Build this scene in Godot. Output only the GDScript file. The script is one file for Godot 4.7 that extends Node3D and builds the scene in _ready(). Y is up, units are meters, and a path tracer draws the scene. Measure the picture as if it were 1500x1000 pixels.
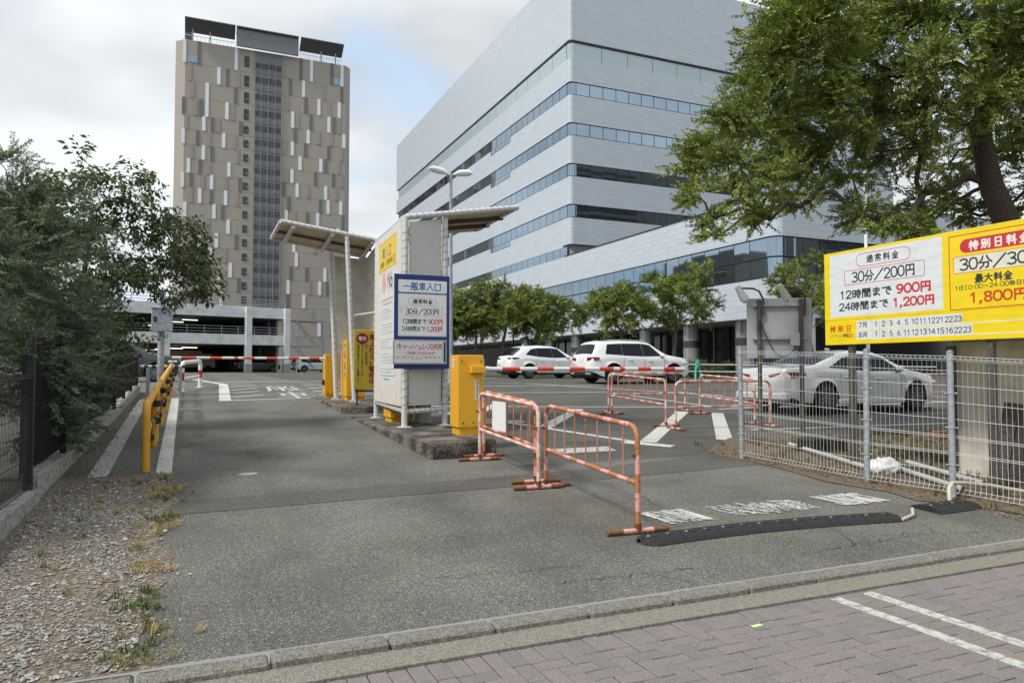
extends Node3D
# A car park entrance with ticket gates, barricades and sign boards under a bright overcast sky.

var M := {}
var rng := RandomNumberGenerator.new()
var used := {}


# ---------- terrain: level street, then a drive that climbs to the car park ----------
func gh(z: float) -> float:
	if z > -3.6:
		return 0.0
	if z > -25.0:
		return 0.05 + 0.043 * (-3.6 - z)
	return 0.9702 + 0.006 * minf(-25.0 - z, 35.0)


func on(x: float, z: float, dy := 0.0) -> Vector3:
	return Vector3(x, gh(z) + dy, z)


# ---------- scene tree helpers ----------
func numbered(called: String) -> String:
	used[called] = used.get(called, -1) + 1
	return called if used[called] == 0 else "%s_%03d" % [called, used[called]]


func tag(o: Node, label: String, category: String, group := "", kind := "") -> Node:
	if label:
		o.set_meta("label", label)
	if category:
		o.set_meta("category", category)
	if group:
		o.set_meta("group", group)
	if kind:
		o.set_meta("kind", kind)
	return o


func thing(called: String, label: String, category: String, at := Vector3.ZERO, turn := 0.0, group := "") -> Node3D:
	var o := Node3D.new()
	o.name = numbered(called)
	add_child(o)
	o.position = at
	o.rotation.y = turn
	tag(o, label, category, group)
	return o


func part(parent: Node, called: String, s: SurfaceTool, m: Material, kind := "") -> MeshInstance3D:
	return put(parent, called, s.commit(), m, kind)


func put(parent: Node, called: String, mesh: Mesh, m: Material, kind := "", at := Vector3.ZERO, basis := Basis.IDENTITY) -> MeshInstance3D:
	var o := MeshInstance3D.new()
	o.name = called if parent != self else numbered(called)
	o.mesh = mesh
	o.material_override = m
	o.transform = Transform3D(basis, at)
	parent.add_child(o, true)
	if kind:
		o.set_meta("kind", kind)
	return o


func structure(called: String, s: SurfaceTool, m: Material) -> MeshInstance3D:
	return part(self, called, s, m, "structure")


func copy(o: Node3D, label: String, at: Vector3, turn: float) -> Node3D:
	var c: Node3D = o.duplicate()
	c.name = numbered(String(o.name).rstrip("0123456789").rstrip("_"))
	add_child(c)
	c.position = at
	c.rotation.y = turn
	c.set_meta("label", label)
	return c


# ---------- mesh helpers ----------
func begin() -> SurfaceTool:
	var s := SurfaceTool.new()
	s.begin(Mesh.PRIMITIVE_TRIANGLES)
	return s


func vert(s: SurfaceTool, p: Vector3, n: Vector3, c := Color.WHITE, uv := Vector2.ZERO) -> void:
	s.set_color(c)
	s.set_normal(n)
	s.set_uv(uv)
	s.add_vertex(p)


func tri(s: SurfaceTool, a: Vector3, b: Vector3, c: Vector3, col := Color.WHITE) -> void:
	var n := (c - a).cross(b - a).normalized()
	vert(s, a, n, col)
	vert(s, b, n, col)
	vert(s, c, n, col)


func quad(s: SurfaceTool, a: Vector3, b: Vector3, c: Vector3, d: Vector3, col := Color.WHITE) -> void:
	var n := (c - a).cross(b - d).normalized()
	if n.dot((c - a).cross(b - a)) < 0.0:
		n = -n
	var pts := [a, b, c, a, c, d]
	var uvs := [Vector2(0, 0), Vector2(1, 0), Vector2(1, 1), Vector2(0, 0), Vector2(1, 1), Vector2(0, 1)]
	for i in 6:
		vert(s, pts[i], n, col, uvs[i])


# box with chamfered edges (bevel 0 gives a plain one)
func box(s: SurfaceTool, c: Vector3, size: Vector3, bevel := 0.0, b := Basis.IDENTITY, col := Color.WHITE) -> void:
	var h := size * 0.5
	var e := minf(bevel, minf(h.x, minf(h.y, h.z)) * 0.9)
	for ax in 3:
		var u := (ax + 1) % 3
		var w := (ax + 2) % 3
		for sg in [-1.0, 1.0]:
			var q := []
			for k in [[-1.0, -1.0], [1.0, -1.0], [1.0, 1.0], [-1.0, 1.0]]:
				var p := Vector3.ZERO
				p[ax] = sg * h[ax]
				p[u] = k[0] * (h[u] - e)
				p[w] = k[1] * (h[w] - e)
				q.append(c + b * p)
			if sg > 0.0:
				quad(s, q[3], q[2], q[1], q[0], col)
			else:
				quad(s, q[0], q[1], q[2], q[3], col)
	if e <= 0.0:
		return
	for ax in 3:
		var u := (ax + 1) % 3
		var w := (ax + 2) % 3
		for su in [-1.0, 1.0]:
			for sw in [-1.0, 1.0]:
				var q := []
				for k in [[-1.0, 0], [1.0, 0], [1.0, 1], [-1.0, 1]]:
					var p := Vector3.ZERO
					p[ax] = k[0] * (h[ax] - e)
					p[u] = su * (h[u] - (e if k[1] == 0 else 0.0))
					p[w] = sw * (h[w] - (0.0 if k[1] == 0 else e))
					q.append(c + b * p)
				if su * sw > 0.0:
					quad(s, q[0], q[1], q[2], q[3], col)
				else:
					quad(s, q[3], q[2], q[1], q[0], col)
	for sx in [-1.0, 1.0]:
		for sy in [-1.0, 1.0]:
			for sz in [-1.0, 1.0]:
				var sg := Vector3(sx, sy, sz)
				var p0 := c + b * (sg * Vector3(h.x, h.y - e, h.z - e))
				var p1 := c + b * (sg * Vector3(h.x - e, h.y, h.z - e))
				var p2 := c + b * (sg * Vector3(h.x - e, h.y - e, h.z))
				if sx * sy * sz > 0.0:
					tri(s, p0, p2, p1, col)
				else:
					tri(s, p0, p1, p2, col)


func box_mesh(size: Vector3, bevel := 0.0) -> Mesh:
	var s := begin()
	box(s, Vector3.ZERO, size, bevel)
	return s.commit()


# round bar along a path; r is one radius or one for each point
func tube(s: SurfaceTool, pts: Array, r, n := 10, caps := true, col := Color.WHITE) -> void:
	var count := pts.size()
	var dir: Vector3 = (pts[1] - pts[0]).normalized()
	var side := dir.cross(Vector3.UP if absf(dir.y) < 0.9 else Vector3.RIGHT).normalized()
	var rings := []
	var norms := []
	for i in count:
		var d: Vector3
		if i == 0:
			d = pts[1] - pts[0]
		elif i == count - 1:
			d = pts[i] - pts[i - 1]
		else:
			d = (pts[i] - pts[i - 1]).normalized() + (pts[i + 1] - pts[i]).normalized()
		d = d.normalized()
		side = (side - d * side.dot(d)).normalized()
		var up := side.cross(d).normalized()
		var rad: float = r[i] if r is Array else r
		var ring := []
		var nr := []
		for k in n:
			var a := TAU * k / n
			var o := side * cos(a) + up * sin(a)
			ring.append(pts[i] + o * rad)
			nr.append(o)
		rings.append(ring)
		norms.append(nr)
	for i in count - 1:
		for k in n:
			var k2 := (k + 1) % n
			var a: Vector3 = rings[i][k]
			var b: Vector3 = rings[i][k2]
			var c: Vector3 = rings[i + 1][k2]
			var d: Vector3 = rings[i + 1][k]
			vert(s, a, norms[i][k], col)
			vert(s, b, norms[i][k2], col)
			vert(s, c, norms[i + 1][k2], col)
			vert(s, a, norms[i][k], col)
			vert(s, c, norms[i + 1][k2], col)
			vert(s, d, norms[i + 1][k], col)
	if caps:
		for k in range(1, n - 1):
			tri(s, rings[0][0], rings[0][k + 1], rings[0][k], col)
			var e := count - 1
			tri(s, rings[e][0], rings[e][k], rings[e][k + 1], col)


# the same bar cut into painted lengths
func striped(s: SurfaceTool, pts: Array, r: float, length: float, colors: Array, n := 8, start := 0) -> void:
	var lens := [0.0]
	for i in range(1, pts.size()):
		lens.append(lens[-1] + pts[i].distance_to(pts[i - 1]))
	var total: float = lens[-1]
	var count := maxi(1, roundi(total / length))
	for k in count:
		var a := total * k / count
		var b := total * (k + 1) / count
		var path := [along(pts, lens, a)]
		for i in range(1, pts.size() - 1):
			if lens[i] > a + 0.002 and lens[i] < b - 0.002:
				path.append(pts[i])
		path.append(along(pts, lens, b))
		tube(s, path, r, n, k == 0 or k == count - 1, colors[(k + start) % colors.size()])


func along(pts: Array, lens: Array, t: float) -> Vector3:
	for i in range(1, pts.size()):
		if t <= lens[i] + 0.00001:
			return pts[i - 1].lerp(pts[i], clampf((t - lens[i - 1]) / maxf(lens[i] - lens[i - 1], 0.00001), 0.0, 1.0))
	return pts[-1]


# rounded corner path
func bend(a: Vector3, corner: Vector3, b: Vector3, r: float, n := 5) -> Array:
	var p := corner + (a - corner).normalized() * r
	var q := corner + (b - corner).normalized() * r
	var out := []
	for i in n + 1:
		var t := float(i) / n
		out.append(p.lerp(corner, t).lerp(corner.lerp(q, t), t))
	return out


# polygon in the xy plane of xf, thickened along its z
func prism(s: SurfaceTool, poly: PackedVector2Array, xf: Transform3D, depth: float, col := Color.WHITE) -> void:
	if not Geometry2D.is_polygon_clockwise(poly):
		poly = poly.duplicate()
		poly.reverse()
	var ids := Geometry2D.triangulate_polygon(poly)
	var n := xf.basis.z.normalized()
	var area := 0.0
	for i in range(0, ids.size(), 3):
		var a := poly[ids[i]]
		var b := poly[ids[i + 1]]
		var c := poly[ids[i + 2]]
		var fl := (b - a).cross(c - a) > 0.0
		var t := [a, c, b] if fl else [a, b, c]
		for p in t:
			vert(s, xf * Vector3(p.x, p.y, depth), n, col, p)
		for k in [0, 2, 1]:
			vert(s, xf * Vector3(t[k].x, t[k].y, 0.0), -n, col, t[k])
	var m := poly.size()
	for i in m:
		var a := poly[i]
		var b := poly[(i + 1) % m]
		quad(s, xf * Vector3(a.x, a.y, depth), xf * Vector3(a.x, a.y, 0.0), xf * Vector3(b.x, b.y, 0.0), xf * Vector3(b.x, b.y, depth), col)


# thin sheet on the ground, corners as (x, z), following the slope
func ground_quad(s: SurfaceTool, a: Vector2, b: Vector2, c: Vector2, d: Vector2, dy: float, nu := 1, nv := 1, col := Color.WHITE) -> void:
	for i in nu:
		for j in nv:
			var q := []
			for k in [[0, 0], [1, 0], [1, 1], [0, 1]]:
				var u := float(i + k[0]) / nu
				var v := float(j + k[1]) / nv
				var p := a.lerp(b, u).lerp(d.lerp(c, u), v)
				q.append(on(p.x, p.y, dy))
			var n: Vector3 = (q[2] - q[0]).cross(q[1] - q[0])
			if n.y > 0.0:
				quad(s, q[0], q[1], q[2], q[3], col)
			else:
				quad(s, q[3], q[2], q[1], q[0], col)


# painted line between two ground points
func ground_line(s: SurfaceTool, a: Vector2, b: Vector2, w: float, dy := 0.005) -> void:
	var d := (b - a).normalized().orthogonal() * w * 0.5
	ground_quad(s, a - d, b - d, b + d, a + d, dy, maxi(1, int(a.distance_to(b) / 0.8)), 1)


func noise_tex(kind: int, freq: float, size: int, ramp: Array, octaves := 4, seed_ := 1, normal := 0.0) -> NoiseTexture2D:
	var f := FastNoiseLite.new()
	f.noise_type = kind
	f.frequency = freq
	f.fractal_octaves = octaves
	f.fractal_type = FastNoiseLite.FRACTAL_FBM if octaves > 1 else FastNoiseLite.FRACTAL_NONE
	f.seed = seed_
	f.cellular_return_type = FastNoiseLite.RETURN_CELL_VALUE if octaves == 1 else FastNoiseLite.RETURN_DISTANCE
	var t := NoiseTexture2D.new()
	t.width = size
	t.height = size
	t.seamless = true
	t.noise = f
	if normal > 0.0:
		t.as_normal_map = true
		t.bump_strength = normal
	elif ramp:
		var g := Gradient.new()
		g.offsets = PackedFloat32Array(ramp.map(func(e): return e[0]))
		g.colors = PackedColorArray(ramp.map(func(e): return Color(e[1], e[2], e[3], e[4] if e.size() > 4 else 1.0)))
		t.color_ramp = g
	return t


# colour given as linear reflectance
func mat(called: String, r: float, g: float, b: float, rough := 0.6, metal := 0.0) -> StandardMaterial3D:
	var m := StandardMaterial3D.new()
	m.resource_name = called
	m.albedo_color = Color(r, g, b).linear_to_srgb()
	m.roughness = rough
	m.metallic = metal
	M[called] = m
	return m


func tri_map(m: StandardMaterial3D, tex: Texture2D, per_tile: float, nrm: Texture2D = null, strength := 1.0, world := true) -> StandardMaterial3D:
	m.uv1_triplanar = true
	m.uv1_world_triplanar = world
	m.uv1_scale = Vector3.ONE / per_tile
	if tex:
		m.albedo_texture = tex
	if nrm:
		m.normal_enabled = true
		m.normal_texture = nrm
		m.normal_scale = strength
	return m


# ---------- lettering: single-stroke characters on a 100 x 100 grid, drawn with a round brush ----------
var GLYPH := {
	"0": "50,8 32,14 22,35 22,65 32,86 50,92 68,86 78,65 78,35 68,14 50,8", "1": "34,24 54,9 54,92", "2": "24,30 30,14 50,8 70,14 76,30 70,46 24,92 78,92",
	"3": "24,16 48,8 68,14 74,28 66,42 44,48 68,54 78,70 68,87 46,92 22,84", "4": "62,92 62,8 18,66 84,66", "5": "74,9 32,9 27,46 50,40 70,46 78,66 70,85 48,92 24,85",
	"6": "70,12 48,12 30,34 24,62 32,84 50,92 70,86 78,68 70,50 50,44 32,52 25,66", "7": "22,10 78,10 44,92", "8": "50,8 30,14 27,30 38,44 62,52 76,68 70,86 50,92 30,86 24,68 38,52 62,44 73,30 70,14 50,8",
	"9": "30,88 52,88 70,66 76,38 68,16 50,8 30,14 22,32 30,50 50,56 68,48 75,34", ",": "46,86 54,86 50,98 44,106", ":": "50,34 50,38;50,72 50,76", "~": "14,54 30,44 50,52 70,60 88,48", "/": "92,6 8,98",
	"[": "64,4 44,4 44,98 64,98", "(": "66,4 50,30 50,70 66,98", ")": "34,4 50,30 50,70 34,98", "・": "48,50 52,50", "。": "20,82 30,82 30,92 20,92 20,82", "、": "18,78 32,92",
	"r": "34,36 34,92;34,54 46,38 66,36", "k": "30,6 30,92;70,36 30,68;44,58 74,92", "b": "30,6 30,92;30,56 48,38 68,46 74,64 66,86 48,92 30,76",
	"一": "8,50 92,50", "入": "40,8 54,12 50,40 10,94;52,36 68,66 94,94", "口": "16,16 84,16 84,88 16,88 16,16", "日": "22,8 78,8 78,94 22,94 22,8;22,50 78,50", "月": "28,8 76,8 76,92 64,90;28,8 28,56 12,94;30,36 76,36;30,62 76,62",
	"円": "14,96 14,10 86,10 86,94 74,92;50,10 50,52;14,52 86,52", "分": "36,6 28,32 6,54;62,6 74,32 96,52;22,54 74,54 70,88 54,92;44,54 36,78 14,96", "大": "8,34 92,34;50,6 46,50 8,96;52,42 66,72 94,96", "小": "50,6 50,90 38,86;26,34 10,68;72,32 92,66",
	"車": "12,16 88,16;50,4 50,98;24,30 76,30 76,62 24,62 24,30;24,46 76,46;6,78 94,78", "南": "10,18 90,18;50,4 50,34;14,96 14,34 86,34 86,92 76,92;36,42 42,52;64,42 58,52;30,56 70,56;28,72 72,72;50,56 50,94",
	"普": "32,4 38,14;68,4 62,14;12,18 88,18;38,18 38,44;62,18 62,44;20,24 26,38;80,24 74,38;6,46 94,46;26,56 74,56 74,96 26,96 26,56;26,76 74,76", "通": "10,10 22,22;6,40 22,40 22,74 6,90;22,76 40,92 96,92;40,8 84,8 66,20;50,14 62,22;38,82 38,26 90,26 90,80;38,44 90,44;38,62 90,62;64,26 64,82",
	"型": "10,10 56,10;6,30 60,30;24,10 24,34 10,50;44,10 44,52;70,12 70,42;90,6 90,52 80,50;18,68 82,68;50,54 50,92;6,92 94,92", "専": "14,14 86,14;50,4 50,52;24,24 76,24 76,50 24,50 24,24;24,37 76,37;8,64 92,64;70,52 70,94 56,92;28,74 38,86", "用": "20,10 84,10 84,94 72,92;20,10 20,60 8,96;20,38 84,38;20,64 84,64;52,10 52,94",
	"般": "26,4 18,16;12,16 44,16 44,92 36,90;12,16 12,60 4,94;6,52 50,52;26,26 30,38;26,62 30,74;62,10 58,36 52,44;62,10 82,10 82,36 94,36;54,54 86,54 76,76 52,96;60,62 94,96", "常": "50,2 50,18;26,6 34,16;74,6 66,16;8,36 8,22 92,22 90,36;32,34 68,34 68,52 32,52 32,34;16,92 16,62 84,62 84,88 74,88;50,52 50,98",
	"料": "26,4 26,96;10,14 16,30;44,14 36,30;4,40 50,40;26,44 6,74;28,50 48,68;60,18 72,28;56,40 70,50;52,70 96,62;82,4 82,98", "金": "50,4 34,24 6,42;50,4 66,24 94,42;32,42 68,42;16,60 84,60;50,42 50,92;28,68 36,84;72,68 64,84;8,94 92,94",
	"時": "8,14 36,14 36,84 8,84 8,14;8,48 36,48;50,18 90,18;70,4 70,36;44,36 96,36;44,56 96,56;78,44 78,94 64,92;54,66 62,80", "間": "10,98 10,8 42,8 42,40 10,40;10,24 42,24;90,96 80,94;90,96 90,8 58,8 58,40 90,40;58,24 90,24;34,52 66,52 66,90 34,90 34,52;34,71 66,71",
	"ま": "18,22 84,22;20,44 80,44;52,6 52,74 38,90 22,82 30,68 56,70 84,90", "で": "8,20 86,14 56,34 46,60 58,82 78,90;72,40 80,52;86,34 94,46", "キ": "14,34 82,24;8,64 92,52;42,4 60,98", "ャ": "22,54 82,42 70,62;40,34 54,98", "ッ": "20,50 26,66;46,44 52,60;80,44 70,76 44,98", "シ": "18,12 38,24;10,38 30,50;14,90 52,74 90,24", "ュ": "26,48 70,48 64,88;14,88 90,88", "レ": "26,8 26,90 60,70 90,36", "ス": "16,14 78,14 54,56 10,92;54,54 92,92",
	"決": "10,8 24,22;4,36 20,48;6,92 28,60;38,24 86,24 86,50;30,50 98,50;62,4 60,54 32,96;64,54 96,96", "済": "10,8 24,22;4,36 20,48;6,92 26,60;34,16 96,16;64,4 64,16;82,18 56,40 34,46;46,18 70,38 96,46;46,50 46,74 36,96;84,50 84,98;46,60 84,60;46,76 84,76", "ご": "22,18 66,18 54,28;18,62 24,86 54,90 80,84;76,6 82,18;90,4 96,16", "利": "46,4 12,14;4,34 56,34;30,12 30,96;30,36 6,72;32,44 52,64;68,16 68,66;92,6 92,92 80,92",
	"い": "16,18 18,62 32,86 42,66;72,24 86,44 88,66", "た": "8,24 54,24;34,6 12,92;52,44 86,42;50,66 56,86 90,86", "だ": "8,28 50,28;32,8 12,92;50,46 82,44;48,68 54,88 88,88;74,12 80,24;88,8 94,20", "け": "18,10 14,50 20,92;42,30 94,30;70,6 70,60 50,94", "す": "6,24 94,24;56,4 56,52 40,60 36,46 54,40 58,60 42,94",
	"特": "22,4 22,98;14,20 6,44;10,28 44,28;4,64 42,52;50,20 92,20;70,4 70,38;44,38 98,38;44,56 98,56;80,44 80,94 66,92;54,66 62,80", "別": "12,8 48,8 48,36 12,36 12,8;6,50 50,50 46,92 32,88;30,38 26,62 6,94;66,14 66,68;90,6 90,92 78,92", "最": "24,4 76,4 76,34 24,34 24,4;24,19 76,19;4,44 96,44;16,44 16,94;46,44 46,98;16,58 46,58;16,72 46,72;4,92 50,82;54,56 88,56 54,96;58,60 96,96",
	"毎": "28,4 8,30;22,18 86,18;24,32 80,32 74,92 60,90;24,32 16,84 80,84;4,58 96,58;50,32 46,84", "深": "10,8 24,22;4,36 20,48;6,92 28,60;36,28 36,12 94,12 94,28;54,18 42,40;76,18 88,40;34,58 98,58;66,42 66,98;64,58 36,90;68,58 96,90", "夜": "8,14 92,14;50,2 50,14;28,22 6,56;20,44 20,98;56,22 36,56;50,38 86,38 72,70 34,98;46,54 60,78 96,98", "開": "10,98 10,8 42,8 42,40 10,40;10,24 42,24;90,96 90,8 58,8 58,40 90,40;58,24 90,24;28,52 72,52;22,68 78,68;40,52 40,68 28,94;60,52 60,94", "催": "26,4 6,46;18,32 18,98;50,2 50,24;34,8 34,24 88,24 88,8;46,28 34,54;42,44 42,98;42,46 92,46;42,62 88,62;42,78 88,78;42,96 96,96;66,46 66,96",
	"イ": "84,6 54,38 8,62;56,38 56,98", "ベ": "6,62 36,28 94,80;66,16 74,28;82,10 90,22", "ン": "12,20 38,38;14,90 56,72 90,30", "ト": "36,4 36,98;36,38 80,60", "警": "4,12 46,12;16,4 16,20;36,4 36,20;14,24 44,24 42,44;14,32 30,32 30,44 14,44;62,4 52,24;58,12 96,12;88,12 54,46;60,22 94,46;8,56 92,56;24,66 76,66;24,76 76,76;26,86 74,86 74,98 26,98 26,86", "告": "28,6 16,32;20,20 86,20;52,4 52,44;4,44 96,44;20,60 80,60 80,94 20,94 20,60",
	"戒": "6,24 94,24;62,4 74,64 94,92;86,36 58,92;8,52 56,52;22,36 10,92;44,36 44,92;74,8 86,16", "中": "14,24 86,24 86,64 14,64 14,24;50,4 50,98", "上": "50,8 50,90;50,42 84,42;6,90 94,90", "ね": "26,6 26,96;6,28 38,26 6,74;30,44 60,26 84,44 80,80 60,90 60,74 94,92", "ら": "40,8 62,18;26,30 22,62 60,48 80,66 66,88 36,94", "歩": "50,4 50,44;22,20 22,44;50,22 84,22;6,44 94,44;50,48 50,76;28,56 12,74;74,52 88,66;82,64 48,88 12,96", "行": "30,4 8,28;32,30 6,58;22,48 22,98;48,14 92,14;42,40 98,40;76,40 76,94 60,92", "禁": "28,4 28,42;6,16 46,16;26,18 6,38;30,20 46,34;72,4 72,42;52,16 96,16;70,18 52,38;74,20 94,36;22,52 78,52;8,66 92,66;50,66 50,96 38,92;28,74 12,90;72,74 90,90", "止": "50,8 50,90;50,44 86,44;20,36 20,90;6,90 94,90", "道": "10,10 22,22;6,40 22,40 22,74 6,90;22,76 40,92 96,92;50,4 56,14;82,4 74,14;36,18 98,18;66,18 60,30;46,30 88,30 88,80 46,80 46,30;46,46 88,46;46,62 88,62",
	"周": "14,10 86,10 86,94 74,92;14,10 14,60 6,96;26,26 74,26;50,14 50,44;24,44 76,44;32,58 68,58 68,80 32,80 32,58", "辺": "10,10 22,22;6,40 22,40 22,74 6,90;22,76 40,92 96,92;38,16 88,16 82,74 68,72;60,16 54,50 38,76", "駐": "12,8 12,60 46,60 42,94 32,92;12,8 44,8;12,26 42,26;12,42 42,42;28,8 28,60;6,70 4,92;16,70 18,88;66,4 76,14;54,26 96,26;58,56 92,56;50,92 98,92;75,26 75,92", "場": "4,34 36,34;20,8 20,76;2,84 38,70;50,6 88,6 88,40 50,40 50,6;50,23 88,23;40,52 98,52;54,54 40,76;52,64 94,64 86,96 76,94;68,66 50,92", "多": "50,4 20,30;46,14 78,14 20,54;36,26 46,36;60,44 24,74;56,56 90,56 20,98;46,68 58,80", "発": "14,12 44,12 6,48;22,24 34,34;60,6 72,26 96,46;86,10 70,22;94,24 80,34;24,44 76,44;14,62 86,62;38,44 38,62 14,96;62,44 62,90 92,90 92,80", "し": "28,6 28,72 44,92 84,70", "て": "8,16 90,14 52,44 54,76 84,92", "貴": "28,6 72,6 72,24 28,24 28,6;50,2 50,32;6,34 94,34;26,44 74,44 74,82 26,82 26,44;26,56 74,56;26,70 74,70;36,84 14,98;64,84 88,98", "重": "76,4 20,12;8,22 92,22;22,32 78,32 78,64 22,64 22,32;22,48 78,48;50,10 50,92;14,78 86,78;4,94 96,94", "品": "30,6 70,6 70,38 30,38 30,6;8,54 42,54 42,92 8,92 8,54;58,54 92,54 92,92 58,92 58,54", "の": "52,18 44,64 24,84 10,62 22,30 52,14 82,26 90,54 76,80 56,92", "置": "14,6 86,6 86,24 14,24 14,6;38,6 38,24;62,6 62,24;10,34 90,34;50,26 50,42;34,42 78,42 78,84 34,84 34,42;34,56 78,56;34,70 78,70;14,44 14,96 94,96", "忘": "50,2 50,16;8,16 92,16;26,18 26,44 84,44;14,62 8,86;32,58 36,92 74,92 76,76;50,56 58,70;80,60 94,80", "れ": "26,6 26,96;6,28 38,26 6,74;30,46 60,24 66,80 80,90 96,74", "に": "18,10 14,50 20,92;48,24 86,24;46,70 56,84 90,82", "注": "10,8 24,22;4,36 20,48;6,92 28,60;58,4 70,14;38,26 94,26;42,56 90,56;32,94 98,94;66,26 66,94", "意": "50,2 50,10;14,12 86,12;34,14 38,26;66,14 62,26;6,28 94,28;24,36 76,36 76,62 24,62 24,36;24,49 76,49;14,70 8,92;30,70 36,94 70,94 72,82;50,66 56,78;80,68 94,88", "願": "6,8 50,8;6,8 4,94;18,22 46,22 46,52 18,52 18,22;18,37 46,37;32,52 32,92 24,90;20,62 12,82;42,62 50,80;54,8 98,8;62,22 92,22 92,74 62,74 62,22;62,40 92,40;62,56 92,56;70,76 56,96;84,76 98,94", "が": "8,32 56,28 50,84 36,80;30,6 10,92;66,28 82,56;76,10 82,22;88,6 94,18", "き": "18,20 78,14;14,40 84,34;44,4 66,60 40,54;26,66 34,90 70,92",
}
var brushes := {}


func brush(size: int, c: Color) -> Image:
	var key := "%d %s" % [size, c.to_html()]
	if not brushes.has(key):
		var im := Image.create(size, size, false, Image.FORMAT_RGBA8)
		var h := (size - 1) * 0.5
		for y in size:
			for x in size:
				var a := clampf(size * 0.5 + 0.2 - Vector2(x - h, y - h).length(), 0.0, 1.0)
				im.set_pixel(x, y, Color(c.r, c.g, c.b, a))
		brushes[key] = im
	return brushes[key]


func ink_line(im: Image, a: Vector2, b: Vector2, w: int, c: Color) -> void:
	var k := brush(w, c)
	var steps := maxi(1, int(a.distance_to(b) / maxf(1.0, w * 0.25)))
	for i in steps + 1:
		var p := a.lerp(b, float(i) / steps)
		im.blend_rect(k, Rect2i(0, 0, w, w), Vector2i(roundi(p.x - w * 0.5), roundi(p.y - w * 0.5)))


func ink_path(im: Image, pts: Array, w: int, c: Color) -> void:
	for i in range(1, pts.size()):
		ink_line(im, pts[i - 1], pts[i], w, c)


# one row of characters from the left edge x, size = height of the em; narrow digits
func write(im: Image, text: String, x: float, y: float, size: float, w: int, c: Color, pitch := 1.0, squeeze := 1.0, down := false) -> float:
	for ch in text:
		var half := "0123456789,:[()rkb".contains(ch)
		var adv := size * squeeze * (0.68 if half and ch != "," and ch != ":" else 0.4 if half else 1.0)
		if ch == " ":
			x += size * 0.5
			continue
		var wide := size * squeeze
		var off := (adv - wide) * 0.5
		for stroke in String(GLYPH.get(ch, "")).split(";", false):
			var pts := []
			for xy in stroke.split(" "):
				var v := xy.split(",")
				pts.append(Vector2(x + off + float(v[0]) * 0.01 * wide, y + float(v[1]) * 0.01 * size))
			ink_path(im, pts, w, c)
		if down:
			y += size * pitch
		else:
			x += adv * pitch
	return x


func round_box(im: Image, r: Rect2, rad: float, w: int, c: Color, fill := false) -> void:
	if fill:
		im.fill_rect(Rect2i(int(r.position.x + rad), int(r.position.y), int(r.size.x - 2 * rad), int(r.size.y)), c)
		im.fill_rect(Rect2i(int(r.position.x), int(r.position.y + rad), int(r.size.x), int(r.size.y - 2 * rad)), c)
	var pts := []
	var d := rad * (1.0 if not fill else 0.5)
	for k in 4:
		var cx: float = r.position.x + (r.size.x - rad if k == 0 or k == 3 else rad)
		var cy: float = r.position.y + (r.size.y - rad if k < 2 else rad)
		for i in 7:
			var a := PI * 0.5 * (k + i / 6.0)
			pts.append(Vector2(cx + cos(a) * d, cy + sin(a) * d))
	pts.append(pts[0])
	ink_path(im, pts, int(rad) + 2 if fill else w, c)


func print_mat(called: String, im: Image, rough := 0.45) -> StandardMaterial3D:
	var m := StandardMaterial3D.new()
	m.resource_name = called
	m.albedo_texture = ImageTexture.create_from_image(im)
	m.albedo_color = Color(0.93, 0.93, 0.93)
	m.roughness = rough
	m.detail_enabled = true
	m.detail_blend_mode = BaseMaterial3D.BLEND_MODE_MUL
	m.detail_uv_layer = BaseMaterial3D.DETAIL_UV_1
	m.detail_albedo = M.sign_dirt
	return m


func sheet_of(w: int, h: int, c: Color) -> Image:
	var im := Image.create(w, h, false, Image.FORMAT_RGBA8)
	im.fill(c)
	return im


# board with print on its face: corner = top left as read, right and down give its size
func board(parent: Node, called: String, corner: Vector3, right: Vector3, down: Vector3, thick: float, face: Material, back: Material) -> MeshInstance3D:
	var n := down.cross(right).normalized()
	var s := begin()
	var c := corner + (right + down) * 0.5 - n * (thick * 0.5)
	box(s, c, Vector3(right.length(), down.length(), thick), minf(0.004, thick * 0.3), Basis(right.normalized(), -down.normalized(), n))
	var o := part(parent, called, s, back)
	var f := begin()
	var e := n * 0.003
	var i := right.normalized() * 0.004 + down.normalized() * 0.004
	quad(f, corner + i + e, corner + right - right.normalized() * 0.008 + i + e, corner + right + down - i + e, corner + down - down.normalized() * 0.008 + i + e)
	part(o, "printed_face", f, face)
	return o


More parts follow.
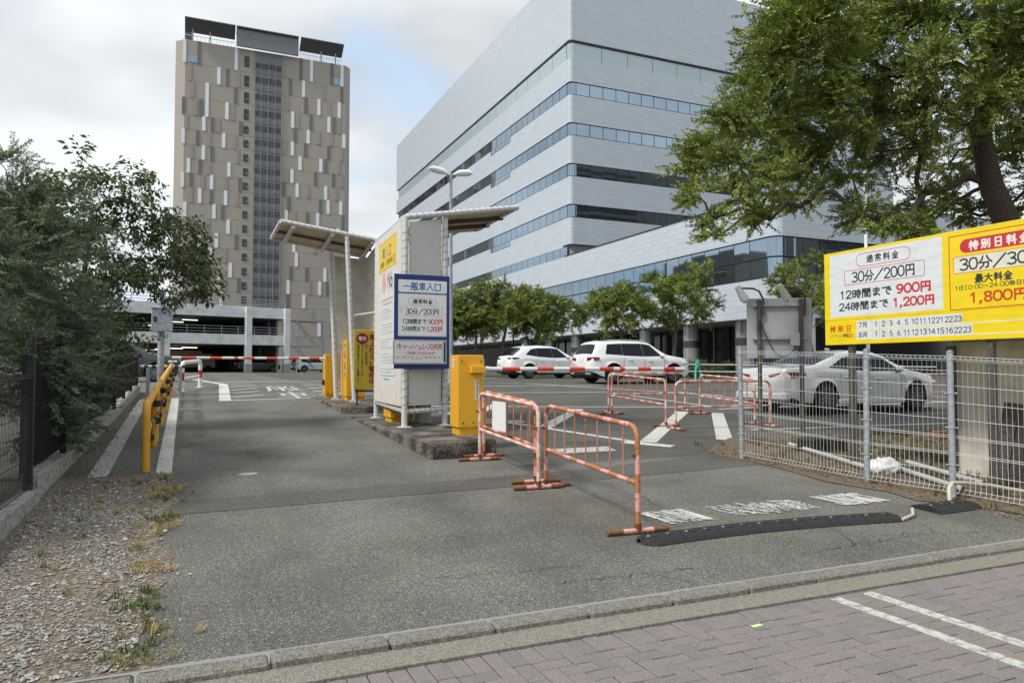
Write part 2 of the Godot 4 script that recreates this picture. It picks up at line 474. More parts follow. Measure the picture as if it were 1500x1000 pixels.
func make_sky() -> Environment:
	var w := 1536
	var h := 768
	var im := Image.create(w, h, false, Image.FORMAT_RGBF)
	im.fill(Color(0.22, 0.22, 0.21))
	var big := FastNoiseLite.new()
	big.noise_type = FastNoiseLite.TYPE_SIMPLEX_SMOOTH
	big.frequency = 0.55
	big.fractal_octaves = 5
	big.fractal_gain = 0.5
	big.seed = 11
	var shade := FastNoiseLite.new()
	shade.noise_type = FastNoiseLite.TYPE_SIMPLEX_SMOOTH
	shade.frequency = 0.8
	shade.fractal_octaves = 4
	shade.seed = 5
	for y in h / 2 + 4:
		var el := PI * (0.5 - (y + 0.5) / h)
		for x in w:
			var az := TAU * (x + 0.5) / w
			var dy := maxf(sin(el), 0.0)
			var k := cos(el) / (dy + 0.22)
			var px := cos(az) * k * 1.6
			var pz := sin(az) * k * 1.6
			var n := big.get_noise_3d(px, pz, 3.0)
			var cover := smoothstep(-0.50, -0.06, n + 0.02)
			var g := 0.485 + 0.20 * shade.get_noise_3d(px * 1.1, 7.0, pz * 1.1) + 0.10 * n
			var cloud := Color(g * 0.94, g * 0.982, g * 1.02)
			var blue := Color(0.25, 0.36, 0.51).lerp(Color(0.40, 0.48, 0.56), clampf(1.0 - dy * 1.5, 0.0, 1.0))
			im.set_pixel(x, y, blue.lerp(cloud, cover))
	var m := PanoramaSkyMaterial.new()
	m.panorama = ImageTexture.create_from_image(im)
	var sky := Sky.new()
	sky.sky_material = m
	var e := Environment.new()
	e.background_mode = Environment.BG_SKY
	e.sky = sky
	e.tonemap_mode = Environment.TONE_MAPPER_LINEAR
	e.tonemap_exposure = 1.85
	e.sdfgi_enabled = true
	e.ssao_enabled = true
	e.ssil_enabled = true
	return e


func make_materials() -> void:
	var C := FastNoiseLite.TYPE_CELLULAR
	var P := FastNoiseLite.TYPE_SIMPLEX_SMOOTH
	var V := FastNoiseLite.TYPE_VALUE
	# asphalt: bright and dark aggregate in a grey binder
	var agg := noise_tex(C, 0.22, 1024, [[0.0, 0.34, 0.34, 0.33], [0.3, 0.43, 0.43, 0.41], [0.6, 0.49, 0.49, 0.47], [0.84, 0.56, 0.55, 0.53], [0.93, 0.70, 0.69, 0.66], [1.0, 0.84, 0.83, 0.79]], 1, 3)
	var agg_n := noise_tex(C, 0.20, 1024, [], 2, 8, 6.0)
	var blot := noise_tex(P, 0.004, 1024, [[0.0, 0.80, 0.80, 0.79], [0.5, 0.93, 0.93, 0.92], [1.0, 1.0, 1.0, 1.0]], 6, 21)
	var a := mat("asphalt", 0.76, 0.76, 0.735, 0.92)
	a.vertex_color_use_as_albedo = true
	tri_map(a, agg, 1.45, agg_n, 0.55)
	a.detail_enabled = true
	a.detail_blend_mode = BaseMaterial3D.BLEND_MODE_MUL
	a.detail_albedo = blot
	a.detail_uv_layer = BaseMaterial3D.DETAIL_UV_2
	a.uv2_triplanar = true
	a.uv2_world_triplanar = true
	a.uv2_scale = Vector3.ONE / 7.3
	var a2: StandardMaterial3D = a.duplicate()
	a2.resource_name = "asphalt_patch"
	a2.albedo_color = Color(0.50, 0.482, 0.46).linear_to_srgb()
	a2.uv1_scale = Vector3.ONE / 1.35
	M["asphalt_patch"] = a2
	mat("crack", 0.025, 0.024, 0.022, 0.95)
	# paint worn through to the asphalt
	var worn := noise_tex(P, 0.035, 1024, [[0.0, 0.72, 0.72, 0.70, 0.0], [0.24, 0.74, 0.74, 0.72, 0.0], [0.28, 0.80, 0.80, 0.79, 1.0], [1.0, 0.90, 0.90, 0.89, 1.0]], 6, 33)
	var pw := mat("road_paint", 0.80, 0.80, 0.78, 0.7)
	tri_map(pw, worn, 1.7)
	pw.transparency = BaseMaterial3D.TRANSPARENCY_ALPHA_SCISSOR
	pw.alpha_scissor_threshold = 0.5
	var pw2: StandardMaterial3D = pw.duplicate()
	pw2.resource_name = "road_paint_worn"
	var worn2 := noise_tex(P, 0.05, 1024, [[0.0, 0.70, 0.70, 0.68, 0.0], [0.38, 0.72, 0.72, 0.70, 0.0], [0.42, 0.80, 0.80, 0.79, 1.0], [1.0, 0.92, 0.92, 0.91, 1.0]], 6, 35)
	tri_map(pw2, worn2, 1.9)
	M["road_paint_worn"] = pw2
	# concrete kinds
	var con := noise_tex(P, 0.01, 1024, [[0.0, 0.55, 0.54, 0.52], [0.45, 0.85, 0.85, 0.83], [1.0, 1.0, 1.0, 0.98]], 7, 4)
	var con_n := noise_tex(P, 0.12, 512, [], 4, 9, 3.0)
	tri_map(mat("concrete", 0.42, 0.42, 0.40, 0.9), con, 1.6, con_n, 0.5)
	tri_map(mat("block", 0.44, 0.45, 0.44, 0.9), con, 1.1, con_n, 0.6)
	var dirty := noise_tex(P, 0.008, 1024, [[0.0, 0.30, 0.29, 0.27], [0.42, 0.52, 0.50, 0.47], [0.60, 0.74, 0.72, 0.68], [1.0, 0.95, 0.92, 0.87]], 7, 14)
	tri_map(mat("island_concrete", 0.25, 0.24, 0.22, 0.93), dirty, 4.5, con_n, 0.9)
	var grit := noise_tex(C, 0.16, 1024, [[0.0, 0.62, 0.61, 0.58], [0.5, 0.80, 0.79, 0.76], [0.85, 0.92, 0.91, 0.88], [1.0, 1.0, 1.0, 0.98]], 1, 6)
	tri_map(mat("kerb_stone", 0.30, 0.295, 0.275, 0.9), grit, 1.3, agg_n, 0.6)
	tri_map(mat("gutter", 0.31, 0.30, 0.27, 0.92), grit, 0.9, con_n, 0.5)
	var soft := noise_tex(C, 0.2, 512, [[0.0, 0.80, 0.79, 0.79], [0.6, 0.92, 0.92, 0.92], [1.0, 1.0, 1.0, 1.0]], 1, 66)
	for k in 5:
		var t: Array = [[0.235, 0.214, 0.206], [0.222, 0.205, 0.198], [0.248, 0.219, 0.21], [0.208, 0.195, 0.19], [0.23, 0.212, 0.205]][k]
		tri_map(mat("paver_%d" % k, t[0], t[1], t[2], 0.9), soft, 0.5, con_n, 0.5)
	tri_map(mat("paver_white", 0.56, 0.56, 0.53, 0.85), con, 0.8, con_n, 0.5)
	tri_map(mat("sand", 0.10, 0.095, 0.085, 0.95), grit, 0.8)
	# soil, gravel, verge
	var soil := noise_tex(P, 0.03, 1024, [[0.0, 0.40, 0.35, 0.30], [0.4, 0.58, 0.53, 0.47], [0.65, 0.72, 0.68, 0.62], [1.0, 0.9, 0.87, 0.82]], 7, 17)
	tri_map(mat("gravel_soil", 0.54, 0.53, 0.505, 0.95), soil, 1.4, agg_n, 1.0)
	tri_map(mat("verge_soil", 0.42, 0.375, 0.31, 0.95), soil, 1.1, agg_n, 1.0)
	for k in 4:
		var t: Array = [[0.36, 0.355, 0.34], [0.27, 0.265, 0.255], [0.46, 0.45, 0.43], [0.31, 0.285, 0.255]][k]
		mat("stone_%d" % k, t[0], t[1], t[2], 0.9)
	var lf := mat("leaf", 1, 1, 1, 0.65)
	lf.vertex_color_use_as_albedo = true
	lf.backlight_enabled = true
	lf.backlight = Color(0.5, 0.54, 0.28)
	var bl := mat("blade", 1, 1, 1, 0.8)
	bl.vertex_color_use_as_albedo = true
	var bark := noise_tex(P, 0.03, 512, [[0.0, 0.35, 0.32, 0.28], [0.5, 0.75, 0.72, 0.68], [1.0, 1, 1, 0.96]], 6, 3)
	var bark_n := noise_tex(P, 0.05, 512, [], 5, 3, 8.0)
	tri_map(mat("bark", 0.16, 0.135, 0.11, 0.95), bark, 0.6, bark_n, 1.0)
	tri_map(mat("bark_pale", 0.27, 0.25, 0.21, 0.95), bark, 0.6, bark_n, 0.8)
	# metal and paint
	var galv := noise_tex(C, 0.03, 512, [[0.0, 0.80, 0.81, 0.82], [0.5, 0.9, 0.9, 0.91], [1.0, 1, 1, 1]], 1, 5)
	tri_map(mat("galvanised", 0.47, 0.50, 0.52, 0.45, 0.35), galv, 0.5)
	tri_map(mat("pole_grey", 0.40, 0.44, 0.47, 0.5, 0.2), galv, 0.8)
	mat("wire", 0.55, 0.56, 0.56, 0.45, 0.2)
	mat("black_metal", 0.012, 0.012, 0.013, 0.5)
	mat("steel_dark", 0.05, 0.05, 0.052, 0.5, 0.3)
	tri_map(mat("brown_post", 0.13, 0.115, 0.10, 0.6, 0.2), con, 0.6)
	var chip := noise_tex(P, 0.02, 512, [[0.0, 0.88, 0.86, 0.83], [0.3, 0.96, 0.95, 0.94], [0.5, 1, 1, 1], [1.0, 1, 1, 1]], 5, 44)
	mat("gate_yellow", 0.74, 0.38, 0.015, 0.38)
	tri_map(mat("rail_yellow", 0.66, 0.33, 0.02, 0.5), chip, 0.5)
	tri_map(mat("white_pipe", 0.60, 0.61, 0.60, 0.45), chip, 0.9)
	var streak := noise_tex(P, 0.008, 512, [[0.0, 0.82, 0.80, 0.76], [0.5, 0.95, 0.94, 0.92], [1.0, 1, 1, 0.99]], 5, 52)
	tri_map(mat("cream_sheet", 0.60, 0.575, 0.52, 0.65), streak, 2.2)
	mat("grey_sheet", 0.58, 0.565, 0.53, 0.65)
	M["sign_dirt"] = noise_tex(P, 0.02, 512, [[0.0, 0.93, 0.925, 0.91], [0.5, 0.98, 0.98, 0.975], [1.0, 1, 1, 1]], 6, 58)
	tri_map(mat("canopy_board", 0.66, 0.61, 0.53, 0.75), streak, 1.5)
	M.canopy_board.backlight_enabled = true
	M.canopy_board.backlight = Color(0.7, 0.66, 0.58)
	mat("lacing", 0.04, 0.04, 0.04, 0.8)
	mat("blue", 0.005, 0.035, 0.23, 0.4)
	mat("sign_yellow", 0.86, 0.70, 0.03, 0.45)
	mat("sign_grey", 0.36, 0.37, 0.38, 0.55)
	mat("alu", 0.62, 0.63, 0.64, 0.35, 0.6)
	mat("white", 0.76, 0.76, 0.75, 0.5)
	mat("red", 0.62, 0.045, 0.02, 0.45)
	mat("dark_red", 0.35, 0.012, 0.018, 0.45)
	var rust := noise_tex(P, 0.018, 512, [[0.0, 0.48, 0.30, 0.20], [0.20, 0.70, 0.54, 0.43], [0.27, 0.95, 0.92, 0.9], [1.0, 1, 1, 1]], 6, 61)
	var bp := mat("barricade_paint", 1, 1, 1, 0.62)
	bp.vertex_color_use_as_albedo = true
	tri_map(bp, rust, 0.42, null, 1.0, false)
	var sp := mat("striped_paint", 1, 1, 1, 0.5)
	sp.vertex_color_use_as_albedo = true
	var rub := noise_tex(P, 0.03, 512, [[0.0, 0.6, 0.6, 0.6], [0.6, 0.9, 0.9, 0.9], [1.0, 1.6, 1.6, 1.55]], 5, 70)
	tri_map(mat("rubber", 0.022, 0.022, 0.024, 0.75), rub, 0.5, con_n, 0.4)
	mat("hose", 0.50, 0.46, 0.38, 0.6)
	mat("pvc", 0.42, 0.42, 0.41, 0.5)
	mat("bag", 0.66, 0.67, 0.68, 0.5)
	tri_map(mat("plank", 0.15, 0.13, 0.12, 0.9), bark, 0.5)
	mat("green_plastic", 0.06, 0.32, 0.25, 0.5)
	# cars
	var cw := mat("car_white", 0.72, 0.73, 0.74, 0.22)
	cw.clearcoat_enabled = true
	cw.clearcoat = 1.0
	cw.clearcoat_roughness = 0.04
	var cp := mat("car_pearl", 0.54, 0.55, 0.55, 0.22, 0.15)
	cp.clearcoat_enabled = true
	cp.clearcoat = 1.0
	cp.clearcoat_roughness = 0.04
	var cb := mat("car_black", 0.008, 0.009, 0.011, 0.2)
	cb.clearcoat_enabled = true
	cb.clearcoat = 1.0
	mat("car_glass", 0.006, 0.008, 0.012, 0.04)
	M.car_glass.metallic_specular = 0.3
	mat("tyre", 0.014, 0.014, 0.015, 0.85)
	mat("rim", 0.22, 0.23, 0.24, 0.3, 0.8)
	mat("car_trim", 0.012, 0.012, 0.013, 0.55)
	mat("chrome", 0.65, 0.66, 0.67, 0.12, 1.0)
	mat("tail_light", 0.18, 0.006, 0.012, 0.12)
	mat("head_light", 0.55, 0.57, 0.6, 0.1, 0.3)
	# buildings
	var joints := sheet_of(512, 512, Color(1, 1, 1))
	rng.seed = 3
	for r in 8:
		for c in 4:
			var v := rng.randf_range(0.965, 1.0)
			joints.fill_rect(Rect2i(c * 128, r * 64, 128, 64), Color(v, v, v))
	for r in 8:
		joints.fill_rect(Rect2i(0, r * 64, 512, 3), Color(0.78, 0.80, 0.83))
	for c in 4:
		joints.fill_rect(Rect2i(c * 128, 0, 2, 512), Color(0.80, 0.83, 0.86))
	var cl := mat("cladding", 0.515, 0.572, 0.63, 0.36, 0.12)
	tri_map(cl, ImageTexture.create_from_image(joints), 3.36)
	cl.uv1_scale = Vector3(1.0 / 4.6, 1.0 / 3.36, 1.0 / 4.6)
	var gl := mat("facade_glass", 0.30, 0.385, 0.46, 0.03, 1.0)
	mat("pale_glass", 0.40, 0.49, 0.52, 0.18, 0.25)
	mat("dark_glass", 0.03, 0.032, 0.034, 0.08)
	mat("mullion", 0.015, 0.018, 0.022, 0.4)
	mat("louvre", 0.045, 0.045, 0.048, 0.5)
	mat("core_grey", 0.22, 0.225, 0.23, 0.7)
	tri_map(mat("deck_concrete", 0.21, 0.21, 0.205, 0.9), con, 2.4)
	tri_map(mat("column_metal", 0.42, 0.44, 0.46, 0.3, 0.6), streak, 3.0)
	mat("tower_wall", 0.35, 0.318, 0.276, 0.8)
	mat("roof_screen", 0.085, 0.087, 0.092, 0.55)
	mat("tower_white", 0.74, 0.76, 0.78, 0.6)
	mat("tower_dark", 0.155, 0.15, 0.148, 0.7)
	mat("tower_taupe", 0.318, 0.284, 0.242, 0.8)
	mat("tower_grey", 0.18, 0.184, 0.192, 0.6)
	tri_map(mat("garage_white", 0.76, 0.79, 0.83, 0.55), streak, 5.0)
	tri_map(mat("apartment", 0.30, 0.28, 0.25, 0.8), streak, 8.0)
	mat("lamp_white", 0.8, 0.8, 0.8, 0.3)


func _ready() -> void:
	# ---------- camera, sky, sun ----------
	var cam := Camera3D.new()
	cam.name = "camera"
	add_child(cam)
	cam.position = Vector3(0, 1.5, 0)
	cam.rotation = Vector3(deg_to_rad(2.2), deg_to_rad(-23.7), 0)
	cam.fov = rad_to_deg(2.0 * atan(500.0 / 1062.0))
	cam.near = 0.05
	cam.far = 2000.0
	cam.current = true
	var we := WorldEnvironment.new()
	we.name = "environment"
	we.environment = make_sky()
	add_child(we)
	var sun := DirectionalLight3D.new()
	sun.name = "sun"
	add_child(sun)
	sun.light_energy = 0.62
	sun.light_color = Color(1.0, 0.98, 0.95)
	sun.light_angular_distance = 10.0
	sun.shadow_enabled = true
	sun.look_at_from_position(Vector3(-14, 17, 3), Vector3.ZERO)
	make_materials()
	rng.seed = 2024
	build_ground()
	build_markings()
	build_street()
	build_main_building()
	build_tower()
	build_garage()
	build_far_blocks()
	build_left_side()
	build_island()
	build_barricades()
	build_right_side()
	build_cars()
	build_trees()
	build_lot_furniture()


func steps(list: Array) -> Array:
	var out := []
	for e in list:
		var n := maxi(1, int(ceil(absf(e[1] - e[0]) / e[2])))
		for i in n:
			out.append(lerpf(e[0], e[1], float(i) / n))
	out.append(list[-1][1])
	return out


func build_ground() -> void:
	var xs := steps([[-400, -60, 100], [-60, -10, 12], [-10, -2, 2], [-2, 9, 0.16], [9, 20, 1.5], [20, 60, 8], [60, 400, 100]])
	var zs := steps([[-3.945, -14, 0.16], [-14, -25, 0.5], [-25, -60, 5], [-60, -160, 20], [-160, -500, 100]])
	var f := FastNoiseLite.new()
	f.frequency = 0.35
	f.fractal_octaves = 4
	f.seed = 9
	var f2 := FastNoiseLite.new()
	f2.frequency = 1.3
	f2.fractal_octaves = 3
	f2.seed = 19
	var s := begin()
	for i in xs.size() - 1:
		for j in zs.size() - 1:
			var q := []
			for k in [[0, 0], [0, 1], [1, 1], [1, 0]]:
				q.append(on(xs[i + k[0]], zs[j + k[1]]))
			for k in [0, 1, 2, 0, 2, 3]:
				var p: Vector3 = q[k]
				var t := 0.92 + 0.19 * f.get_noise_2d(p.x, p.z) + 0.13 * f2.get_noise_2d(p.x, p.z)
				# oily tyre tracks along the entry lane
				for tr in [0.75, 2.25]:
					t *= 1.0 - 0.16 * exp(-pow((p.x - tr + 0.1 * f.get_noise_2d(p.z, 3.0)) / 0.22, 2.0)) * clampf(0.6 + 1.5 * f2.get_noise_2d(p.x * 0.5, p.z * 0.4), 0.0, 1.0)
				# darker, newer surface of the exit lanes and bays beyond the trench
				var seam := -8.15 - 0.06 * p.x + 0.08 * f2.get_noise_2d(p.x, 1.0)
				if p.z < seam and p.x > 4.0:
					t *= 0.66
				# pale, worn wheel track in front of the gate; brown dust washed from under the barricades
				var w := exp(-pow((p.x - 1.1) / 0.9, 2.0) - pow((p.z + 5.3) / 0.42, 2.0)) * clampf(0.55 + 1.2 * f2.get_noise_2d(p.x * 0.7, p.z * 0.7), 0.0, 1.0)
				t *= 1.0 + 0.85 * w
				var rusty := exp(-pow((p.x - 3.5 - 0.25 * (p.z + 6.0)) / 0.45, 2.0) - pow((p.z + 6.1) / 0.95, 2.0)) * clampf(0.8 + f2.get_noise_2d(p.x + 9.0, p.z), 0.0, 1.0)
				var c := Color(t, t, t).lerp(Color(0.62, 0.52, 0.42) * t, rusty * 0.75)
				vert(s, p, Vector3(0, 1, 0.043).normalized() if p.z > -25.0 else Vector3.UP, c)
	structure("asphalt_ground", s, M.asphalt)
	# cracks in the old surface near the kerb and seams between laid strips
	rng.seed = 404
	s = begin()
	for c in [[4.3, -4.25, 5.6, -4.35], [4.9, -4.3, 5.2, -4.75], [5.0, -4.02, 5.1, -4.4], [2.2, -4.35, 3.3, -4.25], [2.9, -4.3, 3.1, -4.0], [4.2, -5.95, 4.35, -6.6], [5.5, -4.4, 6.6, -4.15], [5.9, -4.32, 6.1, -4.6], [1.5, -4.72, 2.6, -4.62]]:
		var a := Vector2(c[0], c[1])
		var b := Vector2(c[2], c[3])
		var n := int(a.distance_to(b) / 0.06)
		var last := a
		for i in n:
			var q := a.lerp(b, (i + 1.0) / n) + Vector2(rng.randfn(), rng.randfn()) * 0.022
			ground_line(s, last, q, rng.randf_range(0.002, 0.007), 0.0055)
			last = q
	structure("asphalt_crack", s, M.crack)
	# trench reinstated across the drive in darker, finer asphalt
	s = begin()
	var edge := [[-0.25, -7.16, -7.76], [1.0, -7.22, -7.80], [2.2, -7.30, -7.86], [3.3, -7.34, -7.92], [4.6, -7.40, -8.05], [5.8, -7.50, -8.30], [7.0, -7.62, -8.5]]
	for i in edge.size() - 1:
		var a: Array = edge[i]
		var b: Array = edge[i + 1]
		ground_quad(s, Vector2(a[0], a[1]), Vector2(b[0], b[1]), Vector2(b[0], b[2]), Vector2(a[0], a[2]), 0.004, 4, 3)
	structure("asphalt_patch", s, M.asphalt_patch)
	# gravel strip beside the wall
	s = begin()
	rng.seed = 77
	var zz := -3.92
	var prev := -0.12
	while zz > -9.2:
		var nx := -0.2 + 0.06 * sin(zz * 3.1) + 0.035 * sin(zz * 9.7 + 1.0) + rng.randf_range(-0.02, 0.02)
		ground_quad(s, Vector2(-1.32, zz), Vector2(prev, zz), Vector2(nx, zz - 0.07), Vector2(-1.32, zz - 0.07), 0.005, 4, 1)
		prev = nx
		zz -= 0.07
	structure("gravel_strip", s, M.gravel_soil)
	# soil verge under and behind the mesh fence
	s = begin()
	var v := [Vector2(7.05, -8.75), Vector2(6.92, -8.35), Vector2(7.0, -8.0), Vector2(7.0, -7.2), Vector2(6.85, -6.4), Vector2(7.05, -5.7), Vector2(6.95, -5.3), Vector2(7.3, -4.9), Vector2(7.4, -4.3), Vector2(8.2, -3.95), Vector2(20, -3.95), Vector2(20, -9.3), Vector2(12.2, -9.2), Vector2(10.0, -9.9), Vector2(8.4, -9.9), Vector2(7.6, -9.3)]
	var ids := Geometry2D.triangulate_polygon(PackedVector2Array(v))
	for i in range(0, ids.size(), 3):
		var a: Vector2 = v[ids[i]]
		var b: Vector2 = v[ids[i + 1]]
		var c: Vector2 = v[ids[i + 2]]
		ground_quad(s, a, b, c, c, 0.009, 8, 8)
	structure("soil_verge", s, M.verge_soil)
	scatter_ground()


func stone_mesh(seed_: int) -> Mesh:
	var r := RandomNumberGenerator.new()
	r.seed = seed_
	var s := begin()
	var ring := []
	for k in 6:
		ring.append(Vector3(cos(k * TAU / 6.0), r.randf_range(-0.15, 0.15), sin(k * TAU / 6.0)) * r.randf_range(0.75, 1.1))
	var top := Vector3(r.randf_range(-0.2, 0.2), 0.6, r.randf_range(-0.2, 0.2))
	var low := Vector3(0, -0.5, 0)
	for k in 6:
		tri(s, top, ring[k], ring[(k + 1) % 6])
		tri(s, low, ring[(k + 1) % 6], ring[k])
	return s.commit()


func tuft_mesh(seed_: int, n: int, h: float) -> Mesh:
	var r := RandomNumberGenerator.new()
	r.seed = seed_
	var s := begin()
	for k in n:
		var a := r.randf() * TAU
		var o := Vector3(r.randf_range(-0.5, 0.5), 0, r.randf_range(-0.5, 0.5)) * h * 0.7
		var lean := Vector3(cos(a), 0, sin(a)) * r.randf_range(0.15, 0.9) * h
		var hh := h * r.randf_range(0.5, 1.1)
		var side := Vector3(-sin(a), 0, cos(a)) * h * 0.045
		var m := o + lean * 0.4 + Vector3.UP * hh * 0.7
		quad(s, o - side, o + side, m + side * 0.7, m - side * 0.7)
		tri(s, m - side * 0.7, m + side * 0.7, o + lean + Vector3.UP * hh)
	return s.commit()


func multi(parent: Node, called: String, mesh: Mesh, m: Material, where: Array, colors: Array) -> MultiMeshInstance3D:
	var mm := MultiMesh.new()
	mm.transform_format = MultiMesh.TRANSFORM_3D
	mm.use_colors = colors.size() > 0
	mm.mesh = mesh
	mm.instance_count = where.size()
	for i in where.size():
		mm.set_instance_transform(i, where[i])
		if colors:
			mm.set_instance_color(i, colors[i])
	var o := MultiMeshInstance3D.new()
	o.name = called if parent != self else numbered(called)
	o.multimesh = mm
	o.material_override = m
	o.set_meta("kind", "stuff")
	parent.add_child(o, true)
	return o


func turned(scale: Vector3, tilt := 0.4) -> Basis:
	return Basis.from_euler(Vector3(rng.randf_range(-tilt, tilt), rng.randf() * TAU, rng.randf_range(-tilt, tilt))) * Basis.from_scale(scale)


func scatter_ground() -> void:
	rng.seed = 501
	var f := FastNoiseLite.new()
	f.frequency = 0.9
	f.seed = 4
	for k in 4:
		var where := []
		for i in 2600:
			var z := -3.95 - 4.9 * pow(rng.randf(), 1.2)
			var x := rng.randf_range(-1.28, -0.26) + (absf(rng.randfn()) * 0.1 if rng.randf() < 0.25 else 0.0)
			if f.get_noise_2d(x * 2.0, z * 2.0) < -0.25 and rng.randf() < 0.8:
				continue
			var r := rng.randf_range(0.004, 0.0105) * (2.2 if rng.randf() < 0.05 else 1.0)
			where.append(Transform3D(turned(Vector3(r, r * 0.75, r * rng.randf_range(0.7, 1.2))), on(x, z, 0.010 + r * 0.15)))
		var g := multi(self, "gravel", stone_mesh(k + 1), M["stone_%d" % k], where, [])
		tag(g, ["loose pale gravel stones on the strip beside the wall", "loose dark grey gravel stones on the strip beside the wall", "loose whitish gravel stones on the strip beside the wall", "loose brownish gravel stones on the strip beside the wall"][k], "gravel")
	# grass: straw and green tufts along the gravel edge and in the verge
	var where := []
	var cols := []
	for i in 330:
		var z := -3.95 - 5.3 * rng.randf()
		var x := -0.24 + rng.randfn(0.0, 0.09)
		if f.get_noise_2d(x + 40.0, z * 1.6) < -0.02:
			x = rng.randf_range(-1.0, -0.25)
			if rng.randf() < 0.72:
				continue
		var sc := rng.randf_range(0.5, 1.1)
		where.append(Transform3D(turned(Vector3(sc, sc * 0.7, sc), 0.2), on(x, z, 0.008)))
		var dry: float = clampf(0.5 + 2.2 * f.get_noise_2d(x * 0.5 + 7.0, z * 1.1), 0.0, 1.0)
		cols.append(Color(0.10, 0.14, 0.03).lerp(Color(0.42, 0.31, 0.12), dry) * rng.randf_range(0.75, 1.2))
	tag(multi(self, "grass", tuft_mesh(3, 16, 0.07), M.blade, where, cols), "straw and green grass tufts along the gravel edge", "grass")
	where = []
	cols = []
	for i in 2600:
		var x := rng.randf_range(7.2, 14.0)
		var z := rng.randf_range(-9.6, -4.3)
		var near := x < 8.3
		if near and rng.randf() < 0.75:
			continue
		if f.get_noise_2d(x, z) < -0.2:
			continue
		var sc := rng.randf_range(0.6, 1.3)
		where.append(Transform3D(turned(Vector3(sc, sc, sc), 0.2), on(x, z, 0.006)))
		cols.append(Color(0.07, 0.09, 0.025).lerp(Color(0.24, 0.18, 0.08), rng.randf() * (1.0 if near else 0.75)) * rng.randf_range(0.7, 1.2))
	tag(multi(self, "grass", tuft_mesh(5, 14, 0.08), M.blade, where, cols), "thin dull grass on the verge behind the mesh fence", "grass")
	# fallen leaves
	var lm := begin()
	tri(lm, Vector3(-1, 0, 0), Vector3(0, 0.15, 0.45), Vector3(1, 0.05, 0))
	tri(lm, Vector3(-1, 0, 0), Vector3(1, 0.05, 0), Vector3(0, 0.1, -0.45))
	var leaf := lm.commit()
	where = []
	cols = []
	for i in 1500:
		var x: float
		var z: float
		if i < 420:
			z = -rng.randf_range(6.0, 20.0)
			x = -1.3 + absf(rng.randfn(0.0, 0.14)) + 0.03
		elif i < 620:
			z = -rng.randf_range(8.2, 9.4)
			x = rng.randf_range(-1.2, -0.3)
		else:
			z = -rng.randf_range(4.2, 8.9)
			x = 7.2 + absf(rng.randfn(0.0, 0.5)) - 0.15
		var r := rng.randf_range(0.012, 0.03)
		where.append(Transform3D(turned(Vector3(r, r, r), 0.5), on(x, z, 0.016)))
		cols.append(Color(0.13, 0.075, 0.045).lerp(Color(0.28, 0.18, 0.09), rng.randf()))
	tag(multi(self, "fallen_leaves", leaf, M.blade, where, cols), "brown fallen leaves gathered along the wall and fence", "leaves")


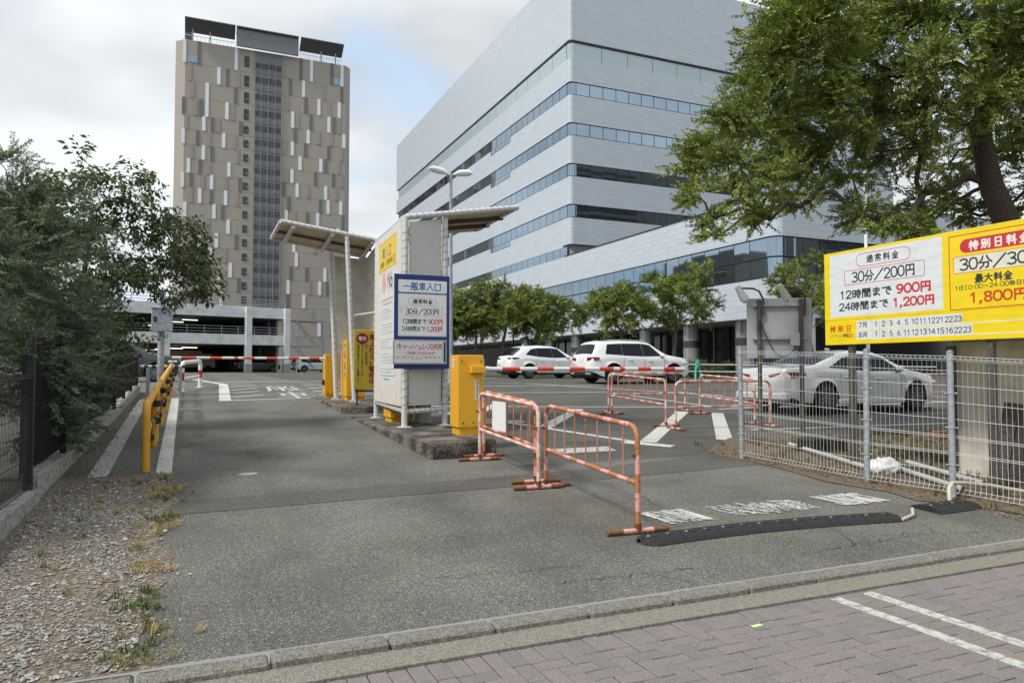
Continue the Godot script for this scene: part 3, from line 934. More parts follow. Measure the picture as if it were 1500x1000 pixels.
func build_markings() -> void:
	var s := begin()
	# walkway edge lines beside the yellow guard rails
	ground_line(s, Vector2(-0.97, -9.3), Vector2(-1.11, -20.1), 0.2)
	structure("walkway_line", s, M.road_paint_worn)
	s = begin()
	ground_line(s, Vector2(-0.30, -9.15), Vector2(-0.42, -20.3), 0.17)
	structure("walkway_line", s, M.road_paint)
	# hatched lane behind the gate with its edge line
	s = begin()
	ground_line(s, Vector2(0.72, -19.2), Vector2(0.95, -27.5), 0.28)
	ground_line(s, Vector2(0.9, -27.4), Vector2(0.0, -36.0), 0.28)
	ground_line(s, Vector2(0.85, -19.3), Vector2(2.85, -19.75), 0.14)
	for k in 6:
		var z := -20.3 - 1.35 * k
		ground_line(s, Vector2(0.95 + 0.03 * k, z), Vector2(1.75 + 0.03 * k, z - 0.75), 0.11)
		ground_line(s, Vector2(3.2 + 0.05 * k, z - 0.4), Vector2(5.2 + 0.1 * k, z - 1.9), 0.13)
	ground_line(s, Vector2(0.5, -30.2), Vector2(9.0, -31.0), 0.5)
	structure("lane_marking", s, M.road_paint)
	# stretched characters painted on the lane
	s = begin()
	var row := 0
	for ch in ["一", "般", "車"]:
		var z0 := -27.2 + row * 2.6
		for stroke in String(GLYPH[ch]).split(";", false):
			var pts := []
			for xy in stroke.split(" "):
				var v: PackedStringArray = xy.split(",")
				pts.append(Vector2(2.0 + float(v[0]) * 0.011, z0 + float(v[1]) * 0.023))
			for i in range(1, pts.size()):
				ground_line(s, pts[i - 1], pts[i], 0.10, 0.006)
		row += 1
	structure("lane_lettering", s, M.road_paint)
	# exit lane chevrons on the right
	s = begin()
	ground_line(s, Vector2(6.75, -9.38), Vector2(3.9, -19.0), 0.15)
	structure("lane_marking", s, M.road_paint)
	s = begin()
	ground_quad(s, Vector2(6.25, -9.95), Vector2(6.75, -9.3), Vector2(6.95, -9.45), Vector2(6.5, -10.1), 0.0065, 2, 2)
	for k in [[6.75, -9.9, 10.6, -14.1], [5.95, -12.1, 8.4, -15.2], [5.25, -14.3, 7.3, -17.3], [8.18, -9.75, 11.2, -13.6]]:
		ground_line(s, Vector2(k[0], k[1]), Vector2(k[2], k[3]), 0.27)
	structure("chevron_marking", s, M.road_paint)
	s = begin()
	ground_line(s, Vector2(4.6, -16.9), Vector2(14.5, -14.2), 0.12)
	ground_line(s, Vector2(4.4, -20.9), Vector2(12.2, -20.2), 0.12)
	ground_line(s, Vector2(5.2, -23.8), Vector2(14, -23.4), 0.12)
	ground_line(s, Vector2(7.2, -32.5), Vector2(15.2, -18.2), 0.14)
	for k in 5:
		ground_line(s, Vector2(12.2 + k * 2.6, -14.9 - 0.1 * k), Vector2(12.2 + k * 2.6, -19.9), 0.12)
		ground_line(s, Vector2(9 + k * 2.7, -34.5), Vector2(9 + k * 2.7, -39.5), 0.12)
	ground_line(s, Vector2(9.6, -10.7), Vector2(17.5, -10.3), 0.12, 0.0125)
	ground_line(s, Vector2(11.9, -14.4), Vector2(21.0, -14.6), 0.12)
	ground_line(s, Vector2(9, -34.5), Vector2(27, -34.5), 0.12)
	structure("bay_marking", s, M.road_paint)
	s = begin()
	for k in [[4.9, -9.25, 5.75, -9.68], [5.2, -13.0, 6.0, -13.4], [5.4, -17.6, 6.1, -18.0], [7.0, -19.2, 7.8, -19.6]]:
		ground_quad(s, Vector2(k[0], k[1]), Vector2(k[2], k[1]), Vector2(k[2] + 0.1, k[3]), Vector2(k[0] - 0.1, k[3]), 0.006, 2, 2)
	structure("worn_arrow_marking", s, M.road_paint_worn)
	# worn stop line in front of the exit: streaks of paint left between the tyre paths
	rng.seed = 61
	for k in [[3.9, 4.42, 0.03, 0.02, 0.0], [4.68, 5.86, 0.10, 0.09, 0.12], [6.05, 6.72, 0.03, 0.03, 0.03]]:
		s = begin()
		var x: float = k[0]
		while x < k[1]:
			var w := rng.randf_range(0.012, 0.05)
			var z0: float = -5.36 - absf(rng.randfn()) * k[2]
			var z1: float = -5.83 + absf(rng.randfn()) * k[3]
			var sk: float = 0.12 * (x - k[0])
			if rng.randf() > k[4] and z1 < z0 - 0.03:
				var cut := rng.randf_range(z1, z0)
				var gap: float = rng.randf_range(0.0, 0.05) if rng.randf() < 0.08 + k[4] * 3.0 else 0.0
				for e in [[z0, cut + gap], [cut - gap, z1]]:
					if e[0] - e[1] > 0.02:
						ground_quad(s, Vector2(x - sk, e[0]), Vector2(x + w - sk, e[0] + rng.randf_range(-0.01, 0.01)), Vector2(x + w - sk - 0.06, e[1]), Vector2(x - sk - 0.06, e[1] + rng.randf_range(-0.01, 0.01)), 0.0085)
			x += w + (rng.randf_range(0.0, 0.02) if rng.randf() < 0.3 else 0.0)
		structure("stop_line", s, M.road_paint if k[4] < 0.1 else M.road_paint_worn)


func build_street() -> void:
	# bedding sheet for the whole street, level
	var s := begin()
	for i in 8:
		for j in 6:
			var x0 := -200.0 + 50.0 * i
			var z0 := -3.60 + 30.0 * j
			quad(s, Vector3(x0, -0.012, z0), Vector3(x0 + 50, -0.012, z0), Vector3(x0 + 50, -0.012, z0 + 30), Vector3(x0, -0.012, z0 + 30))
	var street := structure("brick_pavement", s, M.sand)
	s = begin()
	box(s, Vector3(5, -0.012, -3.712), Vector3(60, 0.056, 0.225), 0.0)
	structure("gutter", s, M.gutter)
	# kerb stones
	var kerb := begin()
	box(kerb, Vector3(5, -0.06, -3.86), Vector3(60, 0.14, 0.12))
	var k_node := structure("kerb", kerb, M.concrete)
	var km := box_mesh(Vector3(0.592, 0.13, 0.135), 0.014)
	rng.seed = 8
	for i in 40:
		var x := -6.0 + 0.605 * i + 0.02
		put(k_node, "kerb_stone", km, M.kerb_stone, "", Vector3(x, -0.008 + rng.randf_range(-0.004, 0.004), -3.884 + rng.randf_range(-0.006, 0.006)), Basis.from_euler(Vector3(rng.randf_range(-0.01, 0.01), rng.randf_range(-0.008, 0.008), rng.randf_range(-0.006, 0.006))))
	# herringbone pavers, 200 x 100, header course along the gutter
	var flat := box_mesh(Vector3(0.194, 0.05, 0.0942), 0.004)
	var list := []
	for i in 130:
		list.append([Vector3(-2.95 + i * 0.1, 0, -3.50), true])
	for c in range(-30, 100):
		for r in range(0, 38):
			var t := posmod(c - r, 4)
			if t == 0:
				list.append([Vector3(c * 0.1 + 0.1, 0, -3.35 + r * 0.1), false])
			elif t == 2:
				list.append([Vector3(c * 0.1 + 0.05, 0, -3.35 + r * 0.1 - 0.05), true])
	rng.seed = 31
	var eye := Vector3(0, 1.5, 0)
	var fwd := Vector3(sin(deg_to_rad(23.7)), 0, -cos(deg_to_rad(23.7)))
	for e in list:
		var d: Vector3 = e[0] - eye
		var depth := d.dot(fwd)
		var side := d.dot(Vector3(-fwd.z, 0, fwd.x)) / depth
		e.append(depth if depth > 3.05 and absf(side) < 0.73 else 100.0 + depth)
	list.sort_custom(func(a, b): return a[2] < b[2])
	var rest := begin()
	var n := 0
	for e in list:
		var at: Vector3 = e[0] + Vector3(0, -0.023 + rng.randf_range(-0.0025, 0.0025), 0)
		var b := Basis.from_euler(Vector3(rng.randf_range(-0.008, 0.008), (PI / 2 if e[1] else 0.0) + rng.randf_range(-0.012, 0.012), rng.randf_range(-0.008, 0.008)))
		if n < 300:
			put(street, "paver", flat, M["paver_%d" % rng.randi_range(0, 4)], "", at, b)
		else:
			box(rest, at, Vector3(0.194, 0.05, 0.0942), 0.0, b)
		n += 1
	part(street, "more_pavers", rest, M.paver_1, "stuff")
	# two rows of white blocks across the pavement
	var wm := box_mesh(Vector3(0.085, 0.03, 0.262), 0.004)
	for row in [3.87, 4.17]:
		for i in 9:
			put(street, "white_block", wm, M.paver_white, "", Vector3(row + rng.randf_range(-0.004, 0.004), -0.008, -3.42 + i * 0.27), Basis.from_euler(Vector3(0, rng.randf_range(-0.015, 0.015), 0)))
	s = begin()
	box(s, Vector3(3.04, 0.004, -3.36), Vector3(0.075, 0.004, 0.028), 0.001, Basis.from_euler(Vector3(0, 0.1, 0)))
	tag(part(self, "survey_tape", s, mat("lime_tape", 0.5, 0.72, 0.30, 0.5)), "small lime green tape mark stuck on the brick pavement", "tape mark")


const UPRIGHT := Basis(Vector3(1, 0, 0), Vector3(0, 0, -1), Vector3(0, 1, 0))


# block with a rounded front left corner
func plan_block(s: SurfaceTool, x0: float, x1: float, zf: float, zb: float, y0: float, y1: float, r: float) -> void:
	var p := PackedVector2Array()
	for i in 8:
		var a := PI + PI * 0.5 * i / 7.0
		p.append(Vector2(x0 + r + cos(a) * r, -zf + r + sin(a) * r))
	p.append(Vector2(x1, -zf))
	p.append(Vector2(x1, -zb))
	p.append(Vector2(x0, -zb))
	prism(s, p, Transform3D(UPRIGHT, Vector3(0, y0, 0)), y1 - y0)


func build_main_building() -> void:
	var x0 := 34.93
	var t := thing("office_building", "tall silver clad office building with ribbon windows and rounded corner", "building", Vector3.ZERO)
	var s := begin()
	plan_block(s, x0 + 0.35, 81.6, -65.2, -134.1, 12.9, 35.6, 0.5)
	part(t, "core", s, M.core_grey)
	var tops := [31.05, 26.8, 22.57, 18.34, 14.1]
	var levels := [[35.5, 44.1], [31.12, 33.6], [26.87, 29.75], [22.64, 25.5], [18.41, 21.27], [14.3, 17.04]]
	for l in levels:
		s = begin()
		plan_block(s, x0, 82.0, -64.84, -134.5, l[0], l[1], 0.4)
		part(t, "cladding_band", s, M.cladding)
	# the band under the fifth floor stops at the corner, where the building overhangs the wing
	s = begin()
	box(s, Vector3(x0 + 0.5, 14.2, -100.4), Vector3(1.0, 0.2, 68.0))
	part(t, "cladding_band", s, M.cladding)
	for k in 4:
		s = begin()
		plan_block(s, x0 + 0.04, 81.9, -64.88, -134.4, tops[k] - 0.0, tops[k] + 0.07, 0.48)
		plan_block(s, x0 + 0.04, 81.9, -64.88, -134.4, tops[k] - 1.30, tops[k] - 1.22, 0.48)
		part(t, "window_frame", s, M.mullion)
	# upper band of pale glass
	var pane := box_mesh(Vector3(0.06, 1.6, 3.14), 0.004)
	for i in 21:
		put(t, "pale_panel", pane, M.pale_glass, "", Vector3(x0 + 0.12, 34.4, -67.3 - 3.2 * i))
	for i in 14:
		put(t, "pale_panel", pane, M.pale_glass, "", Vector3(x0 + 2.3 + 3.2 * i, 34.4, -64.96), Basis.from_euler(Vector3(0, PI / 2, 0)))
	s = begin()
	tube(s, [Vector3(x0 + 0.62, 33.6, -65.45), Vector3(x0 + 0.62, 35.2, -65.45)], 0.53, 20, false)
	part(t, "pale_panel", s, M.pale_glass)
	# ribbon windows
	var win := box_mesh(Vector3(0.05, 1.22, 1.53), 0.003)
	var low := box_mesh(Vector3(0.05, 0.55, 1.53), 0.003)
	rng.seed = 71
	for k in 5:
		var y: float = tops[k] - 0.61
		for i in 28:
			var b := Basis.from_euler(Vector3(0, rng.randf_range(-0.004, 0.004), rng.randf_range(-0.004, 0.004)))
			put(t, "window_pane", win, M.facade_glass, "", Vector3(x0 + 0.10, y, -66.4 - 1.6 * i), b)
			if i > 8 and i < 13 and k < 4:
				put(t, "window_pane", low, M.facade_glass, "", Vector3(x0 - 0.02, y - 0.98, -66.4 - 1.6 * i), b)
		s = begin()
		for i in 14:
			box(s, Vector3(x0 + 0.10, y, -111.2 - 1.6 * i), Vector3(0.05, 1.22, 1.53), 0.003)
		part(t, "far_window_panes", s, M.facade_glass, "stuff")
		if k == 4:
			continue
		for i in 28:
			var b := Basis.from_euler(Vector3(rng.randf_range(-0.006, 0.006), PI / 2 + rng.randf_range(-0.006, 0.006), 0))
			put(t, "window_pane", win, M.facade_glass, "", Vector3(x0 + 1.6 + 1.6 * i, y, -64.94), b)
		s = begin()
		tube(s, [Vector3(x0 + 0.62, y - 0.61, -65.45), Vector3(x0 + 0.62, y + 0.61, -65.45)], 0.53, 20, false)
		part(t, "window_pane", s, M.facade_glass)
	# lower wing that continues along the same line towards the street
	t = thing("office_wing", "low silver clad wing with double glass band standing on round columns", "building", Vector3.ZERO)
	for l in [[10.36, 13.1], [4.98, 7.6]]:
		s = begin()
		plan_block(s, x0, 104.0, -36.44, -134.0, l[0], l[1], 0.8)
		part(t, "cladding_band", s, M.cladding)
	s = begin()
	plan_block(s, x0 - 0.03, 104.0, -36.41, -66.0, 13.1, 13.22, 0.82)
	part(t, "roof_edge", s, M.mullion)
	s = begin()
	plan_block(s, x0 + 0.4, 103.8, -36.9, -133.8, 7.0, 10.9, 0.5)
	plan_block(s, x0 + 5.0, 103.8, -41.5, -133.8, 0.8, 5.2, 0.5)
	part(t, "core", s, M.dark_glass)
	s = begin()
	for y in [10.33, 9.0, 7.61]:
		plan_block(s, x0 + 0.05, 103.9, -36.49, -133.9, y - 0.035, y + 0.035, 0.78)
	part(t, "window_frame", s, M.mullion)
	var tall := box_mesh(Vector3(0.05, 1.25, 1.54), 0.003)
	for row in 2:
		var y: float = [9.66, 8.31][row]
		for i in 30:
			var b := Basis.from_euler(Vector3(0, rng.randf_range(-0.008, 0.008), rng.randf_range(-0.006, 0.006)))
			put(t, "window_pane", tall, M.facade_glass, "", Vector3(x0 + 0.12, y, -38.15 - 1.6 * i), b)
		for i in 24:
			var b := Basis.from_euler(Vector3(rng.randf_range(-0.006, 0.006), PI / 2 + rng.randf_range(-0.008, 0.008), 0))
			put(t, "window_pane", tall, M.facade_glass, "", Vector3(x0 + 1.75 + 1.6 * i, y, -36.56), b)
		s = begin()
		tube(s, [Vector3(x0 + 0.85, y - 0.62, -37.3), Vector3(x0 + 0.85, y + 0.62, -37.3)], 0.76, 20, false)
		part(t, "window_pane", s, M.facade_glass)
	for z in [-41.0, -47.1, -53.3, -59.5, -65.8, -72.0, -78.2]:
		s = begin()
		tube(s, [Vector3(36.3, 1.0, z), Vector3(36.3, 5.0, z)], 0.65, 24, false)
		var c := part(t, "column", s, M.column_metal)
		s = begin()
		tube(s, [Vector3(36.3, 3.2, z), Vector3(36.3, 3.75, z)], 0.665, 24, false)
		part(c, "collar", s, M.steel_dark)
	s = begin()
	tube(s, [Vector3(37.7, 0.9, -37.2), Vector3(37.7, 5.0, -37.2)], 1.0, 28, false)
	part(t, "column", s, M.garage_white)
	# entrance glazing bars behind the columns
	for i in 22:
		s = begin()
		box(s, Vector3(39.86, 3.1, -43.0 - 1.9 * i), Vector3(0.1, 4.0, 0.09))
		part(t, "glazing_bar", s, M.column_metal if i % 3 == 0 else M.steel_dark)


func build_tower() -> void:
	var x0 := -15.5
	var x1 := 15.51
	var z := 0.0
	var t := thing("tower_block", "tall taupe tower with scattered white and dark vertical panels", "building", Vector3(15.07, -0.44, -181.0))
	t.scale = Vector3.ONE * 1.293
	var s := begin()
	var p := PackedVector2Array([Vector2(x0, -z + 1.5), Vector2(x0 + 1.6, -z), Vector2(x1 - 1.0, -z), Vector2(x1, -z + 1.0), Vector2(x1, -z + 24), Vector2(x0, -z + 24)])
	prism(s, p, Transform3D(UPRIGHT, Vector3(0, 0.6, 0)), 59.8)
	part(t, "wall", s, M.tower_wall)
	var lv := [60.4, 56.2, 53.05, 49.95, 46.85, 44.25, 41.6, 39.0, 36.4, 33.8, 31.15, 28.55, 25.95, 23.35, 20.7, 18.1, 15.5, 12.9, 10.3, 7.7]
	for i in range(1, lv.size()):
		s = begin()
		box(s, Vector3((x0 + x1) * 0.5 + 0.3, lv[i], z + 0.002), Vector3(x1 - x0 - 2.8, 0.05, 0.03))
		part(t, "floor_joint", s, M.tower_taupe)
	var rows := {
		"white_panel": {0: [-2.4, 6.24, 19.68, 25.44], 1: [3.36, 18.24], 2: [1.44, 21.12, 24.96], 3: [1.44, 4.8, 16.32, 23.04], 4: [0.96, 19.2, 25.92], 5: [-2.4, 4.32, 16.32], 6: [0.96, 17.76, 21.6], 7: [-1.44, 5.28, 16.32], 8: [-2.4, 2.4, 17.28, 22.56], 9: [0.48, 4.8, 23.04, 25.44], 10: [-1.92, 2.88, 15.36, 21.12], 11: [5.28, 24.96], 12: [0.48, 3.36, 16.8], 13: [2.4, 17.28], 14: [-0.48, 5.76, 22.56], 15: [-2.4, 3.84, 15.84, 21.6], 16: [4.32, 18.72], 18: [21.6]},
		"dark_panel": {0: [0, 17.76, 23.52], 1: [4.8, 15.84, 25.44], 2: [6.24, 18.72], 3: [-2.4, 0.48, 19.68, 24], 4: [2.4, 7.2, 16.8], 5: [0, 18.72, 23.04], 6: [2.4, 22.56], 7: [0.48, 20.64, 24], 8: [-0.96, 7.2, 14.88], 9: [2.4, 15.84, 21.6], 10: [4.32, 19.2, 25.92], 12: [6.72], 13: [-0.96], 14: [0.48, 16.32, 19.2], 15: [7.2, 23.04], 16: [-0.96, 15.84], 18: [24]},
		"taupe_panel": {0: [14.88], 1: [-1.44, 6.72, 22.08], 2: [-0.96, 15.36, 23.04], 3: [-0.48, 5.76, 17.28, 24.96], 4: [-1.92, 3.36, 21.12, 23.52], 5: [1.92, 6.24, 14.88, 25.44], 6: [-0.96, 6.72, 24.96], 7: [1.92, 15.36, 25.44], 8: [0.96, 4.8, 19.2, 24.48], 9: [-0.96, 6.72], 10: [16.8], 11: [1.92], 12: [20.64, 23.52], 13: [4.8], 14: [1.92], 15: [4.8, 19.68], 17: [20.16]},
	}
	var kinds := {"white_panel": M.tower_white, "dark_panel": M.tower_dark, "taupe_panel": M.tower_taupe}
	for kind in rows:
		for i in rows[kind]:
			for x in rows[kind][i]:
				var h: float = lv[i] - lv[i + 1]
				s = begin()
				box(s, Vector3(x - 11.66, lv[i] - h * 0.5, z + 0.03), Vector3(0.56, h, 0.12))
				part(t, kind, s, kinds[kind])
	# stair windows
	for i in 18:
		var h := 2.0 if i < 4 else 1.35
		var y: float = lv[i] - (lv[i] - lv[i + 1]) * 0.55
		s = begin()
		box(s, Vector3(-3.56, y, z + 0.02), Vector3(0.84, h, 0.1))
		var w := part(t, "window", s, M.dark_glass)
		s = begin()
		box(s, Vector3(-3.36, y - 0.2, z + 0.08), Vector3(0.36, 0.3, 0.05))
		part(w, "blind", s, M.tower_dark)
	for x in [-12.66, 12.74]:
		s = begin()
		box(s, Vector3(x, 57.0, z + 0.02), Vector3(1.7, 1.2, 0.1))
		var w := part(t, "window", s, M.facade_glass)
		s = begin()
		for dx in [-0.45, 0.35]:
			box(s, Vector3(x + dx, 57.0, z + 0.1), Vector3(0.14, 1.2, 0.06))
		part(w, "frame", s, M.tower_taupe)
	# louvred balcony column
	s = begin()
	box(s, Vector3(0.24, 35.0, z + 0.05), Vector3(4.78, 47.5, 0.14))
	part(t, "balcony_recess", s, M.tower_grey)
	for i in 18:
		var top: float = lv[i] if i > 0 else 58.4
		var h: float = top - lv[i + 1]
		s = begin()
		box(s, Vector3(0.24, lv[i + 1] + h * 0.5 + 0.35, z + 0.13), Vector3(4.5, h * 0.34, 0.03))
		var o := part(t, "balcony_opening", s, M.dark_glass)
		s = begin()
		for k in 4:
			box(s, Vector3(0.24, lv[i + 1] + h * 0.5 - 0.12 + k * 0.3, z + 0.2), Vector3(4.6, 0.09, 0.06))
		for k in 5:
			box(s, Vector3(-1.26 + 0.75 * k, lv[i + 1] + h * 0.5 + 0.35, z + 0.22), Vector3(0.12, h * 0.45, 0.05))
		part(o, "louvres", s, M.tower_dark)
		s = begin()
		for k in 5:
			box(s, Vector3(0.24, lv[i + 1] + 0.1 + k * 0.17, z + 0.18), Vector3(4.72, 0.06, 0.1))
		part(o, "railing", s, M.sign_grey)
	for x in [-2.14, -0.94, 0.24, 1.44, 2.62]:
		s = begin()
		box(s, Vector3(x, 34.6, z + 0.3), Vector3(0.07, 47.4, 0.08))
		part(t, "balcony_fin", s, M.sign_grey)
	s = begin()
	box(s, Vector3(0.24, 59.3, z + 0.06), Vector3(4.78, 2.0, 0.14))
	part(t, "louvre_panel", s, M.tower_grey)
	# plant screens on the roof
	s = begin()
	box(s, Vector3(0.0, 61.9, z + 3.0 - 2.0), Vector3(10.9, 3.1, 0.4))
	part(t, "plant_screen", s, M.tower_grey)
	for a in [[-14.06, -5.66, -1.0], [5.84, 13.84, 1.0], [-5.46, 5.44, 0.0]]:
		s = begin()
		var lo := 62.15 if a[2] != 0.0 else 63.3
		quad(s, Vector3(a[0], 63.7, z + 1.6), Vector3(a[1], 63.7, z + 1.6), Vector3(a[1], lo, z + 0.6 - 1.5), Vector3(a[0], lo, z + 0.6 - 1.5))
		box(s, Vector3((a[0] + a[1]) * 0.5, 63.72, z + 1.6), Vector3(a[1] - a[0], 0.2, 0.2))
		part(t, "roof_canopy", s, M.roof_screen)
		if a[2] == 0.0:
			continue
		s = begin()
		for k in 11:
			box(s, Vector3(lerpf(a[0] + 1.4, a[1] - 0.6, k / 10.0), 60.95, z + 0.4 - 1.0), Vector3(0.06, 1.1, 0.06))
		box(s, Vector3((a[0] + a[1]) * 0.5, 61.5, z - 0.6), Vector3(a[1] - a[0], 0.1, 0.1))
		part(t, "roof_railing", s, M.alu)
		s = begin()
		box(s, Vector3((a[0] + a[1]) * 0.5, 61.6, z - 0.3), Vector3(0.22, 2.6, 0.22))
		box(s, Vector3(a[0] + 1.3 if a[2] < 0 else a[1] - 1.3, 61.6, z - 0.3), Vector3(0.22, 2.6, 0.22))
		part(t, "roof_post", s, M.sign_grey)
	for a in [[-14.06, -12.86, 0.0], [13.84, 12.64, 1.0]]:
		s = begin()
		prism(s, PackedVector2Array([Vector2(a[0], 63.7), Vector2(lerpf(a[0], a[1], 1.0 if a[2] == 0.0 else 0.2), 62.2), Vector2(a[1], 60.4), Vector2(a[0] if a[2] == 0.0 else a[1] + 0.3, 60.4)]), Transform3D(Basis.IDENTITY, Vector3(0, 0, z - 1.6)), 0.2)
		part(t, "screen_end", s, M.roof_screen)


func build_garage() -> void:
	var t := thing("parking_garage", "two storey pale blue grey parking garage with dark open decks", "building", Vector3(-2.93, 1.18, -77.7), 0.267)
	# own axes: x along the front, z towards the camera
	var s := begin()
	for y in [[5.7, 6.82], [2.87, 3.92]]:
		box(s, Vector3(3.1, (y[0] + y[1]) * 0.5, -0.1), Vector3(19.0, y[1] - y[0], 0.3), 0.01)
	part(t, "fascia", s, M.garage_white)
	for x in [-6.0, 0.4, 8.3, 12.4]:
		s = begin()
		box(s, Vector3(x, 3.35, 0.12), Vector3(0.62, 6.9 if x > 5 else 6.5, 0.62), 0.02)
		var c := part(t, "column", s, M.garage_white)
		s = begin()
		box(s, Vector3(x, 0.45, 0.13), Vector3(0.70, 0.9, 0.70), 0.02)
		part(c, "plinth", s, M.concrete)
	for y in [2.95, 5.8]:
		s = begin()
		box(s, Vector3(3.1, y, -15.0), Vector3(19.0, 0.25, 29.5))
		part(t, "deck", s, M.deck_concrete)
	s = begin()
	box(s, Vector3(3.1, 3.2, -29.8), Vector3(19.0, 6.6, 0.2))
	box(s, Vector3(-6.4, 3.2, -15.0), Vector3(0.2, 6.6, 29.5))
	box(s, Vector3(12.6, 3.2, -16.5), Vector3(0.2, 6.6, 26.5))
	part(t, "rear_wall", s, M.deck_concrete)
	for y in [3.92, 6.82]:
		s = begin()
		for k in 3:
			tube(s, [Vector3(-6.2, y + 0.25 + 0.28 * k, -0.15), Vector3(12.4, y + 0.25 + 0.28 * k, -0.15)], 0.03, 6)
		for k in 12:
			tube(s, [Vector3(-6.0 + 1.67 * k, y, -0.15), Vector3(-6.0 + 1.67 * k, y + 0.85, -0.15)], 0.035, 6)
		part(t, "railing", s, M.pole_grey)
	for k in 9:
		s = begin()
		box(s, Vector3(12.2, 1.5 + 2.9 * (k % 2), -2.0 - 2.6 * k), Vector3(0.25, 2.7, 0.25))
		part(t, "inner_post", s, M.sign_grey)
	for row in 2:
		for k in 4:
			s = begin()
			box(s, Vector3(3.4 - 0.3 * k, 2.55 + 2.85 * row, -3.0 - 4.2 * k), Vector3(1.5, 0.09, 0.12), 0.01)
			var glow: StandardMaterial3D = M.get("garage_tube", null)
			if glow == null:
				glow = mat("garage_tube", 0.8, 0.8, 0.78, 0.5)
				glow.emission_enabled = true
				glow.emission = Color(1.0, 0.97, 0.9)
				glow.emission_energy_multiplier = 0.9
			var o := part(t, "tube_lamp", s, glow)
			if k == 1:
				var l := OmniLight3D.new()
				l.name = "garage_lamp"
				l.light_energy = 0.25
				l.light_size = 0.4
				l.omni_range = 30.0
				l.omni_attenuation = 2.0
				l.shadow_enabled = true
				l.light_color = Color(1.0, 0.97, 0.9)
				t.add_child(l)
				l.position = Vector3(3.4 - 0.3 * k, 2.35 + 2.85 * row, -3.0 - 4.2 * k)
	# outside stair at the right end
	var st := thing("steel_stair", "grey steel outside stair at the right end of the garage", "stair", t.transform * Vector3(13.0, 0, -0.2), 0.267)
	for y in [2.8, 5.6]:
		s = begin()
		box(s, Vector3(1.7, y, 0.0), Vector3(3.6, 0.16, 1.6))
		part(st, "landing", s, M.pole_grey)
		s = begin()
		for k in 12:
			tube(s, [Vector3(0.2 + 0.3 * k, y, 0.75), Vector3(0.2 + 0.3 * k, y + 1.0, 0.75)], 0.02, 5)
		tube(s, [Vector3(0, y + 1.0, 0.75), Vector3(3.5, y + 1.0, 0.75)], 0.035, 6)
		part(st, "railing", s, M.pole_grey)
	for x in [0.4, 3.4]:
		s = begin()
		tube(s, [Vector3(x, -0.1, 0.7), Vector3(x, 5.7, 0.7)], 0.1, 8)
		part(st, "post", s, M.pole_grey)
	for fl in 2:
		s = begin()
		for k in 12:
			var f := k / 11.0
			var x := lerpf(3.0, 0.8, f) if fl == 1 else lerpf(0.8, 3.0, 1.0 - f)
			box(s, Vector3(x, 0.1 + 2.8 * fl + 2.6 * f, -0.2), Vector3(0.28, 0.05, 1.0))
		part(st, "flight", s, M.sign_grey)
	# things parked inside
	box_van(t.transform * Vector3(4.2, 0.0, -12.0), 0.267)


func box_van(at: Vector3, turn: float) -> void:
	var v := thing("box_truck", "cream box truck parked inside the dark garage", "truck", at, turn)
	var s := begin()
	box(s, Vector3(0, 1.5, 0), Vector3(5.4, 1.9, 2.0), 0.05)
	part(v, "cargo_box", s, M.cream_sheet)
	s = begin()
	prism(s, PackedVector2Array([Vector2(2.7, 0.5), Vector2(4.2, 0.5), Vector2(4.2, 1.3), Vector2(3.8, 2.1), Vector2(2.7, 2.1)]), Transform3D(Basis.IDENTITY, Vector3(0, 0, -0.95)), 1.9)
	part(v, "cab", s, M.cream_sheet)
	for x in [-1.8, 3.4]:
		for z in [-0.85, 0.85]:
			s = begin()
			tube(s, [Vector3(x, 0.38, z - 0.12), Vector3(x, 0.38, z + 0.12)], 0.38, 16)
			part(v, "wheel", s, M.tyre)


# apartment blocks outside the frame that the office glass mirrors
func build_far_blocks() -> void:
	for a in [
		["apartment_block", "tall taupe apartment block with balconies across the street", Vector3(116, 0, 78), Vector3(36, 67, 18), 22],
		["apartment_block", "tallest plain apartment block across the street", Vector3(144, 0, 80), Vector3(18, 73, 18), 1],
		["apartment_block", "wide apartment block with balconies farther down the street", Vector3(184, 0, 80), Vector3(60, 66, 18), 21],
		["apartment_block", "lower brown apartment block with square windows beyond the shrubs", Vector3(-36, 0.8, -112), Vector3(34, 22, 20), 7],
	]:
		var size: Vector3 = a[3]
		var t := thing(a[0], a[1], "building", a[2])
		var s := begin()
		box(s, Vector3(0, size.y * 0.5, 0), size)
		part(t, "wall", s, M.apartment)
		var face := -1.0 if a[2].z > 0.0 else 0.0
		for f in int(a[4]) - 1:
			var y: float = size.y * (f + 0.6) / a[4]
			s = begin()
			if face < 0.0:
				box(s, Vector3(0, y, -size.z * 0.5 - 0.7), Vector3(size.x * 0.92, 0.95, 1.4))
			else:
				box(s, Vector3(size.x * 0.5 + 0.05, y - 0.4, 0), Vector3(0.1, 0.3, size.z))
			part(t, "balcony", s, M.apartment)
			s = begin()
			if face < 0.0:
				box(s, Vector3(0, y + 1.2, -size.z * 0.5 - 0.02), Vector3(size.x * 0.9, 1.4, 0.06))
			else:
				for k in 5:
					box(s, Vector3(size.x * 0.5 + 0.02, y + 0.6, -size.z * 0.4 + k * size.z * 0.2), Vector3(0.08, 1.5, 1.5))
			part(t, "window_row", s, M.dark_glass)


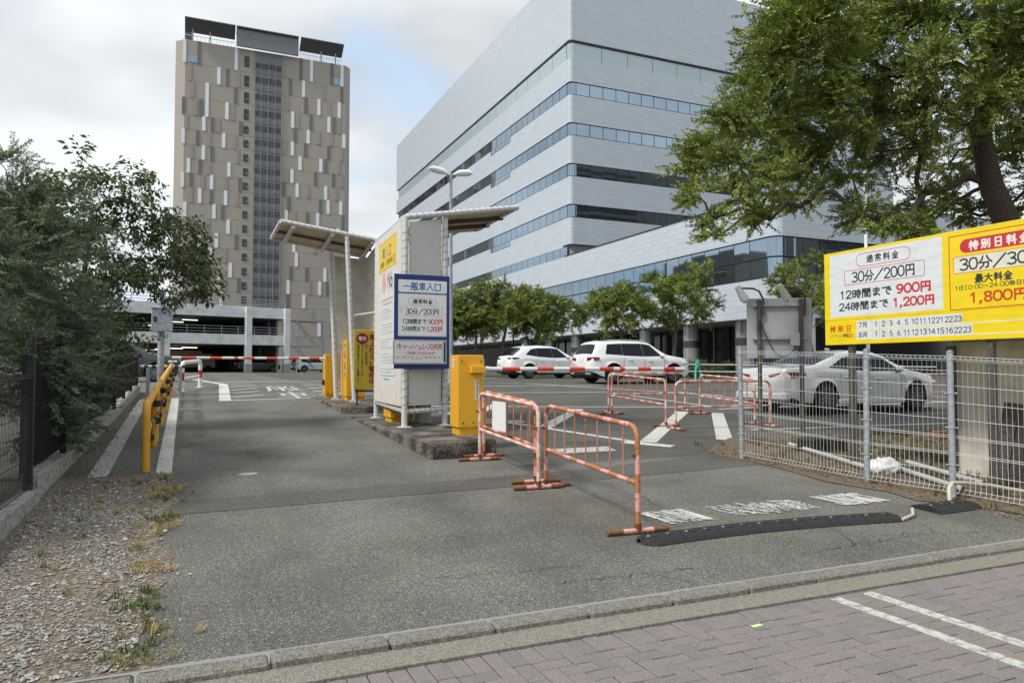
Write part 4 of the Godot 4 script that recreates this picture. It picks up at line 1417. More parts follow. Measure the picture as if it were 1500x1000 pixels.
func mesh_panel(parent: Node, a: Vector3, b: Vector3, h: float, m: Material, pitch: float, rows: Array, r := 0.0022, fold := true) -> void:
	var dir := (b - a).normalized()
	var flat := Vector3(dir.x, 0, dir.z).normalized()
	var out := flat.cross(Vector3.UP).normalized()
	var n := int(a.distance_to(b) / pitch)
	var s := begin()
	for i in n + 1:
		var p := a.lerp(b, float(i) / n)
		var pts := [p, p + Vector3.UP * h]
		if fold:
			pts = [p + out * 0.045, p + Vector3.UP * 0.04 + out * 0.0, p + Vector3.UP * (h - 0.05), p + Vector3.UP * h + out * 0.04, p + Vector3.UP * (h - 0.03) + out * 0.06]
		tube(s, pts, r, 4, false)
	for y in rows:
		tube(s, [a + Vector3.UP * y, b + Vector3.UP * y], r * 1.25, 5, false)
	if fold:
		for o in [[h - 0.05, 0.0], [h, 0.04], [h - 0.03, 0.06], [0.04, 0.0], [0.0, 0.045]]:
			tube(s, [a + Vector3.UP * o[0] + out * o[1], b + Vector3.UP * o[0] + out * o[1]], r * 1.25, 5, false)
	part(parent, "wire_mesh", s, m, "stuff")


func build_left_side() -> void:
	# stepped low block wall
	var w := thing("block_wall", "low stepped concrete block wall under the black mesh fence", "wall", Vector3.ZERO)
	rng.seed = 12
	var runs := [[-3.95, -8.2, 0.36, -1.40], [-8.2, -12.0, 0.50, -1.42], [-12.0, -16.4, 0.72, -1.42], [-16.4, -22.6, 0.0, -1.42]]
	for r in runs:
		var z: float = r[0]
		while z > r[1] + 0.02:
			var ln := minf(0.6, z - r[1])
			var top: float = r[2] if r[2] > 0.0 else lerpf(0.78, 1.10, (z - r[0]) / (r[1] - r[0]))
			var bot := gh(z - ln) - 0.25
			var s := begin()
			box(s, Vector3(r[3], (top + bot) * 0.5, z - ln * 0.5), Vector3(0.15, top - bot, ln - 0.006), 0.006, Basis.from_euler(Vector3(0.0 if r[2] > 0.0 else 0.05, rng.randf_range(-0.004, 0.004), 0)))
			part(w, "block", s, M.block)
			z -= ln
	# black mesh fences on the wall
	var f := thing("black_mesh_fence", "low black wire mesh fence panel nearest on the left", "fence", Vector3.ZERO)
	mesh_panel(f, Vector3(-1.42, 0.40, -3.6), Vector3(-1.42, 0.40, -8.1), 1.05, M.black_metal, 0.05, [0.25, 0.45, 0.65, 0.85], 0.003)
	for z in [-4.0, -6.05]:
		var s := begin()
		tube(s, [Vector3(-1.46, 0.2, z), Vector3(-1.46, 1.42, z)], 0.024, 10)
		part(f, "post", s, M.black_metal)
	f = thing("black_screen_fence", "taller black screened fence behind the drooping shrub", "fence", Vector3.ZERO)
	for z in [-8.15, -10.15, -12.15, -14.15, -16.15, -18.2, -20.2, -22.2]:
		var s := begin()
		var y := 0.3 if z > -12.0 else 0.6
		box(s, Vector3(-1.42, (y + 1.86) * 0.5, z), Vector3(0.07, 1.86 - y, 0.07), 0.006)
		part(f, "post", s, M.black_metal)
	for k in 7:
		var z := -8.2 - 2.0 * k
		var y := gh(z - 2.0) + 0.22
		mesh_panel(f, Vector3(-1.44, y, z), Vector3(-1.44, y, z - 1.93), 1.83 - y, M.black_metal, 0.04, [0.2, 0.4, 0.6, 0.8, 1.0], 0.003, false)
		if k > 3:
			for i in 12:
				var s := begin()
				box(s, Vector3(-1.47, (y + 1.85) * 0.5, z - 0.1 - 0.16 * i), Vector3(0.02, 1.85 - y, 0.125))
				part(f, "slat", s, M.black_metal)
	# privacy net behind the screen fence
	var s := begin()
	quad(s, Vector3(-1.50, 0.45, -8.2), Vector3(-1.50, 1.80, -8.2), Vector3(-1.50, 1.80, -16.2), Vector3(-1.50, 0.72, -16.2))
	var net: StandardMaterial3D = mat("net", 0.012, 0.013, 0.013, 0.9)
	part(f, "privacy_net", s, net)
	# yellow guard rails
	rng.seed = 5
	var names := ["nearest the camera", "second from the camera", "third from the camera", "fourth from the camera", "farthest from the camera"]
	for k in 5:
		var z0 := -9.56 - 2.65 * k
		var z1 := z0 - 2.1
		var x := -0.5 - 0.014 * k
		var t := thing("yellow_guard_rail", "yellow hoop guard rail beside the walkway, " + names[k], "guard rail", Vector3.ZERO, 0.0, "yellow hoop rails along the walkway")
		s = begin()
		var a := on(x, z0, -0.1)
		var b := on(x - 0.01, z1, -0.1)
		var ta := on(x, z0, 0.78)
		var tb := on(x - 0.01, z1, 0.78)
		var path := [a]
		path.append_array(bend(a, ta, tb, 0.16))
		path.append_array(bend(ta, tb, b, 0.16))
		path.append(b)
		tube(s, path, 0.046, 14)
		part(t, "hoop", s, M.rail_yellow)
		s = begin()
		tube(s, [on(x, z0, 0.38), on(x - 0.01, z1, 0.38)], 0.030, 12)
		part(t, "middle_rail", s, M.rail_yellow)
		# black clamps with wire where the hoops are joined
		for c in [[z0 - 0.12, 0.38], [z1 + 0.1, 0.38], [z1 + 0.08, 0.62]]:
			s = begin()
			box(s, on(x + 0.03, c[0], c[1]), Vector3(0.10, 0.09, 0.11), 0.02)
			part(t, "clamp", s, M.car_trim)
		s = begin()
		var wire := []
		for i in 12:
			wire.append(on(x + 0.045 + 0.01 * sin(i * 2.1), lerpf(z0 - 0.15, z1 + 0.1, i / 11.0), 0.42 + 0.12 * absf(sin(i * 0.9))))
		tube(s, wire, 0.008, 5)
		part(t, "chain", s, M.car_trim)
	# grey gate frame and red and white arch farther up the walkway
	var t := thing("walkway_gate", "low grey steel gate frame with striped top bar across the walkway", "gate frame", Vector3.ZERO)
	for x in [-1.12, -0.34]:
		s = begin()
		tube(s, [on(x, -21.6, -0.05), on(x, -21.6, 0.72)], 0.05, 10)
		part(t, "post", s, M.pole_grey)
	s = begin()
	striped(s, [on(-1.3, -21.6, 0.75), on(-0.2, -21.6, 0.75)], 0.045, 0.09, [Color(0.5, 0.5, 0.47), Color(0.03, 0.03, 0.03)], 10)
	part(t, "striped_bar", s, M.striped_paint)
	t = thing("arch_bollard", "red and white arch bollard at the end of the walkway", "bollard", Vector3.ZERO)
	s = begin()
	var wa := Color(0.72, 0.72, 0.70)
	var rd := Color(0.42, 0.015, 0.02)
	var pa := on(-0.3, -22.6, 0)
	var pb := on(0.18, -24.3, 0)
	for pr in [pa, pb]:
		tube(s, [pr + Vector3.UP * -0.05, pr + Vector3.UP * 0.30], 0.057, 12, true, wa)
		tube(s, [pr + Vector3.UP * 0.30, pr + Vector3.UP * 0.54], 0.058, 12, false, rd)
	var hoop := [pa + Vector3.UP * 0.54]
	hoop.append_array(bend(pa, pa + Vector3.UP * 0.82, pb + Vector3.UP * 0.82, 0.16))
	hoop.append_array(bend(pa + Vector3.UP * 0.82, pb + Vector3.UP * 0.82, pb, 0.16))
	hoop.append(pb + Vector3.UP * 0.54)
	tube(s, hoop, 0.057, 12, true, wa)
	part(t, "hoop", s, M.striped_paint)
	s = begin()
	tube(s, [pa + Vector3.UP * 0.36, pb + Vector3.UP * 0.36], 0.03, 8, true, wa)
	part(t, "cross_bar", s, M.striped_paint)
	for pr in [pa, pb]:
		s = begin()
		tube(s, [pr, pr + Vector3.UP * 0.015], 0.12, 14, true, wa)
		part(t, "base_plate", s, M.striped_paint)
	# control cabinet pole with dome camera
	t = thing("cabinet_pole", "grey steel pole carrying a control cabinet and a dome camera", "pole", on(-0.80, -21.2))
	s = begin()
	tube(s, [Vector3(0, -0.1, 0), Vector3(0, 2.7, 0)], 0.085, 14)
	part(t, "pole", s, M.pole_grey)
	s = begin()
	box(s, Vector3(0.02, 1.98, 0.12), Vector3(0.50, 0.60, 0.26), 0.012)
	var cab := part(t, "cabinet", s, M.pole_grey)
	s = begin()
	box(s, Vector3(-0.14, 2.0, 0.26), Vector3(0.09, 0.14, 0.03), 0.01)
	part(cab, "lock_plate", s, M.steel_dark)
	s = begin()
	box(s, Vector3(0.02, 2.292, 0.13), Vector3(0.54, 0.02, 0.32), 0.004)
	part(cab, "rain_lid", s, M.pole_grey)
	s = begin()
	box(s, Vector3(0.13, 2.52, 0.06), Vector3(0.12, 0.2, 0.12), 0.01)
	part(t, "camera_bracket", s, M.sign_grey)
	s = begin()
	var rings := []
	var rads := []
	for i in 7:
		var a := PI * 0.5 * i / 6.0
		rings.append(Vector3(0.34, 2.45 + 0.02 - 0.085 * sin(a) * 1.0, 0.08))
		rads.append(maxf(0.085 * cos(a), 0.004))
	tube(s, [Vector3(0.19, 2.5, 0.06), Vector3(0.34, 2.53, 0.08)], 0.02, 8)
	tube(s, [Vector3(0.34, 2.56, 0.08), Vector3(0.34, 2.47, 0.08)], [0.06, 0.088], 14)
	var dome := part(t, "dome_camera", s, M.white)
	s = begin()
	tube(s, rings, rads, 14)
	part(dome, "dark_dome", s, M.car_glass)


# short rows of marks too small to read in the photograph
func small_print(im: Image, x: float, y: float, w: float, h: int, c: Color) -> void:
	var p := x
	while p < x + w:
		var l := rng.randf_range(0.5, 1.0) * h
		im.fill_rect(Rect2i(int(p), int(y + rng.randi_range(0, 1)), int(maxf(2, l * 0.8)), h - rng.randi_range(0, 2)), c)
		p += l + h * 0.35


func entry_face() -> Image:
	# left face of the sign tower: 2.5 m wide, 3.2 m high, 220 px per metre; origin at z -14.25, y 4.05
	var k := 220.0
	var im := sheet_of(550, 704, Color(0.90, 0.885, 0.85))
	var o := func(z: float, y: float) -> Vector2: return Vector2((z + 14.25) * k, (4.05 - y) * k)
	var a: Vector2 = o.call(-13.82, 3.88)
	var b: Vector2 = o.call(-12.2, 3.35)
	im.fill_rect(Rect2i(Vector2i(a) - Vector2i(2, 2), Vector2i(b - a) + Vector2i(4, 4)), Color(0.35, 0.33, 0.25))
	im.fill_rect(Rect2i(Vector2i(a), Vector2i(b - a)), Color(0.96, 0.83, 0.22))
	write(im, "南入口", (14.25 - 13.5) * k, (4.05 - 3.79) * k, 0.23 * k, 6, Color(0.10, 0.36, 0.62), 1.25, 1.05)
	write(im, "普通車・小型車専用入口", (14.25 - 13.69) * k, (4.05 - 3.53) * k, 0.12 * k, 3, Color(0.16, 0.16, 0.15), 1.02, 1.02)
	# logo
	var pink := Color(0.95, 0.66, 0.70)
	for i in 24:
		var t := i / 23.0
		var c: Vector2 = o.call(-13.32, lerpf(3.27, 2.96, t))
		var w := int(8 + 62 * sin(PI * clampf(t, 0.05, 0.97)))
		im.blend_rect(brush(w, pink), Rect2i(0, 0, w, w), Vector2i(c) - Vector2i(w / 2, w / 2))
	write(im, "rkb", (14.25 - 13.0) * k, (4.05 - 3.26) * k, 0.30 * k, 8, Color(0.20, 0.20, 0.21), 0.9, 0.85)
	ink_line(im, o.call(-13.02, 3.24), o.call(-12.94, 3.16), 5, Color(0.85, 0.25, 0.3))
	ink_line(im, o.call(-12.88, 3.24), o.call(-12.94, 3.16), 5, Color(0.85, 0.25, 0.3))
	# notice sheet
	a = o.call(-13.76, 2.88)
	b = o.call(-12.18, 1.20)
	round_box(im, Rect2(a, b - a), 8, 2, Color(0.90, 0.91, 0.91), true)
	small_print(im, a.x + 40, a.y + 18, 250, 10, Color(0.80, 0.35, 0.36))
	small_print(im, a.x + 70, a.y + 36, 190, 9, Color(0.35, 0.55, 0.66))
	for i in 22:
		if i % 5 == 4:
			continue
		small_print(im, a.x + 26 + (6 if i % 3 else 0), a.y + 62 + i * 12.2, rng.randf_range(150, 295), 5, Color(0.42, 0.42, 0.43))
	im.fill_rect(Rect2i(int(a.x + 18), int(a.y + 334), 310, 2), Color(0.2, 0.2, 0.2))
	small_print(im, a.x + 105, a.y + 345, 110, 9, Color(0.25, 0.25, 0.25))
	return im


func fare_face() -> Image:
	var k := 8.0
	var im := sheet_of(640, 1120, Color(0.0, 0.16, 0.46))
	var pale := Color(0.94, 0.945, 0.95)
	var ink := Color(0.15, 0.15, 0.17)
	var red := Color(0.74, 0.12, 0.16)
	round_box(im, Rect2(5 * k, 8 * k, 71 * k, 18.5 * k), 16, 3, pale, true)
	write(im, "一般車入口", 11.5 * k, 11 * k, 13 * k, 12, Color(0.07, 0.38, 0.68), 1.0, 0.87)
	im.fill_rect(Rect2i(int(4.6 * k), int(28 * k), int(71.6 * k), int(64.5 * k)), Color(0.62, 0.64, 0.67))
	im.fill_rect(Rect2i(int(5.4 * k), int(29.2 * k), int(70 * k), int(62 * k)), pale)
	round_box(im, Rect2(19.5 * k, 34.5 * k, 41 * k, 11 * k), 42, 3, ink)
	write(im, "通常料金", 26 * k, 36.6 * k, 6.8 * k, 8, ink, 1.08, 1.0)
	round_box(im, Rect2(10 * k, 47.7 * k, 59.5 * k, 14.3 * k), 10, 3, red)
	write(im, "30分/200円", 15.5 * k, 50 * k, 10 * k, 9, ink, 1.0, 0.77)
	write(im, "12時間まで", 10.6 * k, 66 * k, 8 * k, 8, ink, 1.0, 0.82)
	write(im, "900円", 48.4 * k, 65.6 * k, 8.6 * k, 9, red, 1.0, 0.84)
	write(im, "24時間まで", 10.2 * k, 77 * k, 7.6 * k, 7, ink, 1.0, 0.84)
	write(im, "1,200円", 46.0 * k, 76.6 * k, 8.2 * k, 9, red, 1.0, 0.70)
	return im


func cashless_face() -> Image:
	var im := sheet_of(640, 280, Color(0.66, 0.67, 0.68))
	im.fill_rect(Rect2i(14, 14, 596, 252), Color(0.88, 0.885, 0.89))
	im.fill_rect(Rect2i(590, 14, 8, 252), Color(0.70, 0.71, 0.73))
	im.fill_rect(Rect2i(604, 18, 22, 236), Color(0.0, 0.16, 0.46))
	var red := Color(0.70, 0.16, 0.17)
	write(im, "キャッシュレス決済", 38, 38, 74, 8, red, 0.80, 1.0)
	write(im, "ご利用いただけます", 140, 134, 42, 5, red, 0.94, 1.0)
	for i in 16:
		im.fill_rect(Rect2i(34 + i * 34, 196, rng.randi_range(10, 24), rng.randi_range(8, 16)), [Color(0.3, 0.3, 0.5), Color(0.6, 0.4, 0.2), Color(0.35, 0.35, 0.36), Color(0.5, 0.5, 0.6)][i % 4])
	for i in 5:
		im.fill_rect(Rect2i(200 + i * 28, 222, 18, 6), Color(0.4, 0.4, 0.45))
	return im


func warning_face() -> Image:
	var im := sheet_of(360, 760, Color(0.80, 0.70, 0.22))
	var red := Color(0.60, 0.03, 0.16)
	var pts := []
	for i in 41:
		var a := TAU * i / 40.0
		var r := 66.0 if i % 2 else 80.0
		pts.append(Vector2(110 + cos(a) * r, 110 + sin(a) * r * 0.85))
	ink_path(im, pts, 14, red)
	im.blend_rect(brush(140, red), Rect2i(0, 0, 140, 140), Vector2i(40, 40))
	write(im, "警告", 58, 80, 54, 7, Color(0.95, 0.92, 0.88), 1.0, 1.0)
	var ink := Color(0.12, 0.12, 0.13)
	write(im, "周辺、周辺駐車場で", 150, 180, 31, 4, ink, 1.04, 1.0, true)
	write(im, "車上ねらいが多発しています。", 96, 180, 31, 4, ink, 1.06, 1.0, true)
	write(im, "貴重品の置き忘れにご注意願います。", 42, 180, 31, 4, ink, 1.02, 1.0, true)
	write(im, "車上ねらい警戒中", 200, 50, 78, 14, red, 1.06, 1.2, true)
	return im


func lace(s: SurfaceTool, a: Vector3, b: Vector3, r: float, pitch: float) -> void:
	var d := (b - a).normalized()
	var u := d.cross(Vector3(0.3, 0.5, 0.8)).normalized()
	var v := d.cross(u)
	var n := int(a.distance_to(b) / pitch)
	for i in n:
		var c := a + d * pitch * (i + 0.5)
		var pts := []
		for k in 7:
			var g := TAU * k / 6.0
			pts.append(c + (u * cos(g) + v * sin(g)) * (r + 0.004) + d * pitch * 0.55 * (k / 6.0 - 0.5))
		tube(s, pts, 0.0045, 4, false)


func pipe(parent: Node, called: String, a: Vector3, b: Vector3, r := 0.05) -> void:
	var s := begin()
	tube(s, [a, b], r, 14)
	part(parent, called, s, M.white_pipe)


func panel(parent: Node, called: String, q: Array, thick: float, m: Material) -> void:
	var n: Vector3 = (q[2] - q[0]).cross(q[1] - q[3]).normalized() * thick * 0.5
	var s := begin()
	quad(s, q[0] + n, q[1] + n, q[2] + n, q[3] + n)
	quad(s, q[3] - n, q[2] - n, q[1] - n, q[0] - n)
	for i in 4:
		var a: Vector3 = q[i]
		var b: Vector3 = q[(i + 1) % 4]
		quad(s, a + n, a - n, b - n, b + n)
	part(parent, called, s, m)


func gate_box(label: String, at: Vector3, size: Vector3, plinth: float) -> Node3D:
	var t := thing("gate_cabinet", label, "gate machine", at, 0.0, "yellow gate cabinets on the islands")
	var s := begin()
	box(s, Vector3(0, plinth + (size.y - plinth) * 0.5, 0), Vector3(size.x, size.y - plinth, size.z), 0.008)
	part(t, "cabinet", s, M.gate_yellow)
	s = begin()
	box(s, Vector3(0, plinth * 0.5 - 0.02, 0), Vector3(size.x - 0.05, plinth + 0.04, size.z - 0.05), 0.004)
	part(t, "plinth", s, M.gate_yellow)
	for p in [Vector2(-0.36, 0.92), Vector2(0.40, 0.92), Vector2(-0.3, plinth / size.y + 0.06), Vector2(0.1, plinth / size.y + 0.06)]:
		s = begin()
		tube(s, [Vector3(p.x * size.x, p.y * size.y, size.z * 0.5), Vector3(p.x * size.x, p.y * size.y, size.z * 0.5 + 0.01)], 0.012, 8)
		part(t, "bolt", s, M.steel_dark)
	return t


func barrier_arm(label: String, a: Vector3, b: Vector3, bands: Array) -> void:
	var t := thing("barrier_arm", label, "barrier arm", Vector3.ZERO, 0.0, "red and white barrier arms")
	var s := begin()
	var at := 0.0
	var red := false
	for w in bands:
		tube(s, [a.lerp(b, at), a.lerp(b, minf(1.0, at + w))], 0.031, 12, true, Color(0.66, 0.06, 0.025) if red else Color(0.70, 0.70, 0.68))
		at += w
		red = not red
	part(t, "arm", s, M.striped_paint)


func build_island() -> void:
	var i1 := thing("gate_island", "raised concrete gate island with dark stained sides", "island", Vector3.ZERO)
	var s := begin()
	box(s, Vector3(3.38, 0.14, -12.33), Vector3(0.96, 0.80, 6.05), 0.035)
	part(i1, "kerb_block", s, M.island_concrete)
	var i2 := thing("gate_island", "higher concrete gate island behind the sign tower", "island", Vector3.ZERO)
	s = begin()
	box(s, Vector3(3.45, 0.33, -18.2), Vector3(1.12, 0.80, 5.6), 0.035)
	part(i2, "kerb_block", s, M.island_concrete)
	# ---------- sign tower ----------
	var t := thing("sign_tower", "cream pipe framed sign tower with laced sheets and yellow entrance panel", "sign tower", Vector3.ZERO)
	var p0 := Vector3(3.32, 0.54, -14.25)
	var p1 := Vector3(3.20, 0.54, -11.72)
	var p2 := Vector3(3.94, 0.54, -11.85)
	var p3 := Vector3(3.94, 0.54, -14.25)
	var up := Vector3.UP
	var heights := [3.52, 3.50, 3.66, 3.66]
	var ps := [p0, p1, p2, p3]
	for i in 4:
		pipe(t, "post", ps[i], ps[i] + up * heights[i])
		s = begin()
		box(s, ps[i] + up * 0.008, Vector3(0.2, 0.016, 0.2), 0.004)
		part(t, "base_plate", s, M.white_pipe)
	pipe(t, "rail", p0 + up * 0.3, p1 + up * 0.26, 0.042)
	pipe(t, "rail", p1 + up * 0.26, p2 + up * 0.28, 0.045)
	pipe(t, "rail", p0 + up * 3.52, p1 + up * 3.5)
	pipe(t, "rail", p0 + up * 3.52, p3 + up * 3.66)
	var im := entry_face()
	var bd := board(t, "entrance_sheet", Vector3(3.275, 4.03, -14.2), Vector3(-0.115, 0, 2.42), Vector3(0, -3.15, 0), 0.012, print_mat("entrance_print", im, 0.6), M.cream_sheet)
	panel(t, "front_sheet", [p1 + Vector3(0.07, 0.36, 0.0), p2 + Vector3(-0.07, 0.36, 0.0), p2 + Vector3(-0.07, 3.55, 0.0), p1 + Vector3(0.07, 3.42, 0.0)], 0.012, M.grey_sheet)
	panel(t, "side_sheet", [p2 + up * 0.4, p3 + up * 0.4, p3 + up * 3.5, p2 + up * 3.5], 0.012, M.cream_sheet)
	s = begin()
	lace(s, p1 + up * 0.3, p1 + up * 3.4, 0.05, 0.13)
	lace(s, p2 + up * 0.3, p2 + up * 3.5, 0.05, 0.13)
	lace(s, p0 + up * 0.3, p0 + up * 3.4, 0.05, 0.13)
	lace(s, p1 + up * 0.26, p2 + up * 0.28, 0.045, 0.10)
	lace(s, p0 + up * 0.3, p1 + up * 0.26, 0.042, 0.09)
	lace(s, p1 + up * 3.5, Vector3(5.3, 4.43, -11.9), 0.05, 0.12)
	part(t, "lacing", s, M.lacing, "stuff")
	s = begin()
	for i in 22:
		for q in [p1 + Vector3(0.09, 0.4, 0.012), p2 + Vector3(-0.09, 0.4, 0.012)]:
			var c: Vector3 = q + up * (0.14 * i)
			tube(s, [c, c + Vector3(0, 0, 0.006)], 0.009, 6)
	part(t, "eyelets", s, M.lacing, "stuff")
	# right canopy
	var c0 := Vector3(3.94, 4.20, -11.85)
	var c1 := Vector3(5.33, 4.43, -11.9)
	var c2 := Vector3(5.29, 4.37, -13.9)
	var c3 := Vector3(3.94, 4.18, -13.9)
	pipe(t, "rail", p1 + up * 3.5, c1, 0.05)
	pipe(t, "rail", c1, c2, 0.04)
	pipe(t, "rail", c3, c2, 0.03)
	panel(t, "canopy_board", [c0 + up * 0.02, c1 + up * 0.02, c2 + up * 0.02, c3 + up * 0.02], 0.03, M.canopy_board)
	for f in [0.33, 0.66]:
		s = begin()
		tube(s, [c0.lerp(c3, f) - up * 0.05, c1.lerp(c2, f) - up * 0.05], 0.04, 8)
		part(t, "rafter", s, M.brown_post)
	s = begin()
	tube(s, [c1 + Vector3(-0.05, -0.05, -0.4), c2 + Vector3(-0.05, -0.05, 0.3)], 0.03, 8)
	part(t, "tube_lamp_holder", s, M.white)
	# fare board hung in front of the tower
	var fare := thing("fare_board", "blue fare board reading general car entrance and prices", "sign", Vector3.ZERO)
	board(fare, "fare_panel", Vector3(2.99, 3.07, -11.60), Vector3(0.95, 0, 0), Vector3(0, -1.56, 0), 0.03, print_mat("fare_print", fare_face(), 0.35), M.blue)
	board(fare, "cashless_panel", Vector3(2.965, 1.985, -11.578), Vector3(0.92, 0, 0), Vector3(0, -0.40, 0), 0.018, print_mat("cashless_print", cashless_face(), 0.3), M.alu)
	s = begin()
	for y in [2.98, 1.62]:
		box(s, Vector3(3.5, y, -11.66), Vector3(0.8, 0.04, 0.06))
	part(fare, "bracket", s, M.alu)
	# machine low behind the sheets
	var tm := gate_box("low yellow machine half hidden under the sign tower", Vector3(3.5, 0.54, -13.2), Vector3(0.45, 0.42, 0.5), 0.08)
	var rm := thing("junction_box", "grey junction box under the sign tower sheets", "box", Vector3(3.78, 0.54, -12.6))
	s = begin()
	box(s, Vector3(0, 0.16, 0), Vector3(0.22, 0.32, 0.3), 0.01)
	part(rm, "housing", s, M.sign_grey)
	s = begin()
	box(s, Vector3(0, 0.33, 0), Vector3(0.24, 0.02, 0.32), 0.005)
	part(rm, "lid", s, M.brown_post)
	# ---------- right gate machine ----------
	var g := gate_box("yellow gate cabinet at the front of the island", Vector3(3.725, 0.54, -10.16), Vector3(0.40, 1.17, 0.36), 0.11)
	s = begin()
	box(s, Vector3(0.09, 0.955, 0.22), Vector3(0.22, 0.10, 0.09), 0.006)
	part(g, "arm_housing", s, M.gate_yellow)
	s = begin()
	tube(s, [Vector3(0.2, 0.965, 0.2), Vector3(0.28, 0.965, 0.2)], 0.04, 12)
	part(g, "arm_hub", s, M.white_pipe)
	var st := sheet_of(48, 220, Color(0.88, 0.88, 0.87))
	st.blend_rect(brush(40, Color(0.2, 0.15, 0.15)), Rect2i(0, 0, 40, 40), Vector2i(4, 4))
	st.blend_rect(brush(30, Color(0.88, 0.88, 0.87)), Rect2i(0, 0, 30, 30), Vector2i(9, 9))
	ink_line(st, Vector2(13, 13), Vector2(35, 35), 5, Color(0.7, 0.1, 0.1))
	write(st, "車道歩行禁止", 10, 52, 26, 3, Color(0.15, 0.15, 0.15), 1.04, 1.05, true)
	board(g, "sticker", Vector3(0.065, 0.80, 0.184), Vector3(0.06, 0, 0), Vector3(0, -0.29, 0), 0.003, print_mat("sticker_print", st), M.white)
	var sm := sheet_of(32, 64, Color(0.9, 0.9, 0.88))
	ink_path(sm, [Vector2(8, 12), Vector2(22, 24), Vector2(10, 36), Vector2(22, 50)], 3, Color(0.75, 0.25, 0.2))
	board(g, "sticker", Vector3(-0.203, 1.12, -0.06), Vector3(0, 0, 0.07), Vector3(0, -0.14, 0), 0.003, print_mat("tag_print", sm), M.white)
	barrier_arm("red and white barrier arm reaching right from the front cabinet", Vector3(3.99, 1.505, -9.96), Vector3(7.52, 1.505, -9.96), [0.061, 0.081, 0.083, 0.079, 0.079, 0.076, 0.076, 0.0725, 0.033, 0.026, 0.072, 0.07, 0.07, 0.0655, 0.056])
	# ---------- left gate machines ----------
	var l1 := gate_box("lower yellow gate cabinet at the back of the island", Vector3(3.38, 0.73, -19.9), Vector3(0.34, 1.17, 0.34), 0.1)
	s = begin()
	box(s, Vector3(-0.2, 0.42, 0.1), Vector3(0.08, 0.14, 0.1), 0.02)
	part(l1, "sensor", s, M.car_trim)
	barrier_arm("red and white barrier arm reaching left across the entry lane", Vector3(3.22, 1.79, -19.8), Vector3(-0.50, 1.79, -19.8), [0.042, 0.07, 0.072, 0.07, 0.076, 0.072, 0.078, 0.072, 0.036, 0.025, 0.078, 0.076, 0.083, 0.093, 0.057])
	var l2 := gate_box("taller yellow ticket machine beside the leaning post", Vector3(3.66, 0.73, -18.3), Vector3(0.46, 1.48, 0.75), 0.1)
	s = begin()
	box(s, Vector3(0.03, 0.85, 0.385), Vector3(0.30, 1.15, 0.012), 0.004)
	var door := part(l2, "door", s, M.gate_yellow)
	s = begin()
	box(s, Vector3(0.0, 0.84, 0.395), Vector3(0.035, 0.18, 0.02), 0.005)
	part(door, "handle", s, M.alu)
	var slip := sheet_of(96, 48, Color(0.9, 0.9, 0.9))
	small_print(slip, 10, 12, 70, 9, Color(0.3, 0.3, 0.4))
	small_print(slip, 10, 28, 70, 7, Color(0.3, 0.3, 0.4))
	board(l2, "sticker", Vector3(0.02, 1.25, 0.398), Vector3(0.14, 0, 0), Vector3(0, -0.09, 0), 0.003, print_mat("slip_print", slip), M.white)
	var strip := sheet_of(40, 260, Color(0.55, 0.62, 0.66))
	for i in 9:
		strip.fill_rect(Rect2i(6, 8 + 28 * i, 28, 16), [Color(0.1, 0.15, 0.25), Color(0.85, 0.85, 0.8), Color(0.7, 0.3, 0.2)][i % 3])
	board(l2, "sticker", Vector3(-0.234, 1.42, 0.12), Vector3(0, 0, 0.16), Vector3(0, -0.85, 0), 0.003, print_mat("strip_print", strip), M.white)
	# ---------- left shelter ----------
	var h := thing("ticket_shelter", "leaning pipe framed shelter with sloping board canopy over ticket machine", "shelter", Vector3.ZERO)
	var a0 := Vector3(3.46, 0.73, -17.07)
	var b0 := Vector3(3.27, 0.73, -18.4)
	var a1 := Vector3(3.25, 4.62, -17.07)
	var b1 := Vector3(3.10, 4.40, -18.4)
	var nl := Vector3(1.77, 4.86, -17.07)
	var nr := Vector3(3.98, 4.58, -17.07)
	var fl := Vector3(1.69, 4.68, -18.4)
	var fr := Vector3(3.98, 4.36, -18.4)
	pipe(h, "post", a0, a1, 0.055)
	pipe(h, "post", b0, b1, 0.055)
	pipe(h, "post", Vector3(3.98, 0.73, -17.07), nr, 0.05)
	pipe(h, "post", Vector3(3.98, 0.73, -18.4), fr, 0.05)
	pipe(h, "rail", nl, nr)
	pipe(h, "rail", fl, fr, 0.04)
	pipe(h, "rail", nl, fl)
	for y in [2.75, 1.95]:
		pipe(h, "rail", a0.lerp(a1, (y - 0.73) / 3.9), Vector3(3.98, y + 0.1, -17.07), 0.035)
		pipe(h, "rail", b0.lerp(b1, (y - 0.73) / 3.7), Vector3(3.98, y, -18.4), 0.035)
	for pt in [a0, b0]:
		s = begin()
		box(s, pt + up * 0.01, Vector3(0.22, 0.02, 0.22), 0.004)
		tube(s, [pt + Vector3(-0.12, 0.02, 0.1), pt + Vector3(0, 0.07, 0)], 0.02, 6)
		part(h, "base_plate", s, M.white_pipe)
	panel(h, "canopy_board", [nl + up * 0.04, nr + up * 0.04, fr + up * 0.04, fl + up * 0.04], 0.03, M.canopy_board)
	for f in [0.12, 0.52, 0.95]:
		s = begin()
		var q0 := nl.lerp(nr, f) - up * 0.06
		var q1 := fl.lerp(fr, f) - up * 0.06
		tube(s, [q0, q1], 0.055, 8)
		part(h, "rafter", s, M.white_pipe)
	s = begin()
	tube(s, [nl.lerp(fl, 0.5) - up * 0.03, nr.lerp(fr, 0.5) - up * 0.03], 0.035, 8)
	part(h, "purlin", s, M.brown_post)
